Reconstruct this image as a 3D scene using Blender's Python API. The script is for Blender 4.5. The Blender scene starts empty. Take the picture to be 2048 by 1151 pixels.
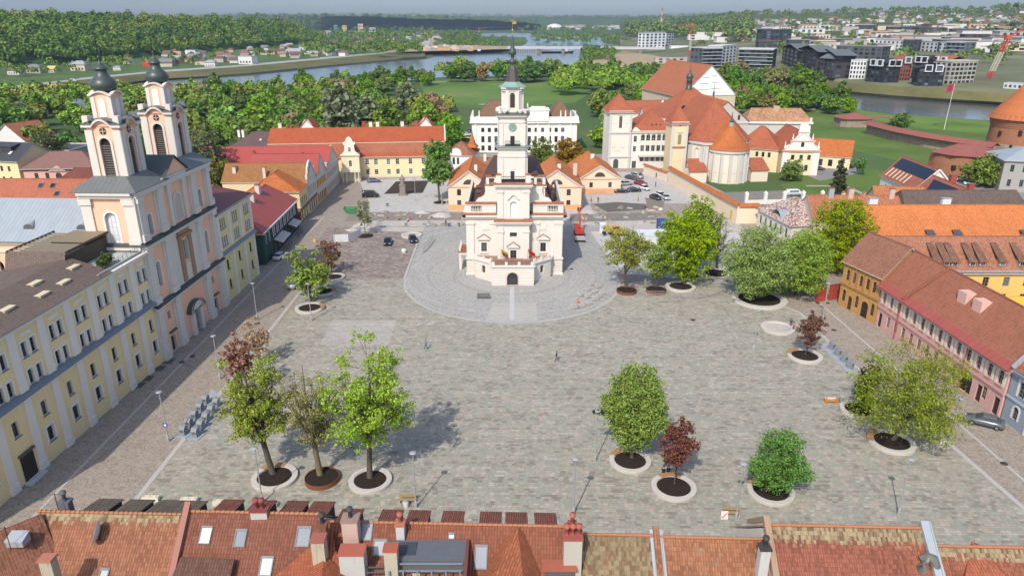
import bpy,math,random
import numpy as np
from mathutils import Vector,Matrix
R=math.radians
scene=bpy.context.scene
COL=scene.collection
# ---- camera
CAMH,FPX,HZ=53.0,1421.0,41.0
PITCH=math.atan((575.5-HZ)/FPX)
CP,SP=math.cos(PITCH),math.sin(PITCH)
cam=bpy.data.objects.new('camera',bpy.data.cameras.new('camera'))
COL.objects.link(cam)
cam.location=(0,0,CAMH)
cam.rotation_euler=(math.pi/2-PITCH,0,0)
cam.data.sensor_width=36
cam.data.lens=FPX/2048*36
cam.data.clip_start=1
cam.data.clip_end=40000
scene.camera=cam
# ---- sky and sun
SUN_AZ,SUN_EL=R(201.2),R(45)
W=bpy.data.worlds.new('World')
scene.world=W
W.use_nodes=True
wn=W.node_tree.nodes
wn.clear()
sky=wn.new('ShaderNodeTexSky')
sky.sky_type='NISHITA'
sky.sun_disc=False
sky.sun_elevation=SUN_EL
sky.sun_rotation=SUN_AZ
sky.altitude=100
sky.air_density=0.75
sky.dust_density=1.6
sky.ozone_density=1.0
bg=wn.new('ShaderNodeBackground')
bg.inputs['Strength'].default_value=0.15
wo=wn.new('ShaderNodeOutputWorld')
W.node_tree.links.new(sky.outputs[0],bg.inputs[0])
W.node_tree.links.new(bg.outputs[0],wo.inputs[0])
sl=bpy.data.lights.new('sun','SUN')
sl.energy=2.5
sl.angle=R(0.5)
sl.color=(1.0,0.94,0.84)
sun=bpy.data.objects.new('sun',sl)
COL.objects.link(sun)
sdir=Vector((-math.sin(SUN_AZ)*math.cos(SUN_EL),-math.cos(SUN_AZ)*math.cos(SUN_EL),-math.sin(SUN_EL)))
sun.rotation_euler=sdir.to_track_quat('-Z','Y').to_euler()
sun.location=(-80,-120,200)
scene.view_settings.view_transform='Standard'
scene.view_settings.look='None'
scene.view_settings.exposure=0.72
scene.view_settings.gamma=1.0
scene.cycles.max_bounces=5
scene.cycles.diffuse_bounces=3
scene.cycles.glossy_bounces=2
scene.cycles.transmission_bounces=2
scene.cycles.volume_bounces=0
scene.cycles.transparent_max_bounces=6
scene.cycles.caustics_reflective=False
scene.cycles.caustics_refractive=False
scene.cycles.use_denoising=True
# ---- a photo pixel (2048 wide) -> a real place
def ray(x,y):
 u,v=(x-1024)/FPX,(y-575.5)/FPX
 return u,CP-v*SP,-(SP+v*CP)
def G(x,y,z=0.0):
 d=ray(x,y);t=(z-CAMH)/d[2]
 return(d[0]*t,d[1]*t,z)
def AT(x,y,Y):
 d=ray(x,y);t=Y/d[1]
 return(d[0]*t,Y,CAMH+d[2]*t)
def AX(x,y,X):
 d=ray(x,y);t=X/d[0]
 return(X,d[1]*t,CAMH+d[2]*t)
 # ---- material nodes
class NT:
 def __init__(s,name):
  s.m=bpy.data.materials.new(name);s.m.use_nodes=True
  s.t=s.m.node_tree;s.t.nodes.clear()
  s.out=s.t.nodes.new('ShaderNodeOutputMaterial')
 def n(s,typ,ins=None,**kw):
  nd=s.t.nodes.new('ShaderNode'+typ)
  for k,v in kw.items():setattr(nd,k,v)
  for k,v in(ins or{}).items():s.set(nd.inputs[k],v)
  return nd
 def set(s,sock,v):
  if isinstance(v,bpy.types.NodeSocket):s.t.links.new(v,sock)
  elif isinstance(v,(tuple,list))and len(v)==3 and sock.type=='RGBA':sock.default_value=(*v,1)
  else:sock.default_value=v
 def mt(s,op,a,b=0.0,c=0.0):
  return s.n('Math',{0:a,1:b,2:c},operation=op).outputs[0]
 def mix(s,f,a,b,bt='MIX'):
  nd=s.n('Mix',data_type='RGBA',blend_type=bt)
  s.set(nd.inputs[0],f);s.set(nd.inputs[6],a);s.set(nd.inputs[7],b)
  return nd.outputs[2]
 def ramp(s,f,stops,interp='LINEAR'):
  nd=s.n('ValToRGB',{0:f});cr=nd.color_ramp;cr.interpolation=interp
  while len(cr.elements)<len(stops):cr.elements.new(0.5)
  for e,(p,c)in zip(cr.elements,stops):e.position=p;e.color=(*c,1)
  return nd.outputs[0]
 def noise(s,vec,scale,detail=3,rough=0.55):
  return s.n('TexNoise',{'Vector':vec,'Scale':scale,'Detail':detail,'Roughness':rough}).outputs['Fac']
 def uv(s):return s.n('UVMap').outputs[0]
 def obj(s):return s.n('TexCoord').outputs['Object']
 def pos(s):return s.n('NewGeometry').outputs['Position']
 def sep(s,v):
  nd=s.n('SeparateXYZ',{0:v});return nd.outputs[0],nd.outputs[1],nd.outputs[2]
 def comb(s,x,y,z=0.0):return s.n('CombineXYZ',{0:x,1:y,2:z}).outputs[0]
 def wn(s,v):return s.n('TexWhiteNoise',{'Vector':v},noise_dimensions='3D').outputs['Value']
 def cells(s,x,y,w,h,off=0.5,jit=0.0):
  """running bond: -> random per unit, random per row, 0..1 inside unit along x, along y"""
  yr=s.mt('DIVIDE',y,h);row=s.mt('FLOOR',yr);fy=s.mt('FRACT',yr)
  if jit:sh=s.mt('MULTIPLY',s.wn(s.comb(row,7.3,1.1)),jit)
  else:sh=s.mt('MULTIPLY',s.mt('MODULO',row,2.0),off)
  xr=s.mt('ADD',s.mt('DIVIDE',x,w),sh);cl=s.mt('FLOOR',xr);fx=s.mt('FRACT',xr)
  return s.wn(s.comb(cl,row,3.7)),s.wn(s.comb(row,0.5,9.2)),fx,fy
 def edge(s,f,w):
  a=s.mt('GREATER_THAN',f,w);b=s.mt('LESS_THAN',f,1-w)
  return s.mt('MULTIPLY',a,b)
 def fin(s,col,rough=0.8,bump=None,bs=0.3,bd=0.02,spec=0.3,metal=0.0,**kw):
  ins={'Base Color':col,'Roughness':rough,'Specular IOR Level':spec,'Metallic':metal}
  ins.update(kw)
  p=s.n('BsdfPrincipled',ins)
  if bump is not None:
   b=s.n('Bump',{'Height':bump,'Strength':bs,'Distance':bd});s.set(p.inputs['Normal'],b.outputs[0])
  s.t.links.new(p.outputs[0],s.out.inputs[0])
  return s.m
_M={}
def cached(f):
 def g(*a):
  k=(f.__name__,)+a
  if k not in _M:_M[k]=f(*a)
  return _M[k]
 return g
def sc_(c,k):return tuple(min(1,x*k)for x in c)
@cached
def plaster(c,dirt=0.12,name='plaster'):
 s=NT(name);v=s.uv()
 n1=s.noise(v,0.35,4);n2=s.noise(v,3.0,4,0.7)
 st=s.noise(s.n('Mapping',{'Vector':v,'Scale':(1.4,0.12,1)}).outputs[0],1.0,4,0.7)
 a=s.mix(s.mt('MULTIPLY',n1,0.5),c,sc_(c,1-dirt))
 a=s.mix(s.mt('MULTIPLY',s.mt('GREATER_THAN',st,0.62),0.35),a,sc_(c,1-1.6*dirt))
 a=s.mix(s.mt('MULTIPLY',n2,0.3),a,sc_(c,1-dirt))
 return s.fin(a,0.85,n2,0.15,0.02,0.2)
@cached
def tile(c,moss=0.0,tw=0.22,th=0.36,var=0.35,contrast=1.0,band=0.0):
 """clay pantiles; UV is metres, u along the eave, v up the slope"""
 s=NT('roof_tile');v=s.uv();x,y,_=s.sep(v)
 wob=s.mt('MULTIPLY',s.mt('SUBTRACT',s.noise(v,1.3,2),0.5),0.08)
 y=s.mt('ADD',y,wob)
 rnd,rrow,fx,fy=s.cells(x,y,tw,th,0.0)
 big=s.noise(v,0.22,5,0.65);mid=s.noise(v,1.1,4,0.7)
 dk,lt=sc_(c,1-var*1.25),tuple(min(1,k*(1+var*0.8)+0.015)for k in c)
 a=s.ramp(s.mt('ADD',s.mt('MULTIPLY',rnd,0.36),s.mt('MULTIPLY',big,0.64)),[(0.2,dk),(0.5,c),(0.95,lt)])
 a=s.mix(s.mt('MULTIPLY',s.mt('GREATER_THAN',rnd,0.93),0.5),a,sc_(c,0.5))
 a=s.mix(s.mt('MULTIPLY',s.mt('SUBTRACT',1.0,s.mt('GREATER_THAN',fy,0.12)),0.34*contrast),a,sc_(c,0.35))
 a=s.mix(s.mt('MULTIPLY',s.mt('SUBTRACT',1.0,s.edge(fx,0.17)),0.68*contrast),a,sc_(c,0.4))
 if band:
  bm=s.mt('MINIMUM',1.0,s.mt('MAXIMUM',0.0,s.mt('MULTIPLY',s.mt('SUBTRACT',s.mt('ADD',s.sep(v)[1],s.mt('ADD',s.mt('MULTIPLY',mid,1.6),s.mt('MULTIPLY',rnd,.5))),band+1.05),2.5)))
  a=s.mix(s.mt('MULTIPLY',bm,.85),a,s.ramp(rnd,[(0.0,(0.12,0.09,0.05)),(0.5,(0.24,0.19,0.11)),(1.0,(0.36,0.29,0.17))]))
 if moss:
  mk=s.mt('MULTIPLY',s.mt('SMOOTH_MIN',1.0,s.mt('MAXIMUM',0.0,s.mt('MULTIPLY',s.mt('SUBTRACT',s.mt('ADD',s.mt('ADD',s.mt('MULTIPLY',mid,.6),s.mt('MULTIPLY',big,.55)),s.mt('MULTIPLY',rnd,0.22)),1.02-moss*0.75),5.0)),0.1),0.9)
  gcol=s.ramp(rnd,[(0.0,(0.10,0.08,0.045)),(0.5,(0.19,0.15,0.085)),(1.0,(0.27,0.21,0.12))])
  a=s.mix(mk,a,gcol)
 hx=s.mt('SINE',s.mt('MULTIPLY',fx,6.283));h=s.mt('ADD',s.mt('MULTIPLY',hx,0.5),s.mt('MULTIPLY',s.mt('SUBTRACT',1.0,fy),0.8))
 return s.fin(a,0.8,h,0.7,0.05,0.25)
@cached
def seam(c,sp=0.6,rough=0.45,name='seam_metal',metal=0.0):
 s=NT(name);v=s.uv();x,y,_=s.sep(v)
 fx=s.mt('FRACT',s.mt('DIVIDE',x,sp));e=s.edge(fx,0.05)
 rn=s.wn(s.comb(s.mt('FLOOR',s.mt('DIVIDE',x,sp)),s.mt('FLOOR',s.mt('DIVIDE',y,2.1)),1.0))
 n=s.noise(v,0.5,4,0.65)
 a=s.mix(n,sc_(c,0.82),sc_(c,1.12));a=s.mix(s.mt('MULTIPLY',rn,0.3),a,sc_(c,0.75))
 a=s.mix(s.mt('MULTIPLY',s.mt('SUBTRACT',1.0,e),0.55),a,sc_(c,0.4))
 return s.fin(a,rough,e,0.5,0.03,0.4,metal)
@cached
def flat(c,rough=0.7,name='paint',spec=0.3,metal=0.0):
 s=NT(name);v=s.obj()
 n=s.noise(v,2.5,4,0.65)
 return s.fin(s.mix(n,sc_(c,0.82),sc_(c,1.12)),rough,None,spec=spec,metal=metal)
@cached
def glass(c=(0.025,0.03,0.035)):
 s=NT('window_glass');v=s.obj()
 n=s.n('ObjectInfo').outputs['Random']
 a=s.mix(s.mt('POWER',n,3.0),sc_(c,0.6),sc_(c,5.5))
 return s.fin(a,0.15,s.noise(v,1.5,2),0.05,0.02,0.35)
@cached
def painted():
 s=NT('body_paint');o=s.n('ObjectInfo').outputs['Color']
 return s.fin(o,0.3,None,spec=0.5,**{'Coat Weight':0.5,'Coat Roughness':0.08})
@cached
def clothes():
 s=NT('cloth');o=s.n('ObjectInfo').outputs['Color']
 return s.fin(o,0.9,None,spec=0.1)
@cached
def foliage(sparse=0):
 s=NT('foliage');oi=s.n('ObjectInfo');ri=s.n('NewGeometry').outputs['Random Per Island']
 c=oi.outputs['Color']
 hs=s.n('HueSaturation',{'Hue':s.mt('ADD',0.466,s.mt('MULTIPLY',ri,0.05)),'Saturation':s.mt('ADD',0.85,s.mt('MULTIPLY',oi.outputs['Random'],0.25)),'Value':s.mt('ADD',0.55,s.mt('MULTIPLY',ri,0.9)),'Color':c}).outputs[0]
 p=s.n('BsdfPrincipled',{'Base Color':hs,'Roughness':0.65,'Specular IOR Level':0.25})
 t=s.n('BsdfTranslucent',{'Color':s.mix(1.0,hs,(1.0,0.95,0.4),'MULTIPLY')})
 m=s.n('MixShader',{0:0.3,1:p.outputs[0],2:t.outputs[0]})
 s.t.links.new(m.outputs[0],s.out.inputs[0]);return s.m
@cached
def forest(c1,c2,c3,scale=0.02):
 s=NT('forest_foliage');v=s.pos();ri=s.n('NewGeometry').outputs['Random Per Island']
 n=s.noise(v,scale,4,0.75)
 a=s.ramp(n,[(0.3,sc_(c1,1.7)),(0.5,sc_(c2,1.9)),(0.66,sc_(c3,1.8))])
 hs=s.n('HueSaturation',{'Value':s.mt('ADD',0.5,s.mt('MULTIPLY',ri,1.0)),'Color':a}).outputs[0]
 return s.fin(hs,0.75,None,spec=0.15)
@cached
def bark(c=(0.09,0.075,0.06)):
 s=NT('bark');v=s.obj();n=s.noise(s.n('Mapping',{'Vector':v,'Scale':(6,6,1.2)}).outputs[0],1.5,5,0.7)
 return s.fin(s.mix(n,sc_(c,0.5),sc_(c,1.7)),0.9,n,0.6,0.05,0.1)
@cached
def grass(c1=(0.05,0.10,0.022),c2=(0.16,0.15,0.06),scale=0.05,name='grass'):
 s=NT(name);v=s.pos()
 n=s.noise(v,scale,5,0.65);f=s.noise(v,scale*14,3,0.7)
 a=s.ramp(n,[(0.34,sc_(c1,1.3)),(0.56,sc_(c1,1.9)),(0.72,sc_(c2,1.4))])
 a=s.mix(s.mt('MULTIPLY',f,0.5),a,sc_(c1,0.6))
 return s.fin(a,0.9,f,0.4,0.3,0.1)
@cached
def soil(c=(0.03,0.022,0.017),scale=2.0,name='soil'):
 s=NT(name);v=s.pos();n=s.noise(v,scale,6,0.75);n2=s.noise(v,scale*6,3,0.8)
 a=s.mix(n,sc_(c,0.5),sc_(c,1.6));a=s.mix(s.mt('MULTIPLY',s.mt('GREATER_THAN',n2,0.62),0.5),a,sc_(c,2.4))
 return s.fin(a,0.95,s.mt('ADD',n,n2),0.8,0.06,0.1)
@cached
def paving(w,h,cols,rot=0.0,jit=1.0,joint=0.05,big=0.35,rowv=0.25,name='paving',bs=0.25):
 """units in running bond with a colour each; cols is a ramp of stone colours"""
 s=NT(name);v=s.pos()
 if rot:v=s.n('Mapping',{'Vector':v,'Rotation':(0,0,rot)}).outputs[0]
 x,y,_=s.sep(v)
 rnd,rrow,fx,fy=s.cells(x,y,w,h,0.5,jit)
 r2,rr2,_,_=s.cells(x,y,w*3.3,h*3.0,0.5,3.0)
 nb=s.noise(v,0.06,5,0.6);ns=s.noise(v,0.9,4,0.75)
 k=s.mt('ADD',s.mt('MULTIPLY',rnd,0.6),s.mt('ADD',s.mt('MULTIPLY',r2,0.25),s.mt('MULTIPLY',rrow,rowv)))
 k=s.mt('DIVIDE',k,0.85+rowv)
 k=s.mt('ADD',s.mt('MULTIPLY',s.mt('SUBTRACT',k,.5),1.15),0.5)
 n=len(cols)
 a=s.ramp(k,[(0.12+0.76*i/(n-1),c)for i,c in enumerate(cols)])
 gm=tuple(sum(c[i]for c in cols)/n for i in range(3))
 a=s.mix(s.mt('MULTIPLY',nb,big),a,sc_(gm,0.72))
 a=s.mix(s.mt('MULTIPLY',ns,0.35),a,sc_(gm,0.8))
 st=s.noise(v,0.22,5,0.8)
 a=s.mix(s.mt('MULTIPLY',s.mt('MAXIMUM',0.0,s.mt('SUBTRACT',st,0.55)),1.6),a,sc_(gm,0.6))
 e=s.mt('MULTIPLY',s.edge(fx,joint*h/w),s.edge(fy,joint))
 a=s.mix(s.mt('MULTIPLY',s.mt('SUBTRACT',1.0,e),0.45),a,sc_(gm,0.4))
 return s.fin(a,0.8,s.mt('ADD',e,s.mt('MULTIPLY',rnd,0.4)),bs,0.03,0.25)
@cached
def rings(cx,cy,cols,w=0.2,name='sett_paving'):
 """small setts laid in arcs round a point"""
 s=NT(name);v=s.pos();x,y,_=s.sep(v)
 dx,dy=s.mt('SUBTRACT',x,cx),s.mt('SUBTRACT',y,cy)
 r=s.mt('SQRT',s.mt('ADD',s.mt('MULTIPLY',dx,dx),s.mt('MULTIPLY',dy,dy)))
 an=s.mt('MULTIPLY',s.mt('ARCTAN2',dy,dx),22.0)
 rnd,rrow,fx,fy=s.cells(an,r,w*1.6,w,0.5,1.0)
 nb=s.noise(v,0.12,5,0.6);ns=s.noise(v,1.2,5,0.8)
 k=s.mt('ADD',s.mt('MULTIPLY',rnd,0.45),s.mt('ADD',s.mt('MULTIPLY',rrow,0.25),s.mt('MULTIPLY',ns,0.35)))
 a=s.ramp(k,[(0.2+0.6*i/(len(cols)-1),c)for i,c in enumerate(cols)])
 a=s.mix(s.mt('MULTIPLY',nb,0.5),a,sc_(cols[0],0.9))
 e=s.edge(fy,0.12)
 a=s.mix(s.mt('MULTIPLY',s.mt('SUBTRACT',1.0,e),0.35),a,sc_(cols[0],0.5))
 return s.fin(a,0.8,s.mt('ADD',e,rnd),0.3,0.03,0.25)
@cached
def masonry(cs,w,h,joint=(0.35,0.32,0.28),name='masonry',jit=1.0,vor=0.0):
 s=NT(name);v=s.uv();x,y,_=s.sep(v)
 if vor:
  vo=s.n('TexVoronoi',{'Vector':v,'Scale':1/w});rnd=s.sep(vo.outputs['Color'])[0]
  e=s.mt('GREATER_THAN',s.n('TexVoronoi',{'Vector':v,'Scale':1/w},feature='DISTANCE_TO_EDGE').outputs[0],0.08)
 else:
  rnd,rr,fx,fy=s.cells(x,y,w,h,0.5,jit);e=s.mt('MULTIPLY',s.edge(fx,0.06*h/w),s.edge(fy,0.08))
 n=s.noise(v,0.35,5,0.7)
 a=s.ramp(s.mt('ADD',s.mt('MULTIPLY',rnd,0.65),s.mt('MULTIPLY',n,0.4)),[(0.1+0.8*i/(len(cs)-1),c)for i,c in enumerate(cs)])
 a=s.mix(s.mt('MULTIPLY',s.mt('SUBTRACT',1.0,e),0.7),a,joint)
 return s.fin(a,0.9,s.mt('ADD',e,rnd),0.5,0.05,0.15)
@cached
def water():
 s=NT('water');v=s.pos()
 n=s.noise(s.n('Mapping',{'Vector':v,'Scale':(0.25,0.6,1)}).outputs[0],0.5,4,0.6)
 b=s.noise(v,0.006,4,0.6)
 a=s.ramp(b,[(0.35,(0.045,0.047,0.045)),(0.65,(0.085,0.09,0.09))])
 return s.fin(a,0.18,n,0.16,0.6,0.5)
WHITE=(0.74,0.72,0.67)
# ---- mesh building
class MB:
 def __init__(s):s.v=[];s.f=[];s.m=[];s.s=[];s.mats=[]
 def mi(s,m):
  if m not in s.mats:s.mats.append(m)
  return s.mats.index(m)
 def poly(s,pts,m,smooth=False):
  b=len(s.v);s.v+=[tuple(p)for p in pts];s.f.append(list(range(b,b+len(pts))));s.m.append(s.mi(m));s.s.append(smooth)
 def faces(s,vs,fs,m,smooth=False):
  b=len(s.v);s.v+=[tuple(p)for p in vs];k=s.mi(m)
  for f in fs:s.f.append([b+i for i in f]);s.m.append(k);s.s.append(smooth)
 def box(s,x0,x1,y0,y1,z0,z1,m,bottom=True):
  vs=[(x0,y0,z0),(x1,y0,z0),(x1,y1,z0),(x0,y1,z0),(x0,y0,z1),(x1,y0,z1),(x1,y1,z1),(x0,y1,z1)]
  fs=[(0,1,5,4),(1,2,6,5),(2,3,7,6),(3,0,4,7),(4,5,6,7)]+([(3,2,1,0)]if bottom else[])
  s.faces(vs,fs,m)
 def bx(s,cx,cy,z0,sx,sy,sz,m):s.box(cx-sx/2,cx+sx/2,cy-sy/2,cy+sy/2,z0,z0+sz,m)
 def beam(s,a,b,w,h,m):
  a,b=Vector(a),Vector(b);d=(b-a).normalized()
  up=Vector((0,0,1))if abs(d.z)<0.95 else Vector((0,1,0))
  sx=d.cross(up).normalized()*w/2;sz=sx.cross(d).normalized()*h/2
  vs=[p+i*sx+j*sz for p in(a,b)for i,j in((-1,-1),(1,-1),(1,1),(-1,1))]
  s.faces(vs,[(3,2,1,0),(4,5,6,7),(0,1,5,4),(1,2,6,5),(2,3,7,6),(3,0,4,7)],m)
 def prism(s,p,z0,z1,m,top=None,smooth=False):
  n=len(p);vs=[(q[0],q[1],z0)for q in p]+[(q[0],q[1],z1)for q in p]
  s.faces(vs,[(i,(i+1)%n,n+(i+1)%n,n+i)for i in range(n)],m,smooth)
  s.poly([(q[0],q[1],z1)for q in p],top or m);s.poly([(q[0],q[1],z0)for q in p][::-1],m)
 def hull(s,lo,hi,m,cap=True):
  n=len(lo);s.faces(list(lo)+list(hi),[(i,(i+1)%n,n+(i+1)%n,n+i)for i in range(n)],m)
  if cap:s.poly(hi,m);s.poly(list(lo)[::-1],m)
 def lathe(s,prof,m,cx=0,cy=0,n=16,a0=0,smooth=True,arc=2*math.pi):
  full=abs(arc-2*math.pi)<1e-6;k=n if full else n+1
  vs=[(cx+r*math.cos(a0+arc*i/n),cy+r*math.sin(a0+arc*i/n),z)for r,z in prof for i in range(k)]
  fs=[(j*k+i,j*k+(i+1)%k,(j+1)*k+(i+1)%k,(j+1)*k+i)for j in range(len(prof)-1)for i in range(n)]
  s.faces(vs,fs,m,smooth)
  if full:
   if prof[0][0]>0.01:s.poly([vs[i]for i in range(k)][::-1],m)
   if prof[-1][0]>0.01:s.poly([vs[(len(prof)-1)*k+i]for i in range(k)],m)
 def tube(s,pts,rs,m,n=6,cap=True):
  pts=[Vector(p)for p in pts]
  if not isinstance(rs,(list,tuple)):rs=[rs]*len(pts)
  vs=[];up=Vector((0.31,0.17,0.93))
  for i,p in enumerate(pts):
   d=(pts[min(i+1,len(pts)-1)]-pts[max(i-1,0)]).normalized()
   if abs(d.dot(up))>0.97:up=Vector((1,0,0))
   a=d.cross(up).normalized();b=d.cross(a)
   vs+=[p+(a*math.cos(2*math.pi*k/n)+b*math.sin(2*math.pi*k/n))*rs[i]for k in range(n)]
  fs=[(j*n+i,j*n+(i+1)%n,(j+1)*n+(i+1)%n,(j+1)*n+i)for j in range(len(pts)-1)for i in range(n)]
  s.faces(vs,fs,m,True)
  if cap:s.poly(vs[-n:],m);s.poly(vs[:n][::-1],m)
 def slab(s,pts,th,m,under=None):
  pts=[Vector(p)for p in pts];nm=(pts[1]-pts[0]).cross(pts[-1]-pts[0]).normalized()
  if nm.z<0:pts=pts[::-1]
  lo=[p-Vector((0,0,th))for p in pts];n=len(pts)
  s.poly(pts,m);s.poly(lo[::-1],under or m)
  for i in range(n):j=(i+1)%n;s.poly([lo[i],lo[j],pts[j],pts[i]],under or m)
 def mesh(s,name):
  me=bpy.data.meshes.new(name);me.from_pydata(s.v,[],s.f)
  for m in s.mats:me.materials.append(m)
  me.polygons.foreach_set('material_index',s.m);me.polygons.foreach_set('use_smooth',s.s)
  uvl=me.uv_layers.new(name='UVMap');buf=np.zeros(len(me.loops)*2,np.float32);k=0
  V=s.v
  for f in s.f:
   nx=ny=nz=0.0;n=len(f)
   for i in range(n):
    a,b=V[f[i]],V[f[(i+1)%n]]
    nx+=(a[1]-b[1])*(a[2]+b[2]);ny+=(a[2]-b[2])*(a[0]+b[0]);nz+=(a[0]-b[0])*(a[1]+b[1])
   h=math.hypot(nx,ny);l=math.sqrt(h*h+nz*nz)or 1
   if h/l<0.05:ux,uy,sl=1.0,0.0,None
   else:ux,uy,sl=-ny/h,nx/h,h/l
   for i in f:
    p=V[i]
    if sl is None:buf[k],buf[k+1]=p[0],p[1]
    else:buf[k]=p[0]*ux+p[1]*uy;buf[k+1]=p[2]/sl
    k+=2
  uvl.data.foreach_set('uv',buf);me.update();return me
 def build(s,name,parent=None,loc=(0,0,0),rz=0.0):return link(name,s.mesh(name),parent,loc,rz)
def link(name,me,parent=None,loc=(0,0,0),rz=0.0):
 o=bpy.data.objects.new(name,me);COL.objects.link(o);o.location=loc;o.rotation_euler=(0,0,rz)
 if parent is not None:o.parent=parent
 return o
def tag(o,label=None,cat=None,group=None,kind=None):
 if label:o['label']=label
 if cat:o['category']=cat
 if group:o['group']=group
 if kind:o['kind']=kind
 return o
def thing(name,label,cat,loc=(0,0,0),rz=0.0,group=None):
 return tag(link(name,None,None,loc,rz),label,cat,group)
def struct(name,mb,label=None):return tag(mb.build(name),label,None,None,'structure')
def copy_tree(o,parent=None):
 c=o.copy();COL.objects.link(c)
 if parent is not None:c.parent=parent
 for ch in o.children:copy_tree(ch,c)
 return c
def sheet(pts,z,m,mb=None):
 mb=mb or MB();mb.poly([(p[0],p[1],z)for p in pts],m);return mb
def px(pts,z=0.0):return[G(x,y,z)for x,y in pts]
def ell(cx,cy,rx,ry,n=40,a0=0,a1=2*math.pi):return[(cx+rx*math.cos(a0+(a1-a0)*i/n),cy+ry*math.sin(a0+(a1-a0)*i/n))for i in range(n+(abs(a1-a0)<6.2))]
# ---- walls with real openings, and windows
def wallface(mb,L,z0,z1,holes,xf,m,rev=0.22,mrev=None):
 """holes: (s centre, z bottom, w, h, arched); xf(s, d, z) -> point, d is depth into the wall"""
 ss=sorted({0,L}|{round(h[0]-h[2]/2,4)for h in holes}|{round(h[0]+h[2]/2,4)for h in holes})
 zs=sorted({z0,z1}|{round(h[1],4)for h in holes}|{round(h[1]+h[3],4)for h in holes})
 for a,b in zip(ss,ss[1:]):
  for c,d in zip(zs,zs[1:]):
   if b-a<1e-4 or d-c<1e-4:continue
   mx,mz=(a+b)/2,(c+d)/2
   if any(abs(mx-h[0])<h[2]/2 and h[1]<mz<h[1]+h[3]for h in holes):continue
   mb.poly([xf(a,0,c),xf(b,0,c),xf(b,0,d),xf(a,0,d)],m)
 mr=mrev or m
 for h in holes:
  s0,s1,b,t=h[0]-h[2]/2,h[0]+h[2]/2,h[1],h[1]+h[3]
  if h[4]:
   r=h[2]/2;N=8;pts=[(h[0]-r*math.cos(math.pi*i/N),t-r+r*math.sin(math.pi*i/N))for i in range(N+1)]
   for(p,q),(u,w)in zip(pts,pts[1:]):
    mb.poly([xf(p,0,q),xf(u,0,w),xf(u,0,t),xf(p,0,t)],m)
    mb.poly([xf(p,0,q),xf(p,rev,q),xf(u,rev,w),xf(u,0,w)],mr)
   t-=r
  else:mb.poly([xf(s0,0,t),xf(s0,rev,t),xf(s1,rev,t),xf(s1,0,t)],mr)
  mb.poly([xf(s0,0,b),xf(s1,0,b),xf(s1,rev,b),xf(s0,rev,b)],mr)
  mb.poly([xf(s0,0,b),xf(s0,rev,b),xf(s0,rev,t),xf(s0,0,t)],mr)
  mb.poly([xf(s1,0,t),xf(s1,rev,t),xf(s1,rev,b),xf(s1,0,b)],mr)
_W={}
def winmesh(w,h,arch,fr,nx,nz,sur,sill,rev,gl,panel=None):
 """frame, bars, surround and sill; origin at the middle of the bottom edge, x along, y inward"""
 k=(w,h,arch,fr,nx,nz,sur,sill,rev,gl,panel)
 if k in _W:return _W[k]
 mb=MB();f=flat(fr,0.5,'window_paint');d=rev-0.06;t=0.075
 r=w/2 if arch else 0;hh=h-r
 if arch:
  N=8;ao=[(-r*math.cos(math.pi*i/N),hh+r*math.sin(math.pi*i/N))for i in range(N+1)]
  for(a,b),(c,e)in zip(ao,ao[1:]):
   k1=1-t/r
   mb.poly([(a,d,b),(c,d,e),(c*k1,d,hh+(e-hh)*k1),(a*k1,d,hh+(b-hh)*k1)],f)
  if sur:
   ko=1+sur[0]/r
   for(a,b),(c,e)in zip(ao,ao[1:]):
    A,B,Cc,D=(a,b),(c,e),(c*ko,hh+(e-hh)*ko),(a*ko,hh+(b-hh)*ko)
    mb.hull([(q[0],0.0,q[1])for q in(A,B,Cc,D)],[(q[0],-0.07,q[1])for q in(A,B,Cc,D)],plaster(sur[1]))
 mb.box(-w/2,-w/2+t,d,d+0.05,0,hh,f);mb.box(w/2-t,w/2,d,d+0.05,0,hh,f);mb.box(-w/2+t,w/2-t,d,d+0.05,0,t,f)
 if not arch:mb.box(-w/2+t,w/2-t,d,d+0.05,h-t,h,f)
 for i in range(1,nx):x=-w/2+w*i/nx;mb.box(x-0.03,x+0.03,d+0.006,d+0.05,t,h-t-(0.02 if arch else 0),f)
 for i in range(1,nz):z=hh*i/nz;mb.box(-w/2+t,w/2-t,d+0.012,d+0.05,z-0.03,z+0.03,f)
 if sur:
  c=plaster(sur[1]);q=sur[0]
  mb.box(-w/2-q,-w/2,-0.07,0.0,0,hh,c);mb.box(w/2,w/2+q,-0.07,0.0,0,hh,c)
  if not arch:mb.box(-w/2-q,w/2+q,-0.09,0.0,h,h+q,c)
 if sill:mb.box(-w/2-0.12,w/2+0.12,-0.16,0.02,-0.09,0.0,flat(sill,0.5,'sill_metal'))
 me=mb.mesh('window')
 g=MB();gm=flat(panel,0.7)if panel else glass(gl)
 if arch:g.poly([(-w/2,rev,0),(w/2,rev,0)]+[(-a,rev,b)for a,b in ao],gm)
 else:g.poly([(-w/2,rev,0),(w/2,rev,0),(w/2,rev,h),(-w/2,rev,h)],gm)
 _W[k]=(me,g.mesh('pane'));return _W[k]
def put_window(parent,loc,rz,w,h,arch=False,fr=(0.62,0.6,0.56),nx=2,nz=3,sur=None,sill=None,rev=0.22,gl=(0.025,0.03,0.035),name='window',panel=None,label=None):
 me,pm=winmesh(w,h,arch,fr,nx,nz,sur,sill,rev,gl,panel)
 o=link(name,me,parent,loc,rz);link('panel' if panel else 'pane',pm,o)
 if label:o['label']=label
 return o
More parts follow.
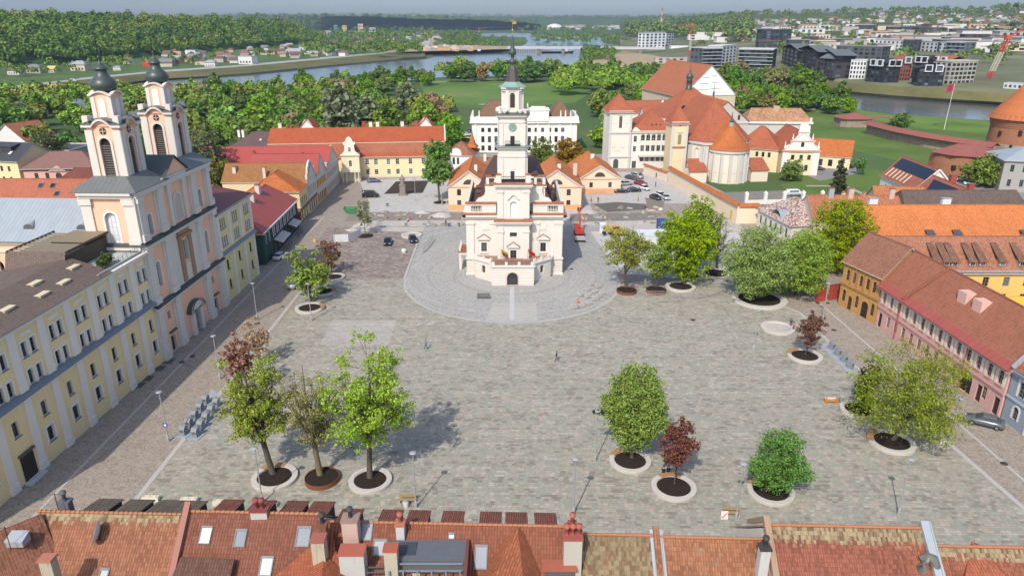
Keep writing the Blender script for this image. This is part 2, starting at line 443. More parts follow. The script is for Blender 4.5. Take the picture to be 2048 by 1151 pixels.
FACES={'F':lambda L,D:((lambda s,d,z:(s,d,z)),0.0,L),'B':lambda L,D:((lambda s,d,z:(L-s,D-d,z)),math.pi,L),'R':lambda L,D:((lambda s,d,z:(L-d,s,z)),math.pi/2,D),'L':lambda L,D:((lambda s,d,z:(d,D-s,z)),-math.pi/2,D)}
def block(root,L,D,h,wall,wins=(),z0=0.0,name='wall',gable=None,rev=0.22,base=None,skip='',mrev=None):
 """four walls with openings; wins: dict(f, z, w, h, xs, arch, ...)"""
 mb=MB()
 for k in 'FRBL':
  if k in skip:continue
  xf,rz,ln=FACES[k](L,D);holes=[]
  for q in wins:
   if q.get('f','F')!=k:continue
   for x in q['xs']:
    holes.append((x,q['z'],q['w'],q['h'],q.get('arch',False)))
    put_window(root,xf(x,0,q['z']),rz,q['w'],q['h'],q.get('arch',False),rev=rev,**{a:b for a,b in q.items()if a in('fr','nx','nz','sur','sill','gl','name','panel','label')})
  wallface(mb,ln,z0,h,holes,xf,wall,rev,mrev)
 if gable:
  ax,rh=gable
  if ax=='x':
   mb.poly([(L,0,h),(L,D,h),(L,D/2,h+rh)],wall);mb.poly([(0,D,h),(0,0,h),(0,D/2,h+rh)],wall)
  else:
   mb.poly([(0,0,h),(L,0,h),(L/2,0,h+rh)],wall);mb.poly([(L,D,h),(0,D,h),(L/2,D,h+rh)],wall)
 if base:
  q=plaster(base[1]);p=0.06
  mb.box(-p,L+p,-p,D+p,z0,z0+base[0],q)
 return mb.build(name,root)
def roof(root,L,D,h,rh,m,kind='gable',ax='x',ov=0.45,th=0.18,under=None,name='roof',hip=None):
 mb=MB();a,b,c,d=-ov,L+ov,-ov,D+ov;u=under or flat((0.5,0.48,0.44))
 k=rh/((D if ax=='x' else L)/2);z=h-ov*k+th;t=h+rh+th
 if kind=='gable':
  if ax=='x':
   y=D/2;mb.slab([(a,c,z),(b,c,z),(b,y,t),(a,y,t)],th,m,u);mb.slab([(b,d,z),(a,d,z),(a,y,t),(b,y,t)],th,m,u)
   mb.beam((a,y,t),(b,y,t),0.3,0.14,m)
  else:
   x=L/2;mb.slab([(a,d,z),(a,c,z),(x,c,t),(x,d,t)],th,m,u);mb.slab([(b,c,z),(b,d,z),(x,d,t),(x,c,t)],th,m,u)
   mb.beam((x,c,t),(x,d,t),0.3,0.14,m)
 elif kind=='hip':
  hp=hip if hip is not None else min(L,D)/2+ov
  if ax=='x':
   y=D/2;p,q=(a+hp,y,t),(b-hp,y,t)
   mb.slab([(a,c,z),(b,c,z),q,p],th,m,u);mb.slab([(b,d,z),(a,d,z),p,q],th,m,u)
   mb.slab([(b,c,z),(b,d,z),q],th,m,u);mb.slab([(a,d,z),(a,c,z),p],th,m,u);R_=[(p,q),(p,(a,c,z)),(p,(a,d,z)),(q,(b,c,z)),(q,(b,d,z))]
  else:
   x=L/2;p,q=(x,c+hp,t),(x,d-hp,t)
   mb.slab([(a,d,z),(a,c,z),p,q],th,m,u);mb.slab([(b,c,z),(b,d,z),q,p],th,m,u)
   mb.slab([(a,c,z),(b,c,z),p],th,m,u);mb.slab([(b,d,z),(a,d,z),q],th,m,u);R_=[(p,q),(p,(a,c,z)),(p,(b,c,z)),(q,(a,d,z)),(q,(b,d,z))]
  for e,f in R_:
   if(Vector(e)-Vector(f)).length>0.3:mb.beam(e,f,0.26,0.12,m)
 elif kind=='flat':
  mb.box(a,b,c,d,h,h+th,m);mb.box(a,b,c,c+0.3,h+th,h+th+rh,u);mb.box(a,b,d-0.3,d,h+th,h+th+rh,u)
  mb.box(a,a+0.3,c+0.3,d-0.3,h+th,h+th+rh,u);mb.box(b-0.3,b,c+0.3,d-0.3,h+th,h+th+rh,u)
 return mb.build(name,root)
def chimney(root,x,y,z0,z1,w=0.7,d=0.6,m=None,pot=None,cap=None):
 mb=MB();m=m or plaster((0.62,0.56,0.5));mb.bx(x,y,z0,w,d,z1-z0,m);mb.bx(x,y,z1,w+0.16,d+0.16,0.14,cap or flat((0.28,0.1,0.07)))
 if pot:mb.lathe([(0.2,z1+0.14),(0.17,z1+0.7),(0.24,z1+0.72),(0.24,z1+0.85)],pot,x,y,8)
 return mb.build('chimney',root)
def skylight(root,c,u,v,w=0.8,h=1.2,gl=(0.2,0.22,0.25)):
 """c centre on the roof plane, u along the eave, v up the slope (unit vectors)"""
 c,u,v=Vector(c),Vector(u),Vector(v);n=u.cross(v).normalized()
 if n.z<0:n=-n
 mb=MB();f=flat((0.16,0.17,0.18),0.5,'skylight_frame');t=0.09
 q=lambda a,b,k:c+u*a+v*b+n*k
 def bar(a0,a1,b0,b1,k):mb.hull([q(a0,b0,0),q(a1,b0,0),q(a1,b1,0),q(a0,b1,0)],[q(a0,b0,k),q(a1,b0,k),q(a1,b1,k),q(a0,b1,k)],f)
 bar(-w/2,-w/2+t,-h/2,h/2,0.13);bar(w/2-t,w/2,-h/2,h/2,0.13);bar(-w/2+t,w/2-t,-h/2,-h/2+t,0.13);bar(-w/2+t,w/2-t,h/2-t*2.2,h/2,0.15)
 o=mb.build('skylight',root);g=MB();g.poly([q(-w/2+t,-h/2+t,0.06),q(w/2-t,-h/2+t,0.06),q(w/2-t,h/2-t,0.06),q(-w/2+t,h/2-t,0.06)],glass(gl));g.build('pane',o);return o
def place(A,B):return(A[0],A[1],A[2]if len(A)>2 else 0.0),math.atan2(B[1]-A[1],B[0]-A[0]),math.hypot(B[0]-A[0],B[1]-A[1])
def house(name,label,cat,A,B,D,h,wall,rf,rh=4,kind='gable',ax='x',wins=(),ov=0.4,group=None,base=None,rev=0.2,hip=None,gab=True):
 loc,rz,L=place(A,B);r=thing(name,label,cat,loc,rz,group);r['L']=L
 block(r,L,D,h,wall,wins,gable=(ax,rh)if kind=='gable' else None,rev=rev,base=base)
 if rf is not None:roof(r,L,D,h,rh,rf,kind,ax,ov,hip=hip)
 return r,L
def lin(a,b,n):return[a+(b-a)*i/(n-1)for i in range(n)]if n>1 else[(a+b)/2]
# ---- trees
def quads(name,P,N,S,rng,mat,asp=1.0):
 """many small leaf faces: centres P, rough normals N, sizes S"""
 n=len(P);N=N/(np.linalg.norm(N,axis=1,keepdims=True)+1e-9);r=rng.normal(size=(n,3));U=np.cross(N,r);U/=np.linalg.norm(U,axis=1,keepdims=True)+1e-9
 Vv=np.cross(N,U);S=S[:,None]*0.5
 V=np.stack([P-U*S-Vv*S*asp,P+U*S-Vv*S*asp,P+U*S+Vv*S*asp,P-U*S+Vv*S*asp],1).reshape(-1,3)
 V[0::4]+=rng.normal(size=(n,3))*S*0.35
 me=bpy.data.meshes.new(name);me.vertices.add(4*n);me.vertices.foreach_set('co',V.astype(np.float32).ravel())
 me.loops.add(4*n);me.loops.foreach_set('vertex_index',np.arange(4*n,dtype=np.int32));me.polygons.add(n)
 me.polygons.foreach_set('loop_start',np.arange(0,4*n,4,dtype=np.int32));me.update(calc_edges=True);me.materials.append(mat);return me
def tree_mesh(seed,H,cw,trunk_h,leaf=0.28,nleaf=5000,fill=0.5,shape='round',tr=0.22,lean=(0,0),mat=None,bk=None,clump=0.8,levels=3,thin=1.0):
 """limbs grown towards points in the crown, leaves in clumps at the twigs"""
 rnd=random.Random(seed);rng=np.random.default_rng(seed);mb=MB();b=bk or bark();tips=[]
 ch=H-trunk_h;zc=trunk_h+ch*0.5
 def inside(k=1.0):
  while True:
   x,y,z=(rnd.uniform(-1,1)for _ in range(3))
   if shape=='cone':r=max(0.05,1-(z+1)/2*0.85)
   elif shape=='oval':r=math.sqrt(max(0,1-z*z))*(1.1-0.2*z)
   elif shape=='col':r=min(1,1.25*(1-abs(z)**3))
   elif shape=='vase':r=math.sqrt(max(0,1-z*z))*(1.0+0.3*z)
   else:r=math.sqrt(max(0,1-z*z))
   r*=.86+.2*math.sin(3*math.atan2(y,x)+seed)*math.sin(3.1*z+seed*1.7)+.1*math.sin(5*z+seed)
   if x*x+y*y<=r*r and(x*x+y*y+z*z)>fill*fill*0.6*rnd.random():return Vector((x*cw/2*k+lean[0]*(z+1)*0.5,y*cw/2*k+lean[1]*(z+1)*0.5,zc+z*ch/2*k))
 top=Vector((lean[0],lean[1],trunk_h+ch*0.8));fork=Vector((lean[0]*0.35,lean[1]*0.35,trunk_h))
 w=lambda s:Vector((rnd.uniform(-s,s),rnd.uniform(-s,s),rnd.uniform(-s,s)*0.5))
 tp=[Vector((0,0,-0.1)),Vector((0,0,0.25)),fork*0.5+w(0.1*tr*4),fork,(fork+top)*0.5+w(0.3),top]
 tp[2].z=trunk_h*0.5
 mb.tube(tp,[tr*1.6,tr*1.05,tr*0.9,tr*0.8,tr*0.45,tr*0.1],b,8)
 thn=thin>1.5;nl=9 if thn else 7
 for i in range(nl):
  t=rnd.random();p0=fork.lerp(top,t*0.65);a=2.4*i+rnd.uniform(-.4,.4)
  e=Vector((math.cos(a)*cw*0.36*rnd.uniform(.6,1),math.sin(a)*cw*0.36*rnd.uniform(.6,1),0))+Vector((lean[0]*.6,lean[1]*.6,trunk_h+ch*rnd.uniform(0.25+.35*t,0.6+0.35*t)))
  mid=p0.lerp(e,0.5)+Vector((0,0,-0.05*ch))+w(0.25)
  r0=tr*((.62 if thn else.5)-0.25*t)
  mb.tube([p0,mid,e],[r0,r0*0.6,r0*0.2],b,6,False)
  if levels>1:
   for j in range(8 if thn else 6 if levels>2 else 3):
    q0=p0.lerp(mid,rnd.uniform(.3,1))if j%2 else mid.lerp(e,rnd.uniform(0,1));q1=inside();
    for _ in range(4):
     c=inside()
     if(c-q0).length<(q1-q0).length:q1=c
    m2=q0.lerp(q1,.5)+w(0.3);mb.tube([q0,m2,q1],[r0*0.34,r0*0.2,r0*0.07],b,4,False);tips.append(q1);tips.append(m2)
    if levels>2:
     for _ in range(7 if thn else 4):
      q2=q1+w(0.1*cw)+Vector((0,0,0.03*ch));mb.tube([q0.lerp(q1,rnd.uniform(.4,.95)),q2],[max(.022,r0*.12),.014],b,3,False);tips.append(q2)
 nc=max(40,int(nleaf/45));Cs=np.array([inside()for _ in range(nc)]+[t for t in tips if thin<2]*(1 if thin<=1 else 1))
 if thin>1.5:Cs=np.array(tips)
 ids=rng.integers(0,len(Cs),nleaf);off=rng.normal(size=(nleaf,3));off/=np.linalg.norm(off,axis=1,keepdims=True)+1e-9;off*=(rng.random((nleaf,1))**0.45)*clump*(0.6+rng.random((len(Cs),1))*0.8)[ids]
 off[:,2]*=0.75
 P=Cs[ids]+off;N=off+rng.normal(size=(nleaf,3))*0.55*clump+np.array([0,0,0.35*clump])
 S=leaf*(0.6+0.8*rng.random(nleaf))
 return mb.mesh('trunk'),quads('crown',P,N,S,rng,mat or foliage())
def tree(name,label,loc,meshes,colr,rz=0.0,sc=1.0,group=None,cat='tree'):
 r=thing(name,label,cat,loc,rz,group);r.scale=(sc,sc,sc)if not isinstance(sc,tuple)else sc
 link('trunk',meshes[0],r);c=link('crown',meshes[1],r);c.color=(*sc_(colr,1.5),1);return r
def canopy(name,pts,mat,seed,nq=60,leaf=1.6,label=None):
 """one far wood: pts (x, y, z, radius, height)"""
 rng=np.random.default_rng(seed);pts=np.array(pts);n=len(pts);d=rng.normal(size=(n,nq,3));d/=np.linalg.norm(d,axis=2,keepdims=True);d[:,:,2]=np.abs(d[:,:,2])*1.0-0.25*(rng.random((n,nq))<0.4)
 lump=0.75+0.25*np.sin(d[:,:,0]*5+rng.random((n,1))*6)*np.sin(d[:,:,1]*5+rng.random((n,1))*6)+0.12*rng.random((n,nq))
 P=pts[:,None,:3]+d*lump[:,:,None]*np.stack([pts[:,3],pts[:,3],pts[:,4]*0.5],1)[:,None,:]+np.stack([np.zeros(n),np.zeros(n),pts[:,4]*0.55],1)[:,None,:]
 N=d+rng.normal(size=d.shape)*0.35;S=(leaf*(0.7+0.6*rng.random((n,nq))))*np.clip(pts[:,3]/5,0.5,2.5)[:,None]
 me=quads(name,P.reshape(-1,3),N.reshape(-1,3),S.reshape(-1),rng,mat)
 return tag(link(name,me),label,None,None,'stuff')
 # ---- ground, river, far land
rnd=random.Random(7)
def ratio(py):d=ray(1024,py);return-d[2]/d[1]
def Dz(py,z):return(CAMH-z)/ratio(py)
def interp(x,xs,ys):return float(np.interp(x,xs,ys))
mb=MB();mb.poly([(-16000,-3000,0),(16000,-3000,0),(16000,16000,0),(-16000,16000,0)],grass((0.05,0.08,0.028),(0.13,0.12,0.06),0.004,'field'))
struct('ground',mb)
WAT=water()
riv=[(-420,285),(0,207),(170,184),(300,165),(500,151),(640,136),(790,123),(850,119),(868,114),(862,108),(900,107),(1000,104),(1030,102),(1034,96),(1054,87),(1052,78),(1028,74),(962,73),(940,68),(1000,66),(1060,67),(1110,71),(1200,75),(1206,86),(1240,92),(1228,98),(1172,102),(1158,116),(1160,122),(1185,128),(1250,135),(1340,144),(1480,152),(1600,174),(1690,188),(1790,196),(1880,202),(1985,209),(2300,232),(2300,262),(1990,241),(1960,240),(1800,229),(1720,219),(1640,205),(1480,178),(1340,165),(1100,150),(880,155),(620,178),(440,200),(160,222),(0,240),(-420,330)]
struct('river',sheet(px(riv),0.03,WAT))
GR1=grass((0.065,0.105,0.024),(0.12,0.12,0.045),0.03)
MEAD=grass((0.075,0.125,0.03),(0.18,0.16,0.075),0.012,'meadow_grass')
SAND=soil((0.34,0.26,0.17),0.05,'sand');DUST=soil((0.40,0.37,0.33),0.4,'rubble_ground')
struct('meadow',sheet(px([(840,168),(870,160),(960,158),(1110,163),(1200,175),(1150,205),(1000,218),(860,212)]),0.03,MEAD))
mb=MB()
for a,b in(((840,166),(1005,158)),((958,209),(1030,206)),((1330,222),(1700,218)),((440,245),(720,222))):
 A,B=Vector(G(*a)),Vector(G(*b));n=(B-A).normalized().cross(Vector((0,0,1)))*2
 mb.poly([(p.x,p.y,0.036)for p in(A-n,B-n,B+n,A+n)],flat((0.42,0.38,0.33)))
struct('path',mb)
struct('castle_lawn',sheet(px([(1480,215),(1640,220),(1700,222),(2100,250),(2100,330),(1900,345),(1700,300),(1500,280)]),0.04,grass((0.07,0.11,0.026),(0.15,0.135,0.06),0.03,'lawn')))
struct('riverside_lawn',sheet(px([(1680,206),(1730,222),(1800,231),(1960,242),(2060,246),(2060,275),(1850,258),(1740,238)]),0.05,grass((0.08,0.13,0.025),(0.15,0.16,0.05),0.03,'lawn')))
# levee across the river, with its road
lv=[(-420,262,228),(0,206,179),(160,184,160),(300,163,146),(500,150,132),(640,136,119),(760,125,108),(850,118,96)]
mb=MB();s1,s2=soil((0.05,0.048,0.045),0.3,'levee_stone'),grass((0.085,0.082,0.034),(0.16,0.125,0.06),0.02,'levee_grass')
for(a,b,c),(d,e,f)in zip(lv,lv[1:]):
 lo0,lo1=G(a,b,0.05),G(d,e,0.05);m0,m1=G(a,b-(b-c)*.22,1.8),G(d,e-(e-f)*.22,1.8);h0,h1=G(a,c,6),G(d,f,6)
 mb.poly([lo0,lo1,m1,m0],s1);mb.poly([m0,m1,h1,h0],s2)
struct('levee',mb)
mb=MB();road=flat((0.36,0.35,0.33));top=grass((0.06,0.095,0.03),(0.17,0.16,0.09),0.006,'village_green')
bk=[(-420,150),(0,130),(160,120),(300,106),(500,92),(640,82),(760,74),(850,70)]
for(a,_,c),(d,_,f),(_,g),(_,h)in zip(lv,lv[1:],bk,bk[1:]):
 mb.poly([G(a,c,6),G(d,f,6),G(d,f-3,6),G(a,c-4,6)],road)
 mb.poly([G(a,c-4,6),G(d,f-3,6),G(d,h-8,6),G(a,g-14,6)],top)
struct('terrain',mb)
struct('works_ground',sheet(px([(735,108),(790,97),(830,86),(870,84),(900,96),(1030,100),(1030,105),(870,110),(800,112)]),6.05,SAND))
mb=MB();mb.poly([(p[0],p[1],6.1)for p in px([(838,92),(862,70),(868,70),(856,92)],6)],flat((0.42,0.41,0.39)));struct('road',mb)
for nm,pts,m in(('river_island',[(1026,86),(1034,75),(1050,74),(1056,82),(1048,86)],GR1),('river_island',[(1158,122),(1160,104),(1180,97),(1240,95),(1300,98),(1300,130),(1200,128)],GR1)):
 struct(nm,sheet(px(pts),0.5,m))
struct('sand_bank',sheet(px([(1158,122),(1200,120),(1240,105),(1300,100),(1400,105),(1440,140),(1360,149),(1250,138),(1185,129)]),0.8,SAND))
class Strip:
 """land rising in the distance: per photo column a few (row, depth) stations"""
 def __init__(s,name,cols,rows,mat,amp=0,seed=1,mat0=None,nu=90,nv=14,lift=0.0):
  s.cols,s.rows,s.lift=cols,rows,lift
  us=np.linspace(cols[0],cols[-1],nu);r=random.Random(seed);mb=MB();grid=[]
  jit=[0]*nu
  for k in range(1,5):
   ph=r.uniform(0,6.28);jit=[j+amp/k*math.sin(ph+i*0.13*k*k)for i,j in enumerate(jit)]
  for j in range(nv+1):
   t=j/nv*(len(rows)-1);grid.append([s.at(u,t,jit[i]*min(1,2*j/nv))for i,u in enumerate(us)])
  last=grid[-1];grid=[[(p[0]*.999,p[1]*.999,-2)for p in grid[0]]]+grid
  vs=[p for g in grid for p in g];k0=1+nv//(len(rows)-1)
  for j0,j1,mm in((0,k0,mat0 or mat),(k0,nv+1,mat)):mb.faces(vs,[(j*nu+i,j*nu+i+1,(j+1)*nu+i+1,(j+1)*nu+i)for j in range(j0,j1)for i in range(nu-1)],mm,True)
  struct(name,mb)
 def at(s,u,t,dz=0.0):
  k=min(int(t),len(s.rows)-2);f=t-k
  a,b=s.rows[k],s.rows[k+1];D0,D1=interp(u,s.cols,[q[1]for q in a]),interp(u,s.cols,[q[1]for q in b])
  z0,z1=AT(u,interp(u,s.cols,[q[0]for q in a]),D0)[2],AT(u,interp(u,s.cols,[q[0]for q in b]),D1)[2]
  D=D0+(D1-D0)*f;z=z0+(z1-z0)*f
  x=(u-1024)/FPX*(D*CP+(CAMH-z)*SP)
  return(x,D,z-s.lift*min(1,t)+dz)
 def on(s,u,v):
  ys=[interp(u,s.cols,[q[0]for q in r])for r in s.rows];t=interp(-v,[-y for y in ys],range(len(ys)))
  return s.at(u,t)
FOR=forest((0.022,0.046,0.010),(0.056,0.10,0.013),(0.11,0.125,0.026),0.018)
FARM=forest((0.035,0.055,0.018),(0.06,0.095,0.022),(0.09,0.11,0.035),0.003)
hc=[-420,-200,0,60,180,320,450,560,610,650]
hb=[150,142,132,130,124,112,102,92,88,86]
hcr=[24,26,28,30,32,36,38,44,58,84]
left_hill=Strip('hill',hc,[[(y,Dz(y,6))for y in hb],[(y,Dz(b,6)+260)for y,b in zip(hcr,hb)]],grass((0.02,0.05,0.014),(0.04,0.07,0.02),0.02,'forest_floor'),2,3,lift=9)
FFL=grass((0.05,0.08,0.03),(0.085,0.095,0.045),0.002,'far_forest_floor')
far=Strip('hills',[-600,300,640,900,1024,1200,1300,1420,1500,2048,2700],[[(46,6200)]*11,[(y,8200)for y in(34,33,31,32,34,35,33,30,28,26,26)]],FFL,6,5,nu=240)
mid_hill=Strip('hills',[480,640,760,860,960,1080],[[(y,Dz(y,2))for y in(62,60,58,54,52,49)],[(y,4300)for y in(32,33,35,37,41,47)]],FFL,3,8,nu=120)
rc=[1240,1400,1500,1600,1750,1900,2048,2350]
right_land=Strip('hillside',rc,[[(100,Dz(100,2)),(138,Dz(138,4)),(140,Dz(140,6)),(150,Dz(150,7)),(166,Dz(166,7)),(178,Dz(178,7)),(186,Dz(186,7)),(205,Dz(205,7))],[(72,1900),(78,1600),(80,1350),(84,1200),(90,1100),(92,1050),(90,1000),(90,1000)],[(54,3500),(50,2900),(52,2300),(54,1900),(56,1750),(56,1650),(52,1550),(52,1550)],[(43,4600),(37,3900),(29,3300),(27,2900),(24,2700),(22,2600),(17,2500),(15,2500)]],grass((0.05,0.07,0.03),(0.17,0.15,0.10),0.006,'hillside_green'),0,4,grass((.10,.105,.06),(.25,.22,.17),.012,'urban_ground'),nv=24)
mb=MB();lw=[(1400,150,140),(1480,152,143),(1600,172,153),(1690,187,166),(1790,196,173),(1880,202,179),(1985,208,186),(2300,232,206)]
for(a,b,c),(d,e,f)in zip(lw,lw[1:]):
 mb.poly([G(a,b,.05),G(d,e,.05),G(d,e-(e-f)*.22,2.0),G(a,b-(b-c)*.22,2.0)],soil((.24,.21,.16),.3,'river_stone'));mb.poly([G(a,b-(b-c)*.22,2.0),G(d,e-(e-f)*.22,2.0),G(d,f,7.2),G(a,c,7.2)],s2)
struct('embankment',mb)
# woods that read as one mass
pts=[]
for i in range(2900):
 u=rnd.uniform(-330,648);t=rnd.random()**0.8;x,y,z=left_hill.at(u,t)
 if t>0.9 and rnd.random()<.4:continue
 r=rnd.uniform(4.8,8.6);pts.append((x,y+rnd.uniform(-8,8),z,r,r*rnd.uniform(1.9,2.6)))
canopy('forest',pts,FOR,1,90,1.3)
pts=[]
def wood(n,x0,x1,y0,y1,z=0.0,r=(4,7),f=None):
 for _ in range(n):
  u,v=rnd.uniform(x0,x1),rnd.uniform(y0,y1);p=f(u,v)if f else G(u,v,z);q=rnd.uniform(*r);pts.append((p[0],p[1],p[2],q,q*rnd.uniform(1.5,2.3)))
wood(120,870,1010,78,97,2);wood(80,880,960,66,80,2,(6,10));wood(120,1163,1226,103,121,0.5);wood(160,1060,1290,66,90,1,(5,9));wood(60,1030,1230,60,67,1,(8,14));wood(40,1270,1300,80,92,1)
wood(160,640,870,60,84,4,(7,12));wood(200,600,850,84,112,6,(4,8));wood(150,560,880,50,60,2,(10,20));wood(220,850,1330,48,58,1,(12,24));wood(120,-200,640,110,150,6,(3,6),lambda u,v:G(u,interp(u,[-420,0,300,640],[170,150,128,104])+rnd.uniform(-9,9),6))
canopy('woodland',pts,FOR,2,60,1.3)
pts=[]
wood(46,-420,20,216,232,0,(5.5,7.5));wood(60,20,440,205,222,0,(5.5,7.5));wood(24,440,640,192,204,0,(4.5,6));wood(60,1112,1330,164,192,0,(6,9));wood(8,836,900,216,226,0,(4,6));wood(34,880,1120,150,156,0,(6,9));wood(14,640,830,168,184,0,(4,6))
canopy('riverside_wood',pts,forest((0.045,0.085,0.010),(0.09,0.15,0.014),(0.15,0.15,0.035),0.03),7,420,.8)
pts=[]
for _ in range(1500):
 u=rnd.uniform(1380,2300);t=rnd.uniform(0.35,3.0);x,y,z=right_land.at(u,t)
 if t<1.1 and rnd.random()<0.75:continue
 q=rnd.uniform(4,8)if t<2.6 else rnd.uniform(7,12);pts.append((x,y,z-1,q,q*rnd.uniform(1.5,2.2)))
for _ in range(700):
 u=rnd.uniform(1250,1500);x,y,z=right_land.at(u,rnd.uniform(0.9,3));q=rnd.uniform(8,16);pts.append((x,y,z-1,q,q*1.6))
canopy('wooded_hillside',pts,forest((0.03,0.05,0.014),(0.06,0.095,0.02),(0.10,0.115,0.035),0.006),3,45,1.6)
pts=[]
for _ in range(2600):
 u=rnd.uniform(-500,2600);x,y,z=far.at(u,rnd.uniform(0.3,1.0));q=rnd.uniform(18,34);pts.append((x,y,z-6,q,q*1.3))
for _ in range(1300):
 u=rnd.uniform(480,1080);x,y,z=mid_hill.at(u,rnd.uniform(0.05,1.0));q=rnd.uniform(8,15);pts.append((x,y,z-2,q,q*1.7))
canopy('far_forest',pts,FARM,4,26,1.6)
# ---- the square
PV=[(c[0]*.90,c[1]*.95,c[2]*.98)for c in((0.23,0.185,0.145),(0.32,0.28,0.22),(0.39,0.345,0.265),(0.33,0.345,0.28),(0.43,0.39,0.305),(0.49,0.37,0.285),(0.54,0.485,0.40))]
ST=[(0.22,0.175,0.14),(0.33,0.275,0.225),(0.39,0.335,0.275),(0.46,0.40,0.335)]
LG=[(0.25,0.24,0.22),(0.40,0.385,0.36),(0.50,0.485,0.455)]
struct('street',sheet([(-62,30),(76,30),(76,200),(64,262),(66,300),(-10,305),(-62,262)],0.02,paving(0.22,0.16,tuple(ST),0.3,1.0,0.1,0.4,0.1,'sett_paving')))
sqp=[(-44.5,40),(58,40)]+[G(*q)[:2]for q in((2048,1016),(1872,863),(1690,715),(1600,625),(1440,560),(1210,560))]+[(20,146),(-24,146),(-43,146)]
struct('square',sheet(sqp,0.026,paving(0.62,0.40,tuple(PV),0.0,1.0,0.06,0.45,0.16,'slab_paving')))
kb=flat((0.42,0.405,0.375));mb=MB()
def strip(pts,w,z,m):
 for a,b in zip(pts,pts[1:]):
  A,B=Vector((a[0],a[1],0)),Vector((b[0],b[1],0));n=(B-A).normalized().cross(Vector((0,0,1)))*w/2
  mb.poly([(p.x,p.y,z)for p in(A-n,B-n,B+n,A+n)],m)
strip([(-44.6,40),(-44.2,146)],0.6,0.032,kb);strip([(-54.8,40),(-54.2,200)],0.35,0.032,kb);strip(sqp[2:7],0.6,0.032,kb)
strip([(58,50),G(2048,1016)[:2]],.6,.032,kb);strip([(63.4,60),(61.5,140)],0.4,0.032,kb);strip([(-44,52.6),(56,52.6)],0.5,0.032,kb)
struct('kerb_strip',mb)
dk=[(0.16,0.125,0.105),(0.26,0.21,0.18),(0.32,0.26,0.22),(0.44,0.38,0.33)]
struct('old_paving',sheet(px([(655,455),(760,453),(930,462),(860,480),(838,505),(822,545),(818,556),(588,556),(610,520)]),0.034,paving(0.8,0.5,tuple(dk),0.5,1.0,0.1,0.5,0.1,'old_paving')))
struct('patched_paving',sheet(px([(664,640),(793,641),(777,690),(640,690)]),0.034,paving(0.62,0.40,((0.33,0.30,0.265),(0.42,0.39,0.35),(0.49,0.46,0.415)),0.0,1.0,0.06,0.35,0.35,'new_slabs')))
ring=ell(0,146.5,23.2,24.2,40,math.pi,2*math.pi)
struct('sett_ring',sheet(ring+[(25,165),(26,190),(-24,190),(-23.5,165)],0.04,rings(0,150,tuple(LG))))
mb=MB();o_,i_=ell(0,146.5,23.5,24.5,48,math.pi,2*math.pi),ell(0,146.5,23.05,24.05,48,math.pi,2*math.pi)
for k in range(48):mb.poly([(*o_[k],0.046),(*o_[k+1],0.046),(*i_[k+1],0.046),(*i_[k],0.046)],kb)
mb.box(-0.45,0.45,123.5,141.6,0.045,0.048,flat((0.46,0.46,0.45)));strip([(-23.6,146),(-24.2,178),(-15,186)],0.5,0.046,kb)
struct('paving_edge',mb)
struct('entrance_paving',sheet(px([(985,606),(1072,606),(1075,640),(1024,644),(972,640)]),0.044,rings(0,150,((0.38,0.36,0.33),(0.48,0.46,0.42)),0.3)))
struct('plaza',sheet([(-40,192),(24,192),(24,215),(62,215),(60,262),(40,264),(-8,262),(-54,248),(-44,215)],0.03,paving(0.4,0.3,((0.40,0.385,0.36),(0.50,0.48,0.45),(0.57,0.55,0.52)),0.1,1.0,0.08,0.3,0.1,'pale_paving')))
struct('soil_square',sheet(px([(792,363),(858,361),(845,386),(768,388)]),0.05,soil((0.055,0.043,0.035),0.6)))
struct('works_ground',sheet([(-42,184),(62,182),(64,196),(20,197),(-36,197)],0.036,DUST))
struct('works_ground',sheet([(21,184),(60,183),(58,150),(40,146),(24,150)],0.047,soil((0.44,0.42,0.39),0.5,'gravel')))
struct('works_ground',sheet(px([(1185,408),(1235,404),(1290,408),(1300,418),(1215,424)]),0.05,soil((0.12,0.115,0.10),0.7,'dug_earth')))
struct('works_ground',sheet(px([(1140,428),(1310,425),(1318,440),(1140,444)]),0.05,soil((0.19,0.175,0.155),0.6,'dug_earth')))
struct('works_ground',sheet(px([(700,424),(940,424),(940,440),(690,442)]),0.05,soil((0.22,0.19,0.165),0.6,'dug_earth')))
struct('works_ground',sheet(px([(1290,395),(1330,402),(1320,432),(1296,425)]),0.054,soil((0.2,0.17,0.14),0.6,'dug_earth')))
struct('courtyard',sheet(px([(1440,385),(1600,380),(1580,420),(1470,412)]),0.05,soil((0.2,0.185,0.165),0.5,'yard_gravel')))
struct('garden',sheet(px([(1560,370),(1690,330),(1800,345),(1760,420),(1640,430)]),0.06,GR1))
mb=MB()
for a,b in(((1680,368),(1750,398)),((1612,372),(1690,372)),((1750,398),(1790,400))):
 strip([G(*a)[:2],G(*b)[:2]],1.8,0.066,flat((0.36,0.33,0.3)))
struct('path',mb)
struct('car_park',sheet(px([(1600,345),(1700,330),(1730,345),(1640,362)]),0.07,flat((0.22,0.215,0.205))))
struct('car_park',sheet(px([(1880,360),(1960,360),(2100,400),(1960,400)]),0.07,flat((0.24,0.23,0.22))))
for k,(a,b,c,d)in enumerate((((352,872),(392,878),(450,800),(424,778)),((1640,690),(1655,684),(1712,742),(1698,748)))):
 struct('bin_apron',sheet(px([a,b,c,d]),0.05,flat((0.33,0.36,0.39))))
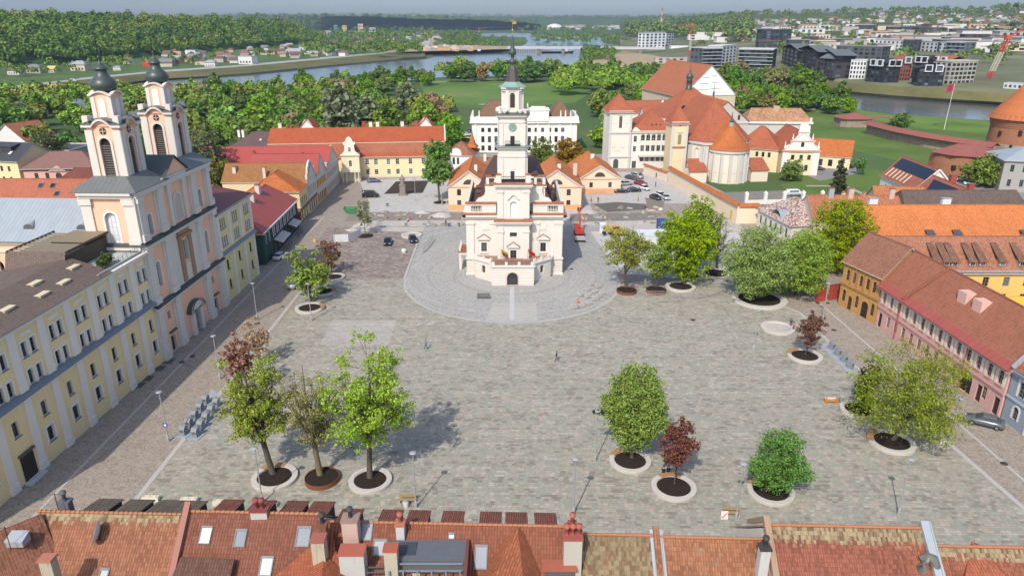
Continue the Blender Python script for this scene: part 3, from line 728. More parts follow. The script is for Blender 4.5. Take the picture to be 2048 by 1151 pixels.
 # ---- buildings
CRM=plaster((0.86,0.67,0.36),0.16);WHT=plaster((0.74,0.71,0.65));TRM=plaster((0.80,0.735,0.65),0.18);PNK=plaster((0.86,0.50,0.34));GRYP=plaster((0.56,0.54,0.50))
ORG=tile((0.50,0.155,0.045),0,0.3,0.4,0.28);RED=tile((0.40,0.105,0.05),0,0.3,0.4,0.25);OLD=tile((0.36,0.15,0.085),0.3,0.25,0.36,0.4);TERR=tile((0.42,0.13,0.065),0.1,0.3,0.4,0.3)
RMET=seam((0.34,0.065,0.05),0.7,0.5);DRED=seam((0.20,0.06,0.05),0.7,0.5);LEAD=seam((0.15,0.155,0.15),0.75,0.5);ZINC=seam((0.33,0.37,0.40),0.7,0.4);BRN=tile((0.145,0.105,0.085),0,0.5,0.35,0.2);COPP=flat((0.055,0.07,0.065),0.4,'dark_copper',0.5);GREENC=flat((0.22,0.33,0.29),0.6,'verdigris')
DK=(0.10,0.09,0.08);GOLD=flat((0.6,0.42,0.1),0.3,'gold',0.5,0.8);LEDGE=seam((0.20,0.225,0.245),0.6,0.4);IRON=flat((0.025,0.025,0.027),0.5,'iron')
def long_school():
 A,B=(-60.0,60.0),(-57.85,106.4);xs=[3.3+5.18*i for i in range(9)]
 door=xs[2]+0.4;w=[]
 for x in xs:
  w+=[dict(z=14.7,w=0.95,h=2.0,xs=[x-0.78,x+0.78],fr=DK,nx=2,nz=3,sur=(0.2,(0.78,0.745,0.70)),sill=(0.22,0.24,0.26)),dict(z=11.1,w=0.95,h=2.0,xs=[x-0.78,x+0.78],fr=DK,nx=2,nz=3,sur=(0.2,(0.78,0.745,0.70)),sill=(0.22,0.24,0.26)),dict(z=6.2,w=1.0,h=2.0,xs=[x],fr=DK,nx=2,nz=3,sill=(0.22,0.24,0.26))]
  if abs(x-xs[2])>1:w.append(dict(z=2.5,w=1.25,h=2.1,xs=[x],fr=DK,nx=2,nz=3,sur=(0.3,(0.78,0.745,0.70)),sill=(0.22,0.24,0.26)))
 loc,rz,L=place(A,B)
 r=thing('school_building','long yellow four storey building with brown roof and roof terrace along the left edge','building',loc,rz)
 D=15
 block(r,L,D,19.0,CRM,w,rev=0.35,mrev=TRM)
 mb=MB()
 for x in[xs[0]-2.6]+[q+2.59 for q in xs]:
  if x<0.3 or x>L-0.5:continue
  mb.box(x-0.62,x+0.62,-0.2,0.0,10.9,18.4,TRM);mb.box(x-0.62,x+0.62,-0.2,0.0,1.2,9.9,TRM);mb.box(x-0.72,x+0.72,-0.3,0.0,0,1.2,TRM);mb.box(x-0.7,x+0.7,-0.28,0.0,10.9,12.0,TRM)
 for x in xs:mb.box(x-0.95,x+0.95,-0.08,0.0,17.35,17.85,TRM)
 mb.box(0,L,-0.35,0.0,9.95,10.35,TRM);mb.box(0,L,-0.3,0.0,18.45,18.75,TRM);mb.box(0,L,-0.55,0.0,18.75,19.05,TRM)
 mb.build('pilasters_and_cornice',r)
 mb=MB();mb.slab([(0,-0.75,10.36),(L,-0.75,10.36),(L,0,10.9),(0,0,10.9)],0.06,LEDGE);mb.build('ledge',r)
 m=MB();rt=tile((0.16,0.12,0.10),0,0.35,0.3,0.15,0.6);u=flat((0.3,0.29,0.27))
 m.slab([(0,-0.6,19.05),(37,-0.6,19.05),(37,5.6,21.2),(0,5.6,21.2)],0.15,rt,u);m.slab([(0,5.6,21.2),(37,5.6,21.2),(37,D+.4,19.3),(0,D+.4,19.3)],0.15,rt,u)
 m.box(37,L,0,8,18.8,19.12,flat((0.42,0.46,0.44)));m.box(34.5,L,0.0,0.25,19.06,19.4,flat((0.3,0.31,0.3)));m.build('roof',r)
 m=MB();wd=flat((0.07,0.055,0.045));m.box(36,L-0.3,5.4,13.5,19.1,21.6,wd)
 m.slab([(35.2,5.2,19.7),(36.1,5.2,22.2),(36.1,14,22.2),(35.2,14,19.7)],0.1,rt)
 m.box(36,L,5.0,5.2,22.0,22.3,wd);m.box(36,L,13.6,13.8,22.0,22.3,wd)
 for i in range(11):m.box(36.2+i*0.92,36.32+i*0.92,5.2,13.6,22.02,22.22,flat((0.27,0.23,0.17)))
 m.slab([(40.5,5.2,22.35),(L,5.2,22.35),(L,10.5,22.4),(40.5,10.5,22.4)],0.08,flat((0.24,0.19,0.12)))
 m.build('roof_pavilion',r)
 m=MB()
 for i in range(9):x=37.2+i*1.12;m.tube([(x,0.5,19.1),(x,0.5,20.1)],0.025,IRON,4)
 for z in(19.5,19.8,20.1):m.tube([(37.2,0.5,z),(L,0.5,z)],0.02,IRON,4)
 m.build('railing',r)
 for i,(x,y)in enumerate(((4,1.7),(9.5,1.9),(15,1.6),(20,2.4),(25.5,1.8),(30,1.9),(27.5,4.0),(34.6,3.4))):
  m=MB();z=19.05+y*.345;cr=flat((0.62,0.54,0.36));m.box(x-0.9,x+0.9,y-0.35,y+0.35,z-0.2,z+0.35,cr);m.box(x-1,x+1,y-0.45,y+0.45,z+0.35,z+0.42,cr);m.build('roof_vent',r)
 m=MB();m.box(-1.1,1.1,-0.1,0.1,0,3.7,flat((0.03,0.022,0.02),0.5));m.box(-1.3,1.3,-0.35,0,3.7,3.95,flat((0.12,0.1,0.09)));m.box(-1.5,1.5,-1.0,0,0,0.25,GRYP);m.build('door',r,(door,0,0))
 for i,(x,s)in enumerate(((37.9,0.9),(39.2,1.3),(40.6,0.8),(38.6,0.7))):
  t=thing('potted_plant',('small pot plant at the near corner of the roof terrace','tallest pot plant on the roof terrace railing','pot plant at the far end of the terrace planting','low pot plant beside the brown roof')[i],'plant',loc);t.rotation_euler=(0,0,rz)
  c=Vector(loc)+Matrix.Rotation(rz,3,'Z')@Vector((x,1.3+0.3*i,19.12));t.location=c
  q=MB();q.lathe([(0.2,0),(0.3,0.45),(0.33,0.5)],flat((0.3,0.17,0.11)),n=10);q.build('pot',t)
  rg=np.random.default_rng(i);P=rg.normal(size=(220,3))*np.array([0.3,0.3,0.35])*s+np.array([0,0,0.5+0.5*s]);o=link('leaves',quads('leaves',P,rg.normal(size=(220,3)),0.16+0.1*rg.random(220),rg,foliage()),t);o.color=(0.08,0.12,0.02,1)
long_school()
def arched(root,xs,z,w,h,f='F',**k):return[dict(f=f,z=z,w=w,h=h,xs=xs,arch=True,**k)]
def church():
 TRM=plaster((0.67,0.62,0.555),0.2)
 A,B=(-57.85,106.5),(-56.95,131.7);loc,rz,L=place(A,B);D=8.4;c=L/2
 r=thing('church','pink baroque church with two white and pink belfries under dark onion domes','church',loc,rz)
 fr=(0.6,0.6,0.58);k=dict(fr=fr,nx=3,nz=6,sur=(0.22,(0.78,0.745,0.70)))
 w=arched(r,[3.3,L-4.2],20.9,1.3,3.4,**k)+arched(r,[3.2,L-4.2],12.2,1.3,4.2,**k)
 w+=[dict(z=13.6,w=2.0,h=3.6,xs=[c],fr=fr,nx=4,nz=6),dict(z=0.05,w=1.5,h=2.9,xs=[3.9,L-4.2],fr=DK,nx=1,nz=1,panel=(0.05,0.035,0.03),name='door'),dict(z=6.0,w=0.9,h=1.4,xs=[3.9,L-4.2],fr=DK,nx=1,nz=1),dict(z=0.05,w=2.2,h=3.6,xs=[c-.4],fr=DK,nx=2,nz=1,panel=(0.04,0.028,0.022),name='door')]
 w+=arched(r,[4.2],20.3,2.0,5.0,'L',fr=fr,nx=3,nz=6,sur=(0.25,(0.78,0.745,0.70)),panel=(0.62,0.63,0.64))
 block(r,L,D,28.6,PNK,w,rev=0.5,mrev=TRM)
 m=MB();T=TRM
 for x,ww in((0.75,1.5),(6.7,1.7),(L-6.7,1.7),(L-0.75,1.5)):
  for z0,z1 in((0,9.0),(9.9,19.4),(20.5,27.6)):
   m.box(x-ww/2,x+ww/2,-0.45,0,z0,z1,T);m.box(x-ww/2-.2,x+ww/2+.2,-0.65,0,z0,z0+(1.6 if z0<1 else 1.2),T);m.box(x-ww/2-.15,x+ww/2+.15,-0.65,0,z1-0.9,z1,T)
   m.box(x-ww/2-0.5,x-ww/2-.01,-0.22,0,z0,z1,T);m.box(x+ww/2+.01,x+ww/2+.5,-0.22,0,z0,z1,T)
 for x in(c-2.6,c+2.6):
  m.box(x-.5,x+.5,-0.35,0,20.5,27.6,T);m.box(x-.65,x+.65,-0.5,0,26.8,27.6,T)
 for z,h,o in((9.0,0.45,0.75),(19.4,0.6,0.8),(27.6,0.45,0.6),(28.1,0.5,0.95)):m.box(-0.3,L+0.3,-o,0.0,z,z+h,T);m.box(-o,0,0.001,D,z,z+h,T);m.box(L,L+o,0.001,D,z,z+h,T)
 for y in(0.9,D-0.8):m.box(-0.3,0,y-0.8,y+0.8,19.9,27.6,T);m.box(-0.5,0,y-1,y+1,26.5,27.6,T);m.box(-0.45,0,y-.95,y+.95,19.95,21,T)
 N=10;ar=[(c+1.55*math.cos(math.pi*i/N),24.2+1.55*math.sin(math.pi*i/N))for i in range(N+1)];ai=[(c+1.2*math.cos(math.pi*i/N),24.2+1.2*math.sin(math.pi*i/N))for i in range(N+1)]
 for i in range(N):m.hull([(p[0],0,p[1])for p in(ar[i],ar[i+1],ai[i+1],ai[i])],[(p[0],-0.2,p[1])for p in(ar[i],ar[i+1],ai[i+1],ai[i])],T)
 for sx in(-1.37,1.37):m.box(c+sx-.17,c+sx+.17,-0.2,0,20.9,24.2,T)
 m.poly([(c-1.2,-0.02,20.9),(c+1.2,-0.02,20.9),(c+1.2,-0.02,24.2)]+[(a,-0.02,b)for a,b in ai[1:-1]]+[(c-1.2,-0.02,24.2)],plaster((0.5,0.46,0.40)))
 m.box(c-5.6,c+5.6,-0.12,0,9.95,13.0,T);m.box(c-5.6,c-2.35,-0.12,0,13.0,19.3,T);m.box(c+2.35,c+5.6,-0.12,0,13.0,19.3,T)
 m.box(c-1.05,c+1.05,-0.12,0,17.4,19.3,T);br=plaster((0.36,0.22,0.12));
 for sx in(-1,1):m.box(c+sx*1.7-.6,c+sx*1.7+.6,-0.35,0,10.2,17.9,br);m.box(c+sx*1.15-.2,c+sx*1.15+.2,-0.2,0,10.2,17.3,T)
 m.box(c-2.5,c+2.5,-0.6,-0.125,17.9,18.4,br);m.box(c-2.0,c+2.0,-0.3,-0.125,18.4,19.2,br)
 for sx in(-1.9,1.1):m.box(c-.4+sx-.05,c-.4+sx+.85,-0.7,0,0,4.2,T)
 N=12;A1=[(c-.4+2.6*math.cos(math.pi*i/N),4.3+1.7*math.sin(math.pi*i/N))for i in range(N+1)]
 m.hull([(p[0],0,p[1])for p in A1][::-1],[(p[0],-0.8,p[1])for p in A1][::-1],T)
 m.lathe([(0.75,0),(0.85,0.2),(0.6,0.25)],T,n=14)if False else None
 m.build('stone_trim',r)
 m=MB()
 for z,o in((9.46,0.95),(20.01,1.0)):m.slab([(-0.6,-o,z),(L+0.6,-o,z),(L+.6,0,z+.42),(-0.6,0,z+.42)],0.05,COPP)
 m.slab([(-.9,-.6,20.02),(0,-.6,20.4),(0,D,20.4),(-.9,D,20.02)],0.05,COPP)
 for x in(3.9,L-4.2):m.box(x-1.1,x+1.1,-0.5,0,3.7,3.85,COPP)
 m.hull([(c-.4+2.75*math.cos(math.pi*i/N),0,4.3+1.85*math.sin(math.pi*i/N))for i in range(N+1)][::-1]+[(c-.4-2.6+5.2*i/N,0,4.3+1.7*math.sin(math.pi*i/N)+.02)for i in range(1,N)],[(c-.4+2.75*math.cos(math.pi*i/N),-0.95,4.3+1.85*math.sin(math.pi*i/N))for i in range(N+1)][::-1]+[(c-.4-2.6+5.2*i/N,-0.95,4.3+1.7*math.sin(math.pi*i/N)+.02)for i in range(1,N)],COPP,False)
 m.build('metal_ledges',r)
 m=MB();z=28.62;o=1.0;zt=30.4
 for x0,x1 in((-o,9.6),(L-9.6,L+o)):
  a,b,cc,d=x0,x1,-o,D+o;i0,i1,j0,j1=x0+3.0,x1-1.5,1.7,D-1.3
  m.slab([(a,cc,z),(b,cc,z),(i1,j0,zt),(i0,j0,zt)],.1,LEAD);m.slab([(b,d,z),(a,d,z),(i0,j1,zt),(i1,j1,zt)],.1,LEAD);m.slab([(a,d,z),(a,cc,z),(i0,j0,zt),(i0,j1,zt)],.1,LEAD);m.slab([(b,cc,z),(b,d,z),(i1,j1,zt),(i1,j0,zt)],.1,LEAD);m.poly([(i0,j0,zt),(i1,j0,zt),(i1,j1,zt),(i0,j1,zt)],LEAD)
 m.slab([(9,4,28.7),(c,4,31.6),(c,D,31.6),(9,D,28.7)],.1,LEAD)if False else None
 p=[(c-4.6,28.6),(c+4.6,28.6),(c,31.7)]
 m.slab([(c-5.0,-0.9,28.5),(c-5.0,D,28.5),(c,D,32.0),(c,-0.9,32.0)],.12,COPP);m.slab([(c+5,D,28.5),(c+5,-0.9,28.5),(c,-0.9,32.0),(c,D,32.0)],.12,COPP)
 m.build('roof',r)
 m=MB();m.hull([(q[0],0.1,q[1])for q in p],[(q[0],-0.5,q[1])for q in p],PNK);m.box(c-5,c+5,-0.75,-0.5,28.6,28.95,T);m.build('pediment',r)
 # nave
 n0,n1,nd=4.6,20.6,47
 m=MB();hs=[]
 xf=lambda s,d,z:(n0+d,D+nd-s,z);hs=[(nd-3.5-8*i,11.5,2.0,4.2,True)for i in range(5)]
 wallface(m,nd,0,19.4,hs,xf,PNK,0.6);wallface(m,nd,0,19.4,[],lambda s,d,z:(n1-d,D+s,z),PNK);m.poly([(n0,D+nd,0),(n0,D+nd,19.4),((n0+n1)/2,D+nd,24.2),(n1,D+nd,19.4),(n1,D+nd,0)],PNK)
 m.box(n0-.35,n0,D,D+nd,18.6,19.4,T);m.box(n0-.2,n0,D,D+nd,17.2,17.7,T)
 for i in range(6):y=D+7.5+8*i-8+.4;m.box(n0-.3,n0,y-.8+4,y+.8+4,0,18.6,T)
 m.build('nave',r)
 for h in hs:put_window(r,xf(h[0],0,h[1]),-math.pi/2,h[2],h[3],True,(0.68,0.68,0.66),4,6,rev=0.6)
 m=MB();xm=(n0+n1)/2;m.slab([(n0-.8,D+nd,19.3),(n0-.8,D-.1,19.3),(xm,D-.1,24.4),(xm,D+nd,24.4)],.12,ZINC);m.slab([(n1+.8,D,19.3),(n1+.8,D+nd,19.3),(xm,D+nd,24.4),(xm,D,24.4)],.12,ZINC);nr=m.build('nave_roof',r)
 for i in range(4):
  y=D+5+9*i;m=MB();x0=n0+1.6;zb=19.3+2.4*5.1/(xm-n0+.8)
  pts=[(-.9,0),(.9,0)]+[(.9*math.cos(math.pi*q/6),.9*math.sin(math.pi*q/6))for q in range(1,6)]
  lo=[(x0,y+a,zb+b)for a,b in pts];m.poly(lo,flat((0.1,0.1,0.1)))
  for q in range(7):a,b=lo[q],lo[(q+1)%7];m.poly([a,b,(x0+2.2,y,zb+1.2)],ZINC)
  m.build('roof_vent',nr)
  # belfries
 for i,tx in enumerate((3.0,19.1)):
  s=5.15;x0,y0=tx,2.0;cx,cy=x0+s/2,y0+s/2
  f=MB();m=MB();md=MB();lvs=[];hs=[(s/2,30.3,1.7,5.9,True)];rd=plaster((0.25,0.12,0.09))
  for kk in range(4):
   rot=Matrix.Rotation(kk*math.pi/2,3,'Z');fx=lambda q,d,z:tuple(Vector((cx,cy,0))+rot@Vector((q-s/2,d-s/2,z)))
   wallface(f,s,29.0,38.0,hs,fx,PNK,0.35)
   def bx(a,b,c0,d,z0,z1,M,mbb):mbb.hull([fx(a,c0,z0),fx(b,c0,z0),fx(b,d,z0),fx(a,d,z0)],[fx(a,c0,z1),fx(b,c0,z1),fx(b,d,z1),fx(a,d,z1)],M)
   for a,b in((-0.15,1.0),(s-1.0,s+0.15)):bx(a,b,-0.22,0,29.0,37.4,T,m);bx(a,b,-0.3,0,29,30,T,m)
   N=10;R0,R1=0.85,1.2;zc=30.3+5.9-0.85
   for q in range(N):
    a0,a1=math.pi*q/N,math.pi*(q+1)/N;P4=[(s/2+R_*math.cos(a),zc+R_*math.sin(a))for R_,a in((R0,a0),(R1,a0),(R1,a1),(R0,a1))]
    m.hull([fx(u_,0,v_)for u_,v_ in P4],[fx(u_,-0.16,v_)for u_,v_ in P4],T)
   bx(s/2-R1,s/2-R0,-0.16,0,30.0,zc,T,m);bx(s/2+R0,s/2+R1,-0.16,0,30.0,zc,T,m)
   rr=[(s/2+0.55*math.cos(2*math.pi*q/14),37.2+0.55*math.sin(2*math.pi*q/14))for q in range(14)];m.hull([fx(a,0,b)for a,b in rr],[fx(a,-.05,b)for a,b in rr],flat((0.06,0.03,0.025)))
   bx(s/2-.5,s/2+.5,-.09,-.05,37.16,37.24,T,m);bx(s/2-.04,s/2+.04,-.09,-.05,36.7,37.7,T,m)
   # curved cornice
   N=12;cv=[(q,37.9+(1.0*math.sin(math.pi*(q-1.1)/(s-2.2))**0.8 if 1.1<q<s-1.1 else 0))for q in[-.45+(s+.9)*j/N for j in range(N+1)]]
   for(a,za),(b,zb)in zip(cv,cv[1:]):
    m.hull([fx(a,0.2,za-.1),fx(b,0.2,zb-.1),fx(b,-0.5,zb-.1),fx(a,-.5,za-.1)][::-1],[fx(a,0.2,za+.3),fx(b,0.2,zb+.3),fx(b,-0.5,zb+.3),fx(a,-.5,za+.3)][::-1],T)
    md.hull([fx(a,1.6,38.95),fx(b,1.6,38.95),fx(b,-0.58,zb+.31),fx(a,-.58,za+.31)][::-1],[fx(a,1.6,39.05),fx(b,1.6,39.05),fx(b,-0.58,zb+.4),fx(a,-.58,za+.4)][::-1],LEAD)
    if 1.1<(a+b)/2<s-1.1:f.poly([fx(a,0,37.7),fx(b,0,37.7),fx(b,0,zb),fx(a,0,za)],PNK)
   lv_=MB();lvs.append(lv_)
   for q in range(13):z=30.4+q*0.37;bx(s/2-.83,s/2+.83,0.2,0.34,z,z+0.2,flat((0.14,0.12,0.105)),lv_)
   bx(-0.2,0.7,-0.25,0.65,38.2,39.5,T,m)
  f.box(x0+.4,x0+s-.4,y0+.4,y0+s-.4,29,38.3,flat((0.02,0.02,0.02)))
  tw=f.build('bell_tower',r);m.build('trim',tw);md.build('ledge',tw);[q.build('louvres',tw)for q in lvs]
  s2=3.0;m=MB()
  for kk in range(4):
   rot=Matrix.Rotation(kk*math.pi/2,3,'Z');fx=lambda q,d,z:tuple(Vector((cx,cy,0))+rot@Vector((q-s2/2,d-s2/2,z)))
   m.poly([fx(0,0,38.8),fx(s2,0,38.8),fx(s2,0,42.4),fx(s2/2,0,42.9),fx(0,0,42.4)],PNK)
   for a,b in((-.1,.55),(s2-.55,s2+.1)):m.hull([fx(a,-.12,38.8),fx(b,-.12,38.8),fx(b,0,38.8),fx(a,0,38.8)],[fx(a,-.12,42.3),fx(b,-.12,42.3),fx(b,0,42.3),fx(a,0,42.3)],T)
   ap=[(s2/2-.55,39.2),(s2/2+.55,39.2)]+[(s2/2+.55*math.cos(math.pi*q/8),41.4+.55*math.sin(math.pi*q/8))for q in range(9)]
   m.hull([fx(a,0,b)for a,b in ap],[fx(a,-.08,b)for a,b in ap],plaster((0.72,0.72,0.70)))
   N=8;cv=[(q,42.3+(.55*math.sin(math.pi*(q)/s2)if 0<q<s2 else 0))for q in[-.3+(s2+.6)*j/N for j in range(N+1)]]
   for(a,za),(b,zb)in zip(cv,cv[1:]):m.hull([fx(a,0.2,za),fx(b,0.2,zb),fx(b,-0.35,zb),fx(a,-.35,za)][::-1],[fx(a,0.2,za+.22),fx(b,0.2,zb+.22),fx(b,-0.35,zb+.22),fx(a,-.35,za+.22)][::-1],T)
  m.build('lantern',tw)
  m=MB();m.lathe([(2.1,42.5),(1.3,42.8),(0.95,43.0)],LEAD,cx,cy,4,math.pi/4,False)
  m.lathe([(1.0,42.8),(1.5,43.0),(1.82,43.4),(1.9,43.8),(1.84,44.2),(1.55,44.65),(1.15,45.0),(.92,45.35),(.82,45.8),(.8,46.05),(1.08,46.1),(1.04,46.25),(.6,46.6),(.25,47.0),(.1,47.3),(.07,48.2)],COPP,cx,cy,12)
  m.lathe([(0.06,47.6),(0.22,47.75),(0.22,47.9),(0.06,48.05)],COPP,cx,cy,8);dm=m.build('onion_dome',tw)
  m=MB();m.tube([(cx,cy,48.0),(cx,cy,50.2)],0.06,IRON,6);m.tube([(cx-.5,cy,49.6),(cx+.5,cy,49.6)],.05,IRON,5);m.tube([(cx-.3,cy,49.9),(cx+.3,cy,49.9)],.05,IRON,5);m.build('cross',dm)
church()
def town_hall():
 X0,Y0=0.55,149.6;r=thing('town_hall','white baroque town hall with a tall tiered clock tower and dark spire','town hall',(X0,Y0,0))
 Wt=plaster((0.68,0.64,0.57),0.18);cap=tile((0.38,0.15,0.08),0,0.3,0.3,0.3);fr=(0.16,0.13,0.11);hw=10.55;D=26
 wk=dict(fr=fr,nx=2,nz=4,sur=(0.16,(0.78,0.755,0.69)))
 wins=[dict(z=5.3,w=1.25,h=2.1,xs=[hw-6.7,hw+6.3],**wk)]+[dict(f=q,z=z,w=1.2,h=2.1,xs=[4,9,14,19,23.5],**wk)for q in 'LR' for z in(5.3,10.0)]
 body=thing('body','','');
 for k_ in('label','category'):
  if k_ in body:del body[k_]
 body.parent=r;body.location=(-hw,0,0)
 block(body,2*hw,D,13.8,Wt,wins,rev=0.3)
 m=MB()
 for x in(0.9,2*hw-0.9,6.0,2*hw-6.0):m.box(x-.8,x+.8,-0.25,0,4.0,12.0,Wt);m.box(x-1.0,x+1.0,-0.4,0,11.6,12.1,Wt)
 m.box(-0.25,2*hw+0.25,-0.4,0,0,0.5,Wt);m.box(-.2,2*hw+.2,-0.35,0,3.6,4.05,Wt)
 for z in lin(0.9,3.2,5):m.box(-.1,2*hw+.1,-0.12,0,z,z+0.36,Wt)
 m.box(-0.5,2*hw+0.5,-0.5,0,12.9,13.3,Wt);m.box(-0.7,2*hw+0.7,-0.8,0,13.3,13.75,Wt)
 for s in(-1,1):
  m.box(hw+s*(hw+.001),hw+s*(hw+0.7),-0.8,D,13.3,13.75,Wt)if s>0 else m.box(-0.7,-.001,-0.8,D,13.3,13.75,Wt)
 for x in(4.55,2*hw-4.55):m.box(x-1.0,x+1.0,-0.1,0,10.2,11.5,Wt);m.box(x-.8,x+.8,-0.16,0,10.35,11.35,Wt)
 for x in(hw-6.7,hw+6.3):
  m.box(x-1.35,x+1.35,-0.45,0,8.1,8.35,Wt);m.hull([(x-1.35,0,8.35),(x+1.35,0,8.35),(x,0,9.25)],[(x-1.35,-0.42,8.35),(x+1.35,-.42,8.35),(x,-.42,9.25)],Wt);m.box(x-.95,x+.95,-0.2,0,4.9,5.2,Wt)
  # attic parapets with balusters
 for a,b in((0,6.6),(2*hw-6.6,2*hw)):
  m.box(a,b,-.1,.5,13.8,14.3,Wt);m.box(a,b,-.2,.6,15.7,16.05,Wt)
  m.box(a,a+1.2,-.1,.5,14.3,15.7,Wt);m.box(b-1.2,b,-.1,.5,14.3,15.7,Wt);n=5 if a==0 else 5
  m.box(a+3.4,b-1.2,-.08,.48,14.3,15.7,Wt)if a==0 else m.box(a+1.2,b-3.4,-.08,.48,14.3,15.7,Wt)
  for i in range(6):x=(a+1.4 if a==0 else b-3.2)+i*0.36;m.lathe([(0.07,14.3),(0.14,14.7),(0.06,15.2),(0.12,15.7)],Wt,x,0.2,8)
 m.box(-.1,.5,.5,D,13.8,15.9,Wt);m.box(2*hw-.5,2*hw+.1,.5,D,13.8,15.9,Wt)
 m.build('cornices_and_attic',body)
 def strips(a,b,y0,y1,z):m=MB();m.slab([(a,y0,z),(b,y0,z),(b,y1,z+.3),(a,y1,z+.3)],.08,cap);m.build('tile_capping',body)
 strips(-.75,hw-3.6,-.85,0,13.84);strips(hw+3.6,2*hw+.75,-.85,0,13.84);strips(-.1,6.7,-.3,.7,16.1);strips(2*hw-6.7,2*hw+.1,-.3,.7,16.1)
 for x in(hw-6.7,hw+6.3):m=MB();m.slab([(x-1.5,-.5,8.42),(x,-.5,9.38),(x,0,9.38),(x-1.5,0,8.42)],.06,cap);m.slab([(x+1.5,0,8.42),(x,0,9.38),(x,-.5,9.38),(x+1.5,-.5,8.42)],.06,cap);m.build('pediment_capping',body)
 m=MB();rm=tile((0.13,0.072,0.058),0,.3,.35,.2);a,b=1.0,2*hw-1.0;zt=22.0
 prof=[(0,14.0),(1.0,15.2),(2.2,17.6),(3.4,20.2),(4.6,zt)]
 for(o0,z0),(o1,z1)in zip(prof,prof[1:]):
  for q in([(a+o0,D-.8,z0),(a+o0,1.6,z0),(a+o1,1.6,z1),(a+o1,D-.8,z1)],[(b-o0,1.6,z0),(b-o0,D-.8,z0),(b-o1,D-.8,z1),(b-o1,1.6,z1)]):m.slab(q,.12,rm)
 for y in(1.6,D-.8):
  ring_=[(a+o,y,z)for o,z in prof]+[(b-o,y,z)for o,z in prof[::-1]];m.poly(ring_ if y<3 else ring_[::-1],rm)
 m.box(a+4.6,b-4.6,1.6,D-.8,zt-.15,zt+.05,rm);rf=m.build('roof',body)
 for y in(5.5,10.5):
  for s in(0,1):
   q=MB();x=a+1.7 if s==0 else b-1.7;q.box(x-.7,x+.7,y-.5,y+.5,16,17.4,rm);q.slab([(x-.9,y-.7,17.4),(x+.9,y-.7,17.4),(x+.9,y,17.9),(x-.9,y,17.9)],.08,rm);q.slab([(x+.9,y+.7,17.4),(x-.9,y+.7,17.4),(x-.9,y,17.9),(x+.9,y,17.9)],.08,rm);q.build('dormer',rf)
   # centre bay
 cb=thing('centre_bay','','');[cb.__delitem__(k_)for k_ in('label','category')if k_ in cb]
 cb.parent=r;cb.location=(-3.4-.3,-2.1,0)
 w2=[dict(z=3.9,w=1.35,h=2.4,xs=[3.45],**wk),dict(z=9.3,w=1.55,h=1.0,xs=[3.45],fr=fr,nx=2,nz=1,sur=(0.16,(0.78,0.755,0.69))),dict(z=13.8,w=1.5,h=3.3,xs=[3.45],arch=True,fr=(0.7,0.68,0.62),nx=1,nz=1,sur=(0.16,(0.78,0.755,0.69)),panel=(0.72,0.7,0.64))]
 block(cb,6.9,5.5,20.9,Wt,w2,rev=0.35)
 m=MB()
 for x in(.65,6.25):m.box(x-.6,x+.6,-.25,0,3.2,11.6,Wt);m.box(x-.75,x+.75,-.4,0,10.3,10.7,Wt);m.box(x-.6,x+.6,-.2,0,13.4,19.6,Wt);m.box(x-.75,x+.75,-.35,0,19.0,19.5,Wt)
 for z,o,h in((12.0,.35,.35),(12.4,.65,.4),(20.0,.4,.35),(20.4,.7,.45)):m.box(-o,6.9+o,-o,5.6,z,z+h,Wt)
 m.box(2.2,4.7,-.4,0,6.9,7.15,Wt);m.hull([(2.2,0,7.15),(4.7,0,7.15),(3.45,0,8.1)],[(2.2,-.4,7.15),(4.7,-.4,7.15),(3.45,-.4,8.1)],Wt)
 for i in range(8):
  a0=-1+i*.25;z_=lambda t:18.0+.5*math.cos(t*math.pi/1.0);m.hull([(3.45+a0*1.3,0,z_(a0)),(3.45+(a0+.25)*1.3,0,z_(a0+.25)),(3.45+(a0+.25)*1.3,0,z_(a0+.25)+.2),(3.45+a0*1.3,0,z_(a0)+.2)],[(3.45+a0*1.3,-.3,z_(a0)),(3.45+(a0+.25)*1.3,-.3,z_(a0+.25)),(3.45+(a0+.25)*1.3,-.3,z_(a0+.25)+.2),(3.45+a0*1.3,-.3,z_(a0)+.2)],Wt)
 for x0,x1 in((-.2,.9),(6.0,7.1)):m.box(x0,x1,-.3,1.0,20.9,22.7,Wt)
 m.build('pilasters_and_cornices',cb)
 m=MB();m.slab([(-.7,-.75,12.85),(7.6,-.75,12.85),(7.6,0,13.3),(-.7,0,13.3)],.06,cap);m.build('tile_capping',cb);m=MB();m.slab([(-.8,-.8,20.9),(7.7,-.8,20.9),(7.7,-.1,21.2),(-.8,-.1,21.2)],.06,cap)
 m.build('tile_capping',cb)
 for x in(.35,6.55):m=MB();m.lathe([(.95,22.7),(.1,23.1)],cap,x,.35,4,math.pi/4,False);m.build('post_cap',cb)
 m=MB();m.slab([(2.0,-.45,7.2),(3.45,-.45,8.22),(3.45,0,8.22),(2.0,0,7.2)],.06,cap);m.slab([(4.9,0,7.2),(3.45,0,8.22),(3.45,-.45,8.22),(4.9,-.45,7.2)],.06,cap)
 m.build('pediment_capping',cb)
 m=MB()
 for i in range(14):x=1.0+i*4.9/13;m.box(x-.03,x+.03,0,.06,21.2,22.4,IRON)
 m.box(.95,5.95,0,.08,22.35,22.45,IRON);m.box(.95,5.95,0,.08,21.2,21.9,IRON);m.build('gallery_railing',cb)
 # scroll walls beside the bay, and upper storey
 sc=MB()
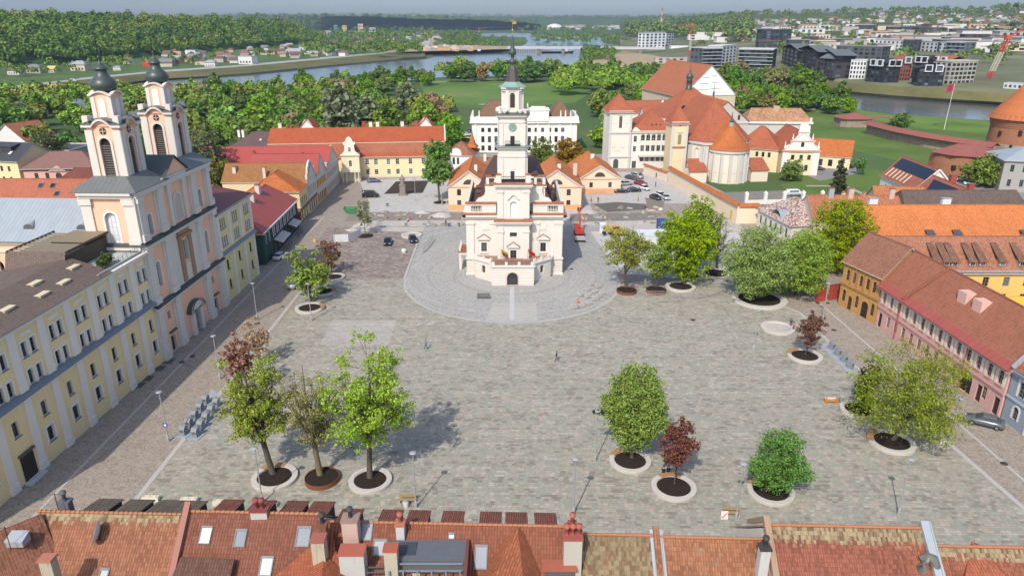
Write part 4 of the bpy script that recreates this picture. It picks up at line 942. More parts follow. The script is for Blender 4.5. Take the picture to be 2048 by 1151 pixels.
 for s in(-1,1):
  out=[(3.3,16.0),(8.0,16.0),(8.0,16.5),(7.5,17.1),(6.8,17.3),(6.2,17.8),(5.95,18.6),(6.0,19.4),(3.3,19.4)]
  pts=[(s*x-.3+(.3 if s>0 else-.05),z)for x,z in out]
  if s<0:pts=pts[::-1]
  sc.hull([(x,1.3,z)for x,z in pts],[(x,.6,z)for x,z in pts],Wt)
 ub=(-6.1,6.6);sc.box(ub[0],ub[1],1.4,9.5,14,19.6,Wt);sc.box(ub[0]-.3,ub[1]+.3,1.1,9.8,19.4,19.8,Wt);sc.box(ub[0],ub[1],1.4,2.0,21.3,21.7,Wt)
 for x0 in(ub[0],ub[1]-2.4):
  sc.box(x0,x0+.6,1.4,2.0,19.8,21.3,Wt);sc.box(x0+1.8,x0+2.4,1.4,2.0,19.8,21.3,Wt)
  for i in range(4):sc.lathe([(0.07,19.8),(0.13,20.2),(0.06,20.8),(0.11,21.3)],Wt,x0+.75+i*.3,1.7,8)
 sc.build('scroll_gable',r)
 for P in([(ub[0]-.4,1.0,19.82),(ub[0]+2.8,1.0,19.82),(ub[0]+2.8,1.4,20.0),(ub[0]-.4,1.4,20.0)],[(ub[1]-2.8,1.0,19.82),(ub[1]+.4,1.0,19.82),(ub[1]+.4,1.4,20.0),(ub[1]-2.8,1.4,20.0)])+tuple([(x0-.2,1.2,21.72),(x0+2.6,1.2,21.72),(x0+2.6,2.2,21.95),(x0-.2,2.2,21.95)]for x0 in(ub[0],ub[1]-2.4))+([(-8.2,.35,16.0),(-3.6,.35,16.0),(-3.6,1.35,16.15),(-8.2,1.35,16.15)],[(3.9,.35,16.0),(8.4,.35,16.0),(8.4,1.35,16.15),(3.9,1.35,16.15)]):m=MB();m.slab(P,.06,cap);m.build('tile_capping',r)
 # tower
 tx,ty=-.45,4.2;t=thing('tower','','');[t.__delitem__(k_)for k_ in('label','category')if k_ in t];t.parent=r;t.location=(tx,ty,0)
 def ch(s,c):return[(-s,-s+c),(-s+c,-s),(s-c,-s),(s,-s+c),(s,s-c),(s-c,s),(-s+c,s),(-s,s-c)]
 m=MB();m.prism(ch(3.05,.35),19,28.0,Wt);m.prism(ch(2.95,.5),28.3,34.3,Wt);m.prism(ch(2.1,.75),35.0,40.0,Wt)
 for z,s,h in((25.9,3.2,.3),(27.6,3.45,.45),(33.0,3.1,.25),(34.0,3.25,.3),(34.3,3.5,.3),(39.3,2.25,.2),(39.75,2.4,.3)):m.prism(ch(s,.55),z,z+h,Wt)
 for rot in range(4):
  R4=Matrix.Rotation(rot*math.pi/2,3,'Z')
  for a,b in((-2.75,-1.95),(1.95,2.75)):
   for z0,z1,dd in((21,25.6,3.05),(28.3,32.8,2.95)):
    P=[R4@Vector(q)for q in((a,-dd-.18,z0),(b,-dd-.18,z0),(b,-dd,z0),(a,-dd,z0))];m.hull(P,[p+Vector((0,0,z1-z0))for p in P],Wt)
  for a,b in((-1.35,-.75),(.75,1.35)):
   P=[R4@Vector(q)for q in((a,-2.3,35.3),(b,-2.3,35.3),(b,-2.1,35.3),(a,-2.1,35.3))];m.hull(P,[p+Vector((0,0,4))for p in P],Wt)
  P=[R4@Vector(q)for q in((-2.0,-2.0,34.9),(-2.9,-2.9,34.9),(-2.5,-3.0,34.9),(-1.6,-2.1,34.9))];m.hull(P[::-1],[p+Vector((0,0,.9))for p in P][::-1],Wt)
  for sx in(-1,1):
   p=R4@Vector((sx*1.6,-3.0,0));m.lathe([(.3,34.9),(.55,35.3),(.62,35.6),(.3,35.7)],Wt,p.x,p.y,10)
 m.build('shaft',t)
 m=MB();m.prism(ch(3.8,.6),28.05,28.2,GREENC);m.prism(ch(3.65,.6),34.62,34.8,LEAD);m.lathe([(3.1,40.1),(2.3,40.45),(1.75,40.9),(1.6,41.1)],GREENC,0,0,8,math.pi/8,False)
 m.lathe([(1.62,41.05),(1.25,42.4),(0.95,43.6),(0.62,44.3)],seam((.075,.062,.058),.5,.5),0,0,8,math.pi/8,False)
 m.lathe([(.6,44.25),(.35,44.4),(.75,44.75),(.85,45.05),(.7,45.35),(.25,45.6),(.3,45.9),(.5,46.1),(.3,46.3),(.72,46.5),(.75,46.8),(.6,47.2),(.42,47.8),(.3,48.6),(.14,49.8),(.05,50.2)],COPP,0,0,14)
 sp=m.build('spire',t)
 m=MB();m.tube([(0,0,50.0),(0,0,53.2)],.05,GOLD,6);m.lathe([(.02,50.9),(.22,51.1),(.22,51.2),(.02,51.4)],GOLD,0,0,10);m.box(-.05,.75,-.02,.02,52.3,52.75,GOLD);m.box(-.35,.35,-.03,.03,52.9,52.98,GOLD);m.build('weather_vane',sp)
 for rot in range(4):
  R4=Matrix.Rotation(rot*math.pi/2,3,'Z');a=rot*math.pi/2;o_=lambda x,y,z:tuple(R4@Vector((x,y,z)))
  m=MB();n_=24;dd=-3.0;rr=[(.85*math.cos(2*math.pi*i/n_),32.1+.85*math.sin(2*math.pi*i/n_))for i in range(n_)]
  m.hull([o_(x,dd+.06,z)for x,z in rr],[o_(x,dd-.06,z)for x,z in rr],GREENC)
  for i in range(12):q=i*math.pi/6;m.beam(o_(.6*math.cos(q),dd-.075,32.1+.6*math.sin(q)),o_(.78*math.cos(q),dd-.075,32.1+.78*math.sin(q)),.07,.03,GOLD)
  m.beam(o_(0,dd-.09,32.1),o_(.35,dd-.09,32.45),.07,.03,GOLD);m.beam(o_(0,dd-.09,32.1),o_(-.2,dd-.09,32.75),.06,.03,GOLD);m.build('clock_face',t)
  m=MB();ap=[(-.5,36.0),(.5,36.0)]+[(.5*math.cos(math.pi*i/8),38.5+.5*math.sin(math.pi*i/8))for i in range(9)]
  m.hull([o_(x,-2.1,z)for x,z in ap],[o_(x,-2.13,z)for x,z in ap],flat((.05,.035,.03)));m.build('louvre',t)
  m=MB();m.hull([o_(x,-2.95,z)for x,z in((-.45,28.35),(.45,28.35),(.45,30.3),(-.45,30.3))],[o_(x,-2.98,z)for x,z in((-.45,28.35),(.45,28.35),(.45,30.3),(-.45,30.3))],flat((.03,.027,.025)));m.build('door',t)
  m=MB();m.hull([o_(x,-3.05,z)for x,z in((-.42,20.95),(.42,20.95),(.42,22.9),(-.42,22.9))],[o_(x,-3.09,z)for x,z in((-.42,20.95),(.42,20.95),(.42,22.9),(-.42,22.9))],flat((.03,.03,.035)));m.build('door',t)
  m=MB();ap=[(-.45,23.2),(.45,23.2)]+[(.45*math.cos(math.pi*i/8),24.0+.45*math.sin(math.pi*i/8))for i in range(9)]
  m.hull([o_(x,-3.05,z)for x,z in ap],[o_(x,-3.12,z)for x,z in ap],Wt);m.build('niche',t)
  m=MB()
  for i in range(11):x=-1.5+.3*i;m.beam(o_(x,-3.6,28.2),o_(x,-3.6,29.3),.05,.05,IRON)
  m.beam(o_(-1.6,-3.6,29.32),o_(1.6,-3.6,29.32),.07,.07,IRON);m.beam(o_(-1.6,-3.6,28.5),o_(1.6,-3.6,28.5),.05,.3,IRON);m.build('balcony_railing',t)
  # entrance terrace
 m=MB();pl=[(-8.9,0),(-8.6,-2.0),(-4.9,-5.2),(-4.9,-7.3),(4.1,-7.3),(4.1,-5.2),(7.9,-2.0),(8.3,0)]
 xs_=pl
 for i in range(7):
  a,b=Vector((*pl[i],0)),Vector((*pl[i+1],0));l=(b-a).length;d=(b-a)/l;n=Vector((-d.y,d.x,0));xf=lambda s,dd,z:tuple(a+d*s+n*dd+Vector((0,0,z)))
  hs=[(4.45,0.05,2.3,2.9,True)]if i==3 else([(l/2,1.6,1.0,1.7,False)]if i in(1,5)else[])
  wallface(m,l,0,4.4,hs,xf,Wt,.4)
  for z in lin(0.5,3.6,6):
   segs=[(0,l)]if not(i==3 and z<3.2)and not(i in(1,5)and 1.3<z<3.4)else([(0,2.9),(6.0,l)]if i==3 else[(0,l/2-.6),(l/2+.6,l)])
   for s0,s1 in segs:P=[xf(s0,-.06,z),xf(s1,-.06,z),xf(s1,0,z),xf(s0,0,z)];m.hull(P,[(p[0],p[1],p[2]+.42)for p in P],Wt)
  P=[xf(-.1,-.3,4.2),xf(l+.1,-.3,4.2),xf(l+.1,.3,4.2),xf(-.1,.3,4.2)];m.hull(P,[(p[0],p[1],4.55)for p in P],Wt)
  if i in(1,3,5):
   for s in lin(.4,l-.4,4 if i==3 else 3):P=[xf(s-.28,-.1,4.5),xf(s+.28,-.1,4.5),xf(s+.28,.35,4.5),xf(s-.28,.35,4.5)];m.hull(P,[(p[0],p[1],5.3)for p in P],Wt)
   if i!=3:P=[xf(.4,.05,4.5),xf(l-.4,.05,4.5),xf(l-.4,.3,4.5),xf(.4,.3,4.5)];m.hull(P,[(p[0],p[1],4.95)for p in P],Wt)
  ang=math.atan2(d.y,d.x)
  if i==3:put_window(r,xf(4.45,0,.05),ang,2.3,2.9,True,DK,3,4,(.25,(.6,.45,.36)),None,.4,(.03,.035,.04),'door')
  if i in(1,5):put_window(r,xf(l/2,0,1.6),ang,1.0,1.7,False,fr,2,4,None,None,.4)
 m.poly([(x,y,4.4)for x,y in pl],flat((.3,.17,.12)));m.build('terrace',r)
 m=MB()
 for i in range(29):x=-4.5+i*8.2/28;m.box(x-.025,x+.025,-7.15,-7.1,4.5,5.4,IRON)
 m.box(-4.6,3.8,-7.16,-7.08,5.38,5.46,IRON);m.build('railing',r)
 # side porch on the left
 m=MB();m.box(-12.6,-10.6,3,8,3.6,4.2,Wt);m.box(-12.7,-10.6,2.8,8.2,4.2,4.4,cap)
 for y in(3.3,5.5,7.7):m.box(-12.5,-12.0,y-.25,y+.25,0,3.6,Wt);m.box(-12.5,-12.1,y-.2,y+.2,4.4,5.4,Wt)
 m.build('side_porch',r)
town_hall()
# ---- the rows along the square
FRW=(0.62,0.6,0.56)
def wn_(z,w,h,xs,f='F',**k):return dict(f=f,z=z,w=w,h=h,xs=xs,**k)
def along(r,pts):return pts
# olive building beside the church
r,L=house('office_building','olive yellow four storey corner building with triple windows beside the pink church','building',(-56.9,131.9),(-56.45,149.8),13,18.3,plaster((0.76,0.66,0.32)),DRED,3.2,'hip','x',[wn_(z,0.72,2.1,[x+d for x in(3,9,15)for d in(-.95,0,.95)],fr=DK,sur=(0.12,(.78,.745,.70)),sill=(.22,.24,.26))for z in(11.2,14.7)]+[wn_(6.3,1.1,2.0,[3,9,15],fr=DK,sill=(.22,.24,.26)),wn_(2.3,1.1,1.9,[3,9,15],fr=DK,sill=(.22,.24,.26)),wn_(2.3,.7,1.5,[12.6],fr=DK)],0.7)
m=MB()
for x in(0.6,6,12,L-.6):m.box(x-.5,x+.5,-.16,0,10.6,17.6,TRM);m.box(x-.5,x+.5,-.16,0,0,9.5,TRM)
m.box(0,L,-.35,0,9.5,9.9,TRM);m.box(0,L,-.55,0,17.7,18.25,TRM);m.slab([(-.2,-.7,9.92),(L+.2,-.7,9.92),(L+.2,0,10.4),(-.2,0,10.4)],.05,LEDGE);m.build('pilasters_and_cornice',r)
chimney(r,12,8,19.5,22.3,1.6,1.0,flat((.3,.07,.05)))
# dark house with white windows
BLK=plaster((0.035,0.033,0.033));GRN=plaster((0.035,0.075,0.06))
r,L=house('townhouse','black and dark green house with white windows and a bright red metal roof','house',(-57.0,156.0),(-58.4,188.6),13,7.7,BLK,seam((.36,.07,.045),.55,.5),5.0,'hip','x',[wn_(4.3,1.25,2.6,[9+3.35*i for i in range(7)],fr=(.72,.72,.7),nx=2,nz=4,sur=(.3,(.72,.72,.7))),wn_(4.2,.9,2.3,[2.0,4.7],fr=(.7,.7,.68),nx=2,nz=4,sur=(.15,(.72,.72,.7))),wn_(.5,1.8,2.5,[9.5+3.3*i for i in range(7)],fr=(.5,.5,.48),nx=2,nz=1),wn_(.1,1.1,2.4,[4.9],fr=(.1,.25,.18),nx=1,nz=1)],0.5,hip=5)
m=MB();m.box(-.12,6.9,-.12,0,0,4.1,GRN);m.box(-.12,6.9,-.12,0,6.7,7.7,GRN);m.box(-.12,0,0.0,13,0,7.7,GRN);m.box(-.12,1.4,-.12,0,4.1,6.7,GRN);m.box(2.6,4.1,-.12,0,4.1,6.7,GRN);m.box(5.3,6.9,-.12,0,4.1,6.7,GRN);m.box(-.5,L+.5,-.6,-.4,7.45,7.75,flat((.7,.7,.68)));m.build('green_boarding',r)
for x,w_ in((12,8),(24.6,6)):
 m=MB();m.slab([(x-w_/2,-2.2,3.0),(x+w_/2,-2.2,3.0),(x+w_/2,-.05,3.8),(x-w_/2,-.05,3.8)],.06,flat((.5,.48,.44)))
 for q in lin(x-w_/2+.2,x+w_/2-.2,4):m.tube([(q,-2.1,0),(q,-2.1,3)],.04,IRON,5)
 m.build('awning',r)
chimney(r,13,5.4,10.2,13.8,1.0,1.0,plaster((.6,.5,.42)));chimney(r,20,6.0,11,14.5,1.6,1.0,plaster((.62,.58,.54)))
# cream house, jerkin-headed
YEL=plaster((0.74,0.53,0.23));STO=plaster((0.50,0.47,0.43));BRK=masonry(((.17,.075,.05),(.22,.10,.065),(.28,.14,.09)),.3,.1,(.3,.25,.2),'brick')
r,L=house('townhouse','small cream house with clipped orange tile roof behind the black house','house',(-59.0,193.4),(-59.2,202.0),14,8.8,plaster((.76,.60,.32)),ORG,4.6,'hip','x',[wn_(4.4,1.0,2.2,[1.5,3.4,5.3,7.2],fr=DK),wn_(.3,1.3,2.6,[1.6,4.2,6.8],fr=DK,nx=1),wn_(5.2,1.3,2.0,[3.0,7.5,11],'L',fr=DK)],.5,hip=2.6)
m=MB();m.box(-.1,L+.1,-.1,0,0,.3,BRK);m.box(-.1,L+.05,-.1,0,3.0,4.1,BRK);m.box(-.1,0,0,14,0,3.9,BRK);m.box(0,L,-.3,0,4.1,4.3,STO);m.build('brick_base',r);skylight(r,(6,2.2,10.5),(1,0,0),(0,.83,.55))
def scrollgable(r,L,h,top,mat,pr=.35,win=None):
 c=L/2;o=[(0.3,h),(0.3,h+.6),(1.4,h+.9),(1.9,h+(top-h)*.45),(2.2,h+(top-h)*.7),(3.1,h+(top-h)*.78),(3.4,top-.7),(c-1.0,top-.2),(c,top)]if L>9 else[(.2,h),(.2,h+.5),(.9,h+.8),(1.3,h+(top-h)*.6),(2.0,h+(top-h)*.75),(c-.6,top-.2),(c,top)]
 pts=o+[(L-x,z)for x,z in o[-2::-1]];m=MB();m.hull([(x,pr,z)for x,z in pts],[(x,-.1,z)for x,z in pts],mat)
 for x in(1.0,L-1.0):m.bx(x,.1,h+.5,.7,.6,1.3,mat);m.lathe([(.3,h+1.8),(.1,h+2.2),(.22,h+2.5),(.02,h+2.8)],mat,x,.1,8)
 m.box(-.1,L+.1,-.3,-.1,h-.1,h+.25,mat);return m.build('scroll_gable',r)
GW=plaster((.60,.57,.52))
r,L=house('townhouse','pale baroque house with tall scrolled gable and mossy orange brown roof','house',(-59.2,202.2),(-59.6,213.4),24,9.6,plaster((.72,.56,.36)),tile((.34,.16,.06),.25,.3,.4,.25),4.2,'gable','y',[wn_(5.2,1.0,2.6,[1.6,3.9,7.2,9.5],fr=DK,sur=(.2,(.66,.64,.6))),wn_(.3,1.4,2.9,[1.8,4.4,7,9.6],fr=DK,nx=1)],.3)
m=MB();m.box(0,L,-.12,0,7.95,9.5,GW);m.box(0,L,-.12,0,4.1,5.0,GW);m.box(-.02,L,-.12,0,3.3,4.1,BRK)
for x in(.4,2.75,5.6,8.35,L-.4):m.box(x-.3,x+.3,-.2,0,5.0,7.95,GW)
m.build('stone_front',r);scrollgable(r,L,9.5,14.8,GW);chimney(r,1.2,12,9.8,13.6,.8,.8,plaster((.62,.55,.45)));chimney(r,3.2,21,11,13.5,1.6,.9,plaster((.6,.53,.47)))
r,L=house('townhouse','orange yellow house with white pedimented front and dark red metal roof','house',(-59.6,213.6),(-59.8,226.4),20,8.8,plaster((.78,.50,.20)),RMET,5.6,'gable','y',[wn_(5.0,1.0,2.3,[1.6+1.9*i for i in range(6)],fr=DK),wn_(.3,1.3,2.7,[1.8,4.2,6.6,9,11],fr=DK,nx=1)],.3)
m=MB();m.box(0,L,-.15,0,7.4,8.8,GW);m.box(0,L,-.15,0,3.2,4.8,GW);m.hull([(5.5,.3,8.8),(9.5,.3,8.8),(9.5,.3,12.6),(7.5,.3,13.9),(5.5,.3,12.6)],[(5.5,-.2,8.8),(9.5,-.2,8.8),(9.5,-.2,12.6),(7.5,-.2,13.9),(5.5,-.2,12.6)],GW);m.build('white_front',r)
r,L=house('townhouse','long grey cream house with a wide bright red metal roof and small white attic posts','house',(-59.8,226.6),(-60.4,246.8),44,7.9,plaster((.66,.56,.46)),seam((.40,.075,.06),.7,.5),6.0,'gable','y',[wn_(z,.95,2.0,[1.6+2.1*i for i in range(9)],fr=DK,sur=(.15,(.6,.57,.52)))for z in(.9,4.7)],.3)
m=MB()
for x in(2,5.2):m.bx(x,.3,7.9,.9,.8,2.0,GW);m.bx(x,.3,9.9,1.1,1.0,.25,GW)
m.hull([(7.4,.35,7.9),(13,.35,7.9),(10.4,.35,14.4)],[(7.4,-.15,7.9),(13,-.15,7.9),(10.4,-.15,14.4)],GW);m.box(0,L,-.3,0,3.6,3.9,GW);m.box(0,L,-.4,0,7.5,7.9,GW);m.build('attic_gable',r)
for x,y,z in((5,8,11.5),(4,17,11),(6,24,12),(2.6,30,10)):chimney(r,x,y,z-1.5,z+1.4,.7,.7,flat((.33,.06,.05)))
m=MB();m.box(-.4,0,40,44.3,0,8.4,WHT);m.hull([(-.4,44,8.0),(10.1,44,14.5),(10.1,44,14.9),(-.4,44,8.8)],[(-.4,44.5,8.0),(10.1,44.5,14.5),(10.1,44.5,14.9),(-.4,44.5,8.8)],WHT);m.build('white_end_wall',r)
# seminary
r,L=house('seminary','long pale yellow building with a sweeping orange red roof across the far plaza','building',(-86,249.6),(-24.4,256.0),24,7.6,plaster((.80,.66,.38)),None,0,'flat','x',[wn_(z,1.25,h,[x for x in(34.5,37.6,42,45.2,49.8,54.4,57.9)],fr=(.72,.7,.66),nx=2,nz=3,sur=(.14,(.78,.74,.64)))for z,h in((4.7,2.0),(1.2,1.9))],0,base=(.6,(.6,.53,.42)))
SR=tile((.44,.105,.042),0,.3,.4,.2);SR2=tile((.40,.14,.075),.05,.3,.4,.25);m=MB();u=flat((.6,.55,.45))
m.slab([(-.4,-.7,7.6),(L+.4,-.7,7.6),(L+.4,.9,8.7),(-.4,.9,8.7)],.2,SR,u);m.slab([(-.4,.9,8.7),(L+.4,.9,8.7),(L+.4,4.3,11.7),(-.4,4.3,11.7)],.2,SR2,u);m.slab([(-.4,4.1,12.0),(L+.4,4.1,12.0),(L+.4,12,16.4),(-.4,12,16.4)],.25,SR,u);m.slab([(L+.4,24.6,7.6),(-.4,24.6,7.6),(-.4,12,16.4),(L+.4,12,16.4)],.25,SR,u)
for x in(-.1,L+.1):m.poly([(x,0,7.6),(x,4,11.6),(x,12,16.3),(x,24,7.6)]if x>0 else[(x,24,7.6),(x,12,16.3),(x,4,11.6),(x,0,7.6)],WHT)
m.box(-.6,-.25,-.3,24,7.4,8.2,WHT);m.hull([(L+.4,4.0,12.1),(L+.4,12,16.6),(L+.4,12,16.95),(L+.4,4,12.6)],[(L+.75,4.0,12.1),(L+.75,12,16.6),(L+.75,12,16.95),(L+.75,4,12.6)],WHT);m.build('roof',r)
for x,c in((3,(.66,.6,.52)),(33,(.33,.07,.05)),(35.5,(.7,.66,.6)),(38,(.7,.66,.6)),(47,(.7,.66,.6)),(52,(.35,.1,.09))):chimney(r,x,12.5,15.6,18.2,1.2,.8,plaster(c))
for x in(12.5,55.5):
 m=MB();m.hull([(x-3,13,15.8),(x+3,13,15.8),(x+.6,13,19.2),(x-.6,13,19.2)],[(x-3,12.4,15.8),(x+3,12.4,15.8),(x+.6,12.4,19.2),(x-.6,12.4,19.2)],WHT);m.slab([(x-3.2,12,15.9),(x-3.2,22,15.9),(x,22,19.4),(x,12,19.4)],.15,SR);m.slab([(x+3.2,22,15.9),(x+3.2,12,15.9),(x,12,19.4),(x,22,19.4)],.15,SR);m.build('rear_gable',r)
r,L=house('porch_tower','pale yellow entrance tower with columned porch and scrolled gable','tower',(-59.4,247.2),(-53.4,247.9),4.0,9.4,plaster((.78,.67,.46)),None,0,'flat','x',[wn_(5.2,1.0,2.2,[3.0],arch=True,fr=(.6,.58,.5),sur=(.2,(.78,.74,.64)))],0)
m=MB();c=plaster((.76,.70,.56));m.box(-.2,L+.2,-2.4,0,3.6,4.1,c)
for x in(.3,1.5,4.5,5.7):m.lathe([(.26,0),(.3,.3),(.24,3.3),(.32,3.6)],c,x,-2.0,10)
for x in lin(.1,L-.1,9):m.bx(x,-2.2,4.1,.16,.16,.9,c)
m.box(0,L,-2.3,-2.1,5.0,5.15,c);m.box(-.3,L+.3,-.4,0,9.0,9.4,c);m.build('porch',r)
m=MB();pts=[(0,9.4),(.5,9.9),(1.2,10.6),(1.4,12.6),(.9,12.9),(.9,13.6),(1.6,13.7),(2.1,14.9),(3.0,15.6),(3.9,14.9),(4.4,13.7),(5.1,13.6),(5.1,12.9),(4.6,12.6),(4.8,10.6),(5.5,9.9),(6.0,9.4)]
m.hull([(x,.6,z)for x,z in pts[::-1]][::-1],[(x,0,z)for x,z in pts],c);m.slab([(1.2,.6,12.0),(1.2,6,12.0),(3,6,14.5),(3,.6,14.5)],.12,SR);m.slab([(4.8,6,12.0),(4.8,.6,12.0),(3,.6,14.5),(3,6,14.5)],.12,SR);m.build('scroll_gable',r)
put_window(r,(3,0,10.4),0,.9,1.5,False,(.7,.68,.6),2,3,None,None,-.02)
# grey-brown hipped house behind, and the low white house with round gable
r,L=house('white_house','white house with dark brown hipped roof and two skylights behind the red metal roofs','house',(-111,279),(-82,277),16,6.6,plaster((.68,.68,.66)),seam((.12,.075,.065),.6,.5),5.0,'hip','x',[wn_(z,.9,1.6,[3+3.2*i for i in range(8)],fr=DK)for z in(.8,4.2)],.6)
for x in(12,15.5):skylight(r,(x,3.6,9.15),(1,0,0),(0,.85,.53),1.1,1.5,(.6,.6,.6))
for x in(2.5,4.2,19):chimney(r,x,6,9.6,12.6,.9,.7,WHT)
r,L=house('chapel_house','white house with a round arched gable right of the seminary','house',(-25.5,263),(-14.5,261.5),14,6.5,plaster((.74,.74,.74)),OLD,4,'hip','x',[wn_(1.0,1.1,2.4,[1.6,9],fr=DK),wn_(3.2,.9,2.4,[4.0,5.6],fr=DK)],.4)
m=MB();pts=[(2.5,6.4)]+[(4.8-2.3*math.cos(math.pi*i/10),6.8+2.2*math.sin(math.pi*i/10))for i in range(11)]+[(7.1,6.4)];m.hull([(x,1,z)for x,z in pts[::-1]][::-1],[(x,-.3,z)for x,z in pts],WHT);m.build('round_gable',r)
m=MB();m.lathe([(3.0,8.4),(1.6,9.6),(.6,12.4),(.05,15.0)],ORG,9.5,8,4,math.pi/4,False);m.build('spire_roof',r)
# cream gable-fronted houses behind the town hall
CH=plaster((.80,.60,.44));CHO=plaster((.72,.36,.17))
def gatehouse(label,A,B,D,h,rh,wins):
 r,L=house('gabled_house',label,'house',A,B,D,h,CH,tile((.56,.185,.055),0,.3,.4,.3),rh,'gable','y',wins,.5)
 m=MB();m.box(-.06,L+.06,-.06,0,0,1.6,CHO);m.box(-.1,L+.1,-.2,0,h-.35,h,plaster((.7,.45,.32)))
 k=rh/(L/2)
 for s in(1,-1):
  a,b=(-.4 if s>0 else L+.4),L/2;m.beam((a,-.25,h-.4*k-.1),(b,-.25,h+rh-.1),.3,.35,WHT)
 N=12;lu=[(L/2+1.7*math.cos(math.pi*i/N),h+.5+1.5*math.sin(math.pi*i/N))for i in range(N+1)];m.build('plinth_and_mouldings',r)
 m=MB();m.hull([(x,0.0,z)for x,z in lu],[(x,-.05,z)for x,z in lu],flat((.07,.06,.055)));m.build('lunette_window',r);return r,L
r,L=gatehouse('cream house with orange gable roof and lunette window, left behind the town hall',(-18.9,207),(-6.5,207),24,7.2,4.6,[wn_(4.4,1.2,1.9,[3.2,7.0],fr=DK),wn_(1.5,1.2,1.5,[3.2,7.0],fr=DK)]);chimney(r,8,6,10.3,12.6,.9,.8,WHT)
r,L=gatehouse('cream house with orange gable roof and lunette window, right behind the town hall',(5.9,207),(20.6,207),22,7.2,4.9,[wn_(4.4,1.2,1.9,[3,10.9],fr=DK),wn_(1.5,1.2,1.5,[3,10.9],fr=DK)]);chimney(r,8.2,5,11,13,1.0,.8,WHT);chimney(r,13.6,12,8,12,1.2,1.2,plaster((.6,.5,.42)))
r,L=gatehouse('lower orange roofed cream house beside the car park right of the town hall',(21.6,228.3),(35.5,229.0),26,5.0,4.2,[wn_(2.0,1.1,1.7,[4.2,10.4],fr=DK)]);chimney(r,6.5,14,8,10.6,1.2,.9,WHT)
r,L=house('outbuilding','brown tiled outbuilding wedged between the two cream gabled houses','building',(-12,232),(4,232),12,5.5,CH,OLD,4.4,'gable','x',[],.4);chimney(r,3,5,9,11.6,.9,.8,WHT)
# white palace
r,L=house('palace','white neoclassical palace with brown roofs, balustrades and statues behind the town hall','palace',(-17,305.6),(27.6,306.2),24,12.4,plaster((.78,.75,.69)),None,0,'flat','x',[wn_(z,1.35,h,[4.6,7.4,10.2,13,24.4,27.2,30,33,35.8,38.6],fr=DK,nx=2,nz=2)for z,h in((8.6,1.8),(4.3,2.6),(.8,2.2))]+[wn_(8.6,1.35,1.8,[17,20.8],fr=DK)],0)
m=MB();q=plaster((.78,.75,.69));m.box(-.9,L+.9,-.9,.4,12.4,13.2,q);m.box(-.6,L+.6,-.4,.2,13.2,15.0,q);m.box(-.6,0,.2,24,12.4,15,q);m.box(L,L+.6,.2,24,12.4,15,q)
m.box(23.2,32.5,-1.2,8,13.2,17.6,q);m.box(22.9,32.8,-1.5,8,17.6,18.0,q);m.box(25,31,-.9,-.5,18,19.4,q)
for x in[1.6,15,22.6]+lin(23.2,42,5):m.box(x-.35,x+.35,-.35,0,.6,12.2,q)
m.build('cornice_and_attic',r)
for a,b,y0,y1,zt in((2.5,21,1.0,22,20.6),(32.8,43,1.0,22,20.4)):
 m=MB();rm=tile((.22,.125,.075),0,.4,.4,.15);i=4.5
 m.slab([(a,y0,14.4),(b,y0,14.4),(b-i,y0+8,zt),(a+i,y0+8,zt)],.1,rm);m.slab([(b,y1,14.4),(a,y1,14.4),(a+i,y1-7,zt),(b-i,y1-7,zt)],.1,rm);m.slab([(a,y1,14.4),(a,y0,14.4),(a+i,y0+8,zt),(a+i,y1-7,zt)],.1,rm);m.slab([(b,y0,14.4),(b,y1,14.4),(b-i,y1-7,zt),(b-i,y0+8,zt)],.1,rm);m.poly([(a+i,y0+8,zt),(b-i,y0+8,zt),(b-i,y1-7,zt),(a+i,y1-7,zt)],rm);m.build('roof',r)
m=MB();sl_=plaster((.66,.64,.6))
for i,(x,z)in enumerate(((.6,15),(3.2,15),(37.6,15),(39.6,15),(41.8,15),(43.8,15),(23.6,18),(32.2,15))):
 m=MB();m.bx(x,0,z,.7,.7,.7,sl_);m.lathe([(.32,z+.7),(.36,z+1.3),(.3,z+1.7),(.36,z+2.0),(.14,z+2.25),(.2,z+2.45),(.12,z+2.7)],sl_,x,0,8);m.build('statue',r)
 # ---- right-hand row
SLT=(.66,.52,.28)
r,L=house('arcaded_house','ochre brick house with arched windows and brown tile roof at the corner','house',(65.0,131.6),(67.6,121.9),9.6,9.4,masonry(((.42,.22,.07),(.50,.27,.09),(.56,.32,.12)),.35,.12,(.45,.33,.16),'ochre_brick'),tile((.30,.135,.085),.0,.3,.38,.25),5.0,'gable','x',[wn_(5.6,.85,2.2,[1.4,3.2,5.0,6.8,8.5],arch=True,fr=(.2,.1,.07)),wn_(1.2,.9,2.4,[1.2,9.0],arch=True,fr=(.2,.1,.07)),wn_(.05,1.1,2.8,[3.0],arch=True,fr=(.2,.1,.07),nx=1,panel=(.05,.04,.035),name='door'),wn_(1.2,.9,2.4,[4.8],arch=True,fr=(.2,.1,.07)),wn_(.05,1.8,3.2,[7.0],arch=True,fr=(.1,.06,.05),nx=1,panel=(.03,.025,.02),name='gateway')],.5)
m=MB();b_=plaster((.40,.20,.07))
for x in(2.3,4.1,5.9,7.7):m.box(x-.15,x+.15,-.12,0,5.2,8.4,b_)
m.box(-.1,L+.1,-.2,0,4.5,4.9,b_);m.box(-.1,L+.1,-.35,0,8.7,9.3,b_);m.build('string_course',r)
PK=plaster((.66,.40,.35));PKR=tile((.35,.135,.08),.0,.34,.45,.16);CRB=(.74,.66,.52)
xs=[1.5+2.35*i for i in range(14)]
